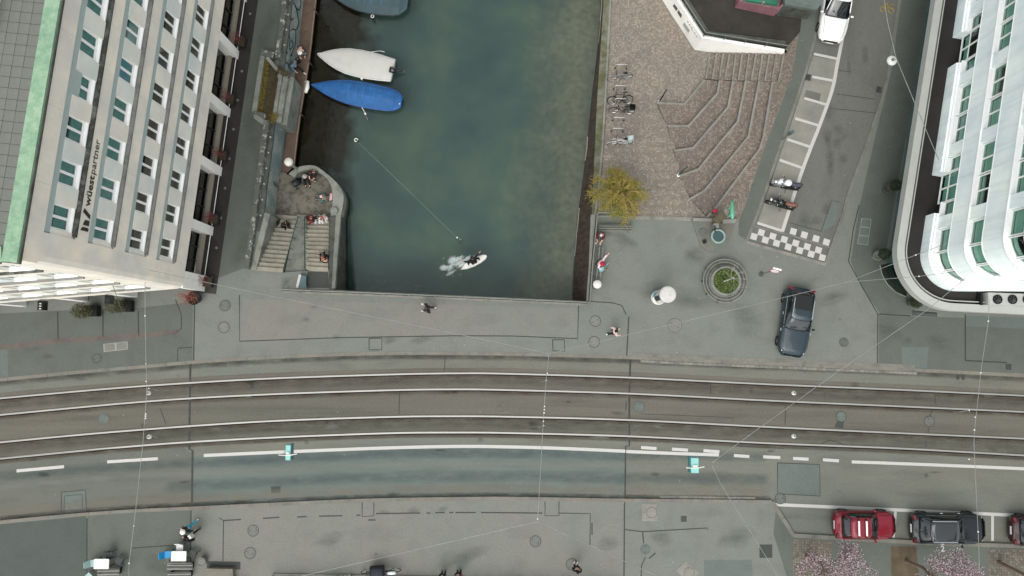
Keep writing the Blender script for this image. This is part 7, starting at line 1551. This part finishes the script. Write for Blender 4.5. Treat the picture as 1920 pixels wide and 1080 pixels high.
bgp = P(560, 116, DECK_Z); bg_ = thing('rucksack', 'small black rucksack standing on the boardwalk', 'bag', bgp); MB(bgp).box(tuple(bgp+Vector((0, 0, .22))), (.3, .22, .44), .4, 0, (.75, .7)).build('bag', m_chk, bg_); MB(bgp).tube([bgp+Vector((0, 0, .42)), bgp+Vector((.05, 0, .52)), bgp+Vector((.1, 0, .42))], .015, 5).build('handle', m_fend, bg_)
pr = P(562, 345, LAND_Z); stx = thing('stroller', 'dark folded stroller on the landing beside the seated people', 'stroller', pr, .6)
MB().loft([[(-.25, -.2, .35), (.2, -.2, .3), (.2, .2, .3), (-.25, .2, .35)], [(-.34, -.22, .62), (.24, -.2, .5), (.24, .2, .5), (-.34, .22, .62)], [(-.30, -.18, .85), (-.02, -.18, .8), (-.02, .18, .8), (-.30, .18, .85)]]).build('hood', m_chk, stx, True)
for x in (-.28, .3):
    for y in (-.22, .22): MB().torus((x, y, .11), .09, .025, 'y', 12, 5).build('wheel', m_tyre, stx)
f = MB(); f.tube([(-.28, -.22, .11), (.2, -.2, .5), (.45, -.2, .95), (.45, .2, .95), (.2, .2, .5), (-.28, .22, .11)], .015, 5); f.tube([(.3, -.22, .11), (-.2, -.2, .5)], .015, 5); f.tube([(.3, .22, .11), (-.2, .2, .5)], .015, 5); f.build('frame', m_rail, stx)
tw = P(621, 369, LAND_Z+.05); to = thing('blanket', 'small pink blanket against the landing parapet', 'blanket', tw); MB(tw).loft([[tw+Vector((x, y, z)) for x, y, z in ((-.12, -.3, 0), (.12, -.25, .12), (.15, .3, .15), (-.1, .28, 0))], [tw+Vector((x, y, z)) for x, y, z in ((-.1, -.25, .1), (.08, -.2, .2), (.1, .22, .22), (-.06, .2, .1))]]).build('cloth', cloth('!cda3a6'), to, True)
# ================================================================ OVERHEAD WIRES, LAMPS, SIGNALS
m_wire_l = pm('steel_wire', '!83867f', .5, .3); m_wire_d = pm('dark_wire', '!4a4b46', .6); m_ins = pm('insulator_white', '!d4d4cc', .4)
def wire(label, pts, r_=.015, ins=(), mat=None, sag=.0):
    p3 = [P(x, y, z) for x, y, z in pts]; o = thing('span_wire', label, 'wire', p3[0], group='overhead span wires'); MB(o.location).tube(p3, r_, 5).build('cable', mat or m_wire_l, o)
    for x, y, z in ins: q = P(x, y, z); MB(o.location).ball(tuple(q), .042, 8, 6).build('insulator', m_ins, o, True)
    return o
wire('span wire crossing the tracks at left', [(272, 527, 7.2), (272, 592, 6.9), (275, 735, 6.5), (268, 830, 6.5), (255, 950, 6.8), (242, 1058, 7.0), (241, 1100, 7.2)], ins=[(272, 592, 6.9), (274, 682, 6.6), (274, 715, 6.55), (273.5, 776, 6.5), (273.3, 780, 6.5), (273, 784, 6.5), (251, 986, 6.8), (242, 1056, 7.0)])
wire('long span wire from the stone building to the mid bridge', [(282, 507, 7.3), (460, 545, 7.1), (900, 635, 6.7), (1029, 663, 6.6)], .017)
wire('long span wire from the mid bridge towards the white building', [(1029, 663, 6.6), (1440, 565, 6.9), (1587, 529, 7.0)], .017)
wire('upper fork of the span wire at the white building', [(1587, 529, 7.0), (1717, 478, 7.2), (1776, 456, 7.4)], .015, ins=[(1717, 478, 7.2)]); wire('lower fork of the span wire at the white building', [(1587, 529, 7.0), (1723, 518, 7.1), (1790, 510, 7.3)], .015, ins=[(1723, 518, 7.1)])
wire('span wire with insulators crossing the tracks mid bridge', [(1029, 664, 6.6), (1024, 712, 6.5), (1018, 800, 6.5), (1013, 890, 6.5), (1008, 976, 6.6)], .016, ins=[(1026, 700, 6.5), (1021, 762, 6.5), (1020.6, 768, 6.5), (1020.2, 774, 6.5), (1018.8, 790, 6.5), (1008, 973, 6.6)])
wire('span wire running down left from the lower node', [(1008, 978, 6.6), (640, 1063, 7.0), (540, 1086, 7.1)]); wire('span wire running down right from the lower node', [(1008, 978, 6.6), (1232, 1080, 6.9), (1300, 1110, 7.0)])
wire('span wire crossing the tracks at far right', [(1855, 560, 7.3), (1853, 603, 7.0), (1840, 690, 6.7), (1828, 800, 6.5), (1826, 830, 6.5), (1834, 1000, 6.7), (1838, 1100, 6.9)], ins=[(1853, 602, 7.0), (1839, 699, 6.7), (1828.5, 782, 6.5), (1827, 806, 6.5), (1834, 997, 6.7)])
wire('diagonal wire from the white building to the blue signal', [(1810, 522, 7.4), (1740, 580, 7.0), (1577, 692, 6.6), (1365, 845, 6.3), (1335, 868, 6.2)]); wire('wire from the blue signal to the lower pavement', [(1335, 873, 6.2), (1350, 905, 6.2), (1440, 1050, 6.5), (1470, 1100, 6.6)])
wire('lamp wire over the side street', [(1655, -20, 7.4), (1664, 40, 7.2), (1680, 108, 7.0), (1720, 205, 7.0), (1760, 300, 7.3)], .02)
wire('thin dark wire at the corner of the stone building', [(204, 513, 7.6), (220, 560, 7.0), (236, 605, 6.6)], .016, mat=m_wire_d)
for a, nm in ((0, 'thin contact wire over the upper tram track'), (2, 'thin contact wire over the lower tram track')):
    mid = [(p+q)/2 for p, q in zip(rs(RW[a], 40), rs(RW[a+1], 40))]; o = thing('contact_wire', nm, 'wire', mid[0]+Vector((0, 0, 5.6)), group='tram contact wires'); sub_ = [Vector((p.x, p.y, 5.5)) for p in mid if abs(p.x) < 60]; MB(o.location).tube(sub_, .009, 4).build('cable', m_wire_d, o)
def hlamp(label, px, py, z, r_):
    c = P(px, py, z); o = thing('hanging_lamp', label, 'lamp', c, group='hanging street lamps'); MB(c).lathe([(r_*.9, -.12), (r_, -.06), (r_*.95, 0), (r_*.5, .05), (r_*.25, .06), (0, .06)], tuple(c), 20).build('shade', pm('lamp_shade', '!b9bab2', .5, var=.04), o, True); MB(c).lathe([(r_*.3, .05), (r_*.28, .12), (0, .14)], tuple(c), 12).build('cap', m_iron, o); MB(c).tube([c+Vector((-.05, .05, .1)), c+Vector((.12, -.06, .16))], .02, 5).build('hanger', m_rail, o)
hlamp('large round white street lamp hanging over the side street', 1673, 113, 7.0, .28)
for x, y, d in ((278, 737, 'small disc lamp over the upper track at left'), (279, 819, 'small disc lamp over the lower track at left'), (1489, 737, 'small disc lamp over the upper track at right'), (1489, 818, 'small disc lamp over the lower track at right')): hlamp(d, x, y, 6.4, .125)
def arm(label, x, y, s=1):
    c = P(x, y, 6.45); o = thing('pull_off_arm', label, 'bracket', c, group='contact wire brackets'); MB(c).tube([c+Vector((-.28, -.14*s, -.4)), c, c+Vector((.28, -.14*s, -.4))], .022, 5).build('arm', m_rail, o); MB(c).ball(tuple(c), .04).build('clamp', m_ins, o)
for x, y, d in ((279, 728, 'bracket over the upper track at left'), (279, 817, 'bracket over the lower track at left'), (1024, 713, 'bracket over the upper track mid bridge'), (1019, 798, 'bracket over the lower track mid bridge'), (1817, 769, 'bracket over the upper track at far right'), (1817, 861, 'bracket over the lane line at far right')): arm('pale '+d, x, y)
m_tq = pm('turquoise_sheet', '!7db3ac', .4, var=.12, scale=4); m_tqd = pm('dark_turquoise', '!2f6b6d', .4)
for (x, y), d, wd in (((540, 849), 'narrow turquoise signal box hanging over the lane line at left', .26), ((1303, 873), 'wide turquoise signal box hanging over the lane at right', .40)):
    c = P(x, y, 6.0); o = thing('hanging_signal', d, 'signal', c, group='turquoise hanging signals'); MB(c).box(tuple(c+Vector((0, 0, -.2))), (wd, .80, .40)).build('housing', m_tq, o); MB(c).box(tuple(c+Vector((wd*.45 if wd < .3 else -wd*.55, .03, -.30))), (.08, .86, .44)).build('back_plate', m_tqd, o); MB(c).box(tuple(c+Vector((0, -.05, .03))), (wd*.6, .16, .08)).build('clamp', m_ins, o)
    MB(c).tube([c+Vector((-.5, -.1, .08)), c+Vector((-.2, -.12, .12)), c+Vector((.2, -.1, .12)), c+Vector((.5, -.05, .05))], .025, 5).build('hanger', m_ins, o)
    for s in (-1, 1): MB(c).tube([c+Vector((s*wd*.55, -.25, -.1)), c+Vector((s*(wd*.55+.1), 0, -.05)), c+Vector((s*wd*.55, .15, -.1))], .018, 5).build('bracket', m_rail, o)
# small black projecting signs on the street facade
for (x, y), tx in (((80, 573), 'A'), ((205, 562), 'B')):
    c = P(x, y, 3.3); o = thing('projecting_sign', 'small black projecting sign %s' % ('with white marks on the street facade at far left' if tx == 'A' else 'above the right black planter'), 'sign', c, group='projecting signs'); MB(c).box(tuple(c), (.30, .55, .5)).build('panel', m_blk, o); MB(c).tube([c+Vector((0, .25, .25)), c+Vector((0, .9, .3))], .02, 5).build('arm', m_iron_d, o)
    if tx == 'A':
        for k in range(3): MB(c).box(tuple(c+Vector((.02, -.2+.15*k, .255))), (.12, .07, .01)).build('lettering', m_paint, o)
# glass awnings at the corner entrance
gp = PL([(1650, 497), (1654, 515), (1664, 533), (1680, 548), (1698, 556), (1705, 540), (1688, 508), (1684, 490)], 3.0); MB(B0).prism(gp, 3.0, 3.03).build('glass_awning', glassmat('awning_glass', '#a9b7b1', .3, .1), wb)
MB(B0).tube(PL([(1650, 497), (1654, 515), (1664, 533), (1680, 548), (1698, 556)], 3.02), .03, 5).build('awning_edge', m_rail, wb)
gp = PL([(1710, 582), (1756, 586), (1757, 594), (1710, 592)], 2.8); MB(B0).prism(gp, 2.8, 2.83).build('glass_awning', MATS['awning_glass'], wb)
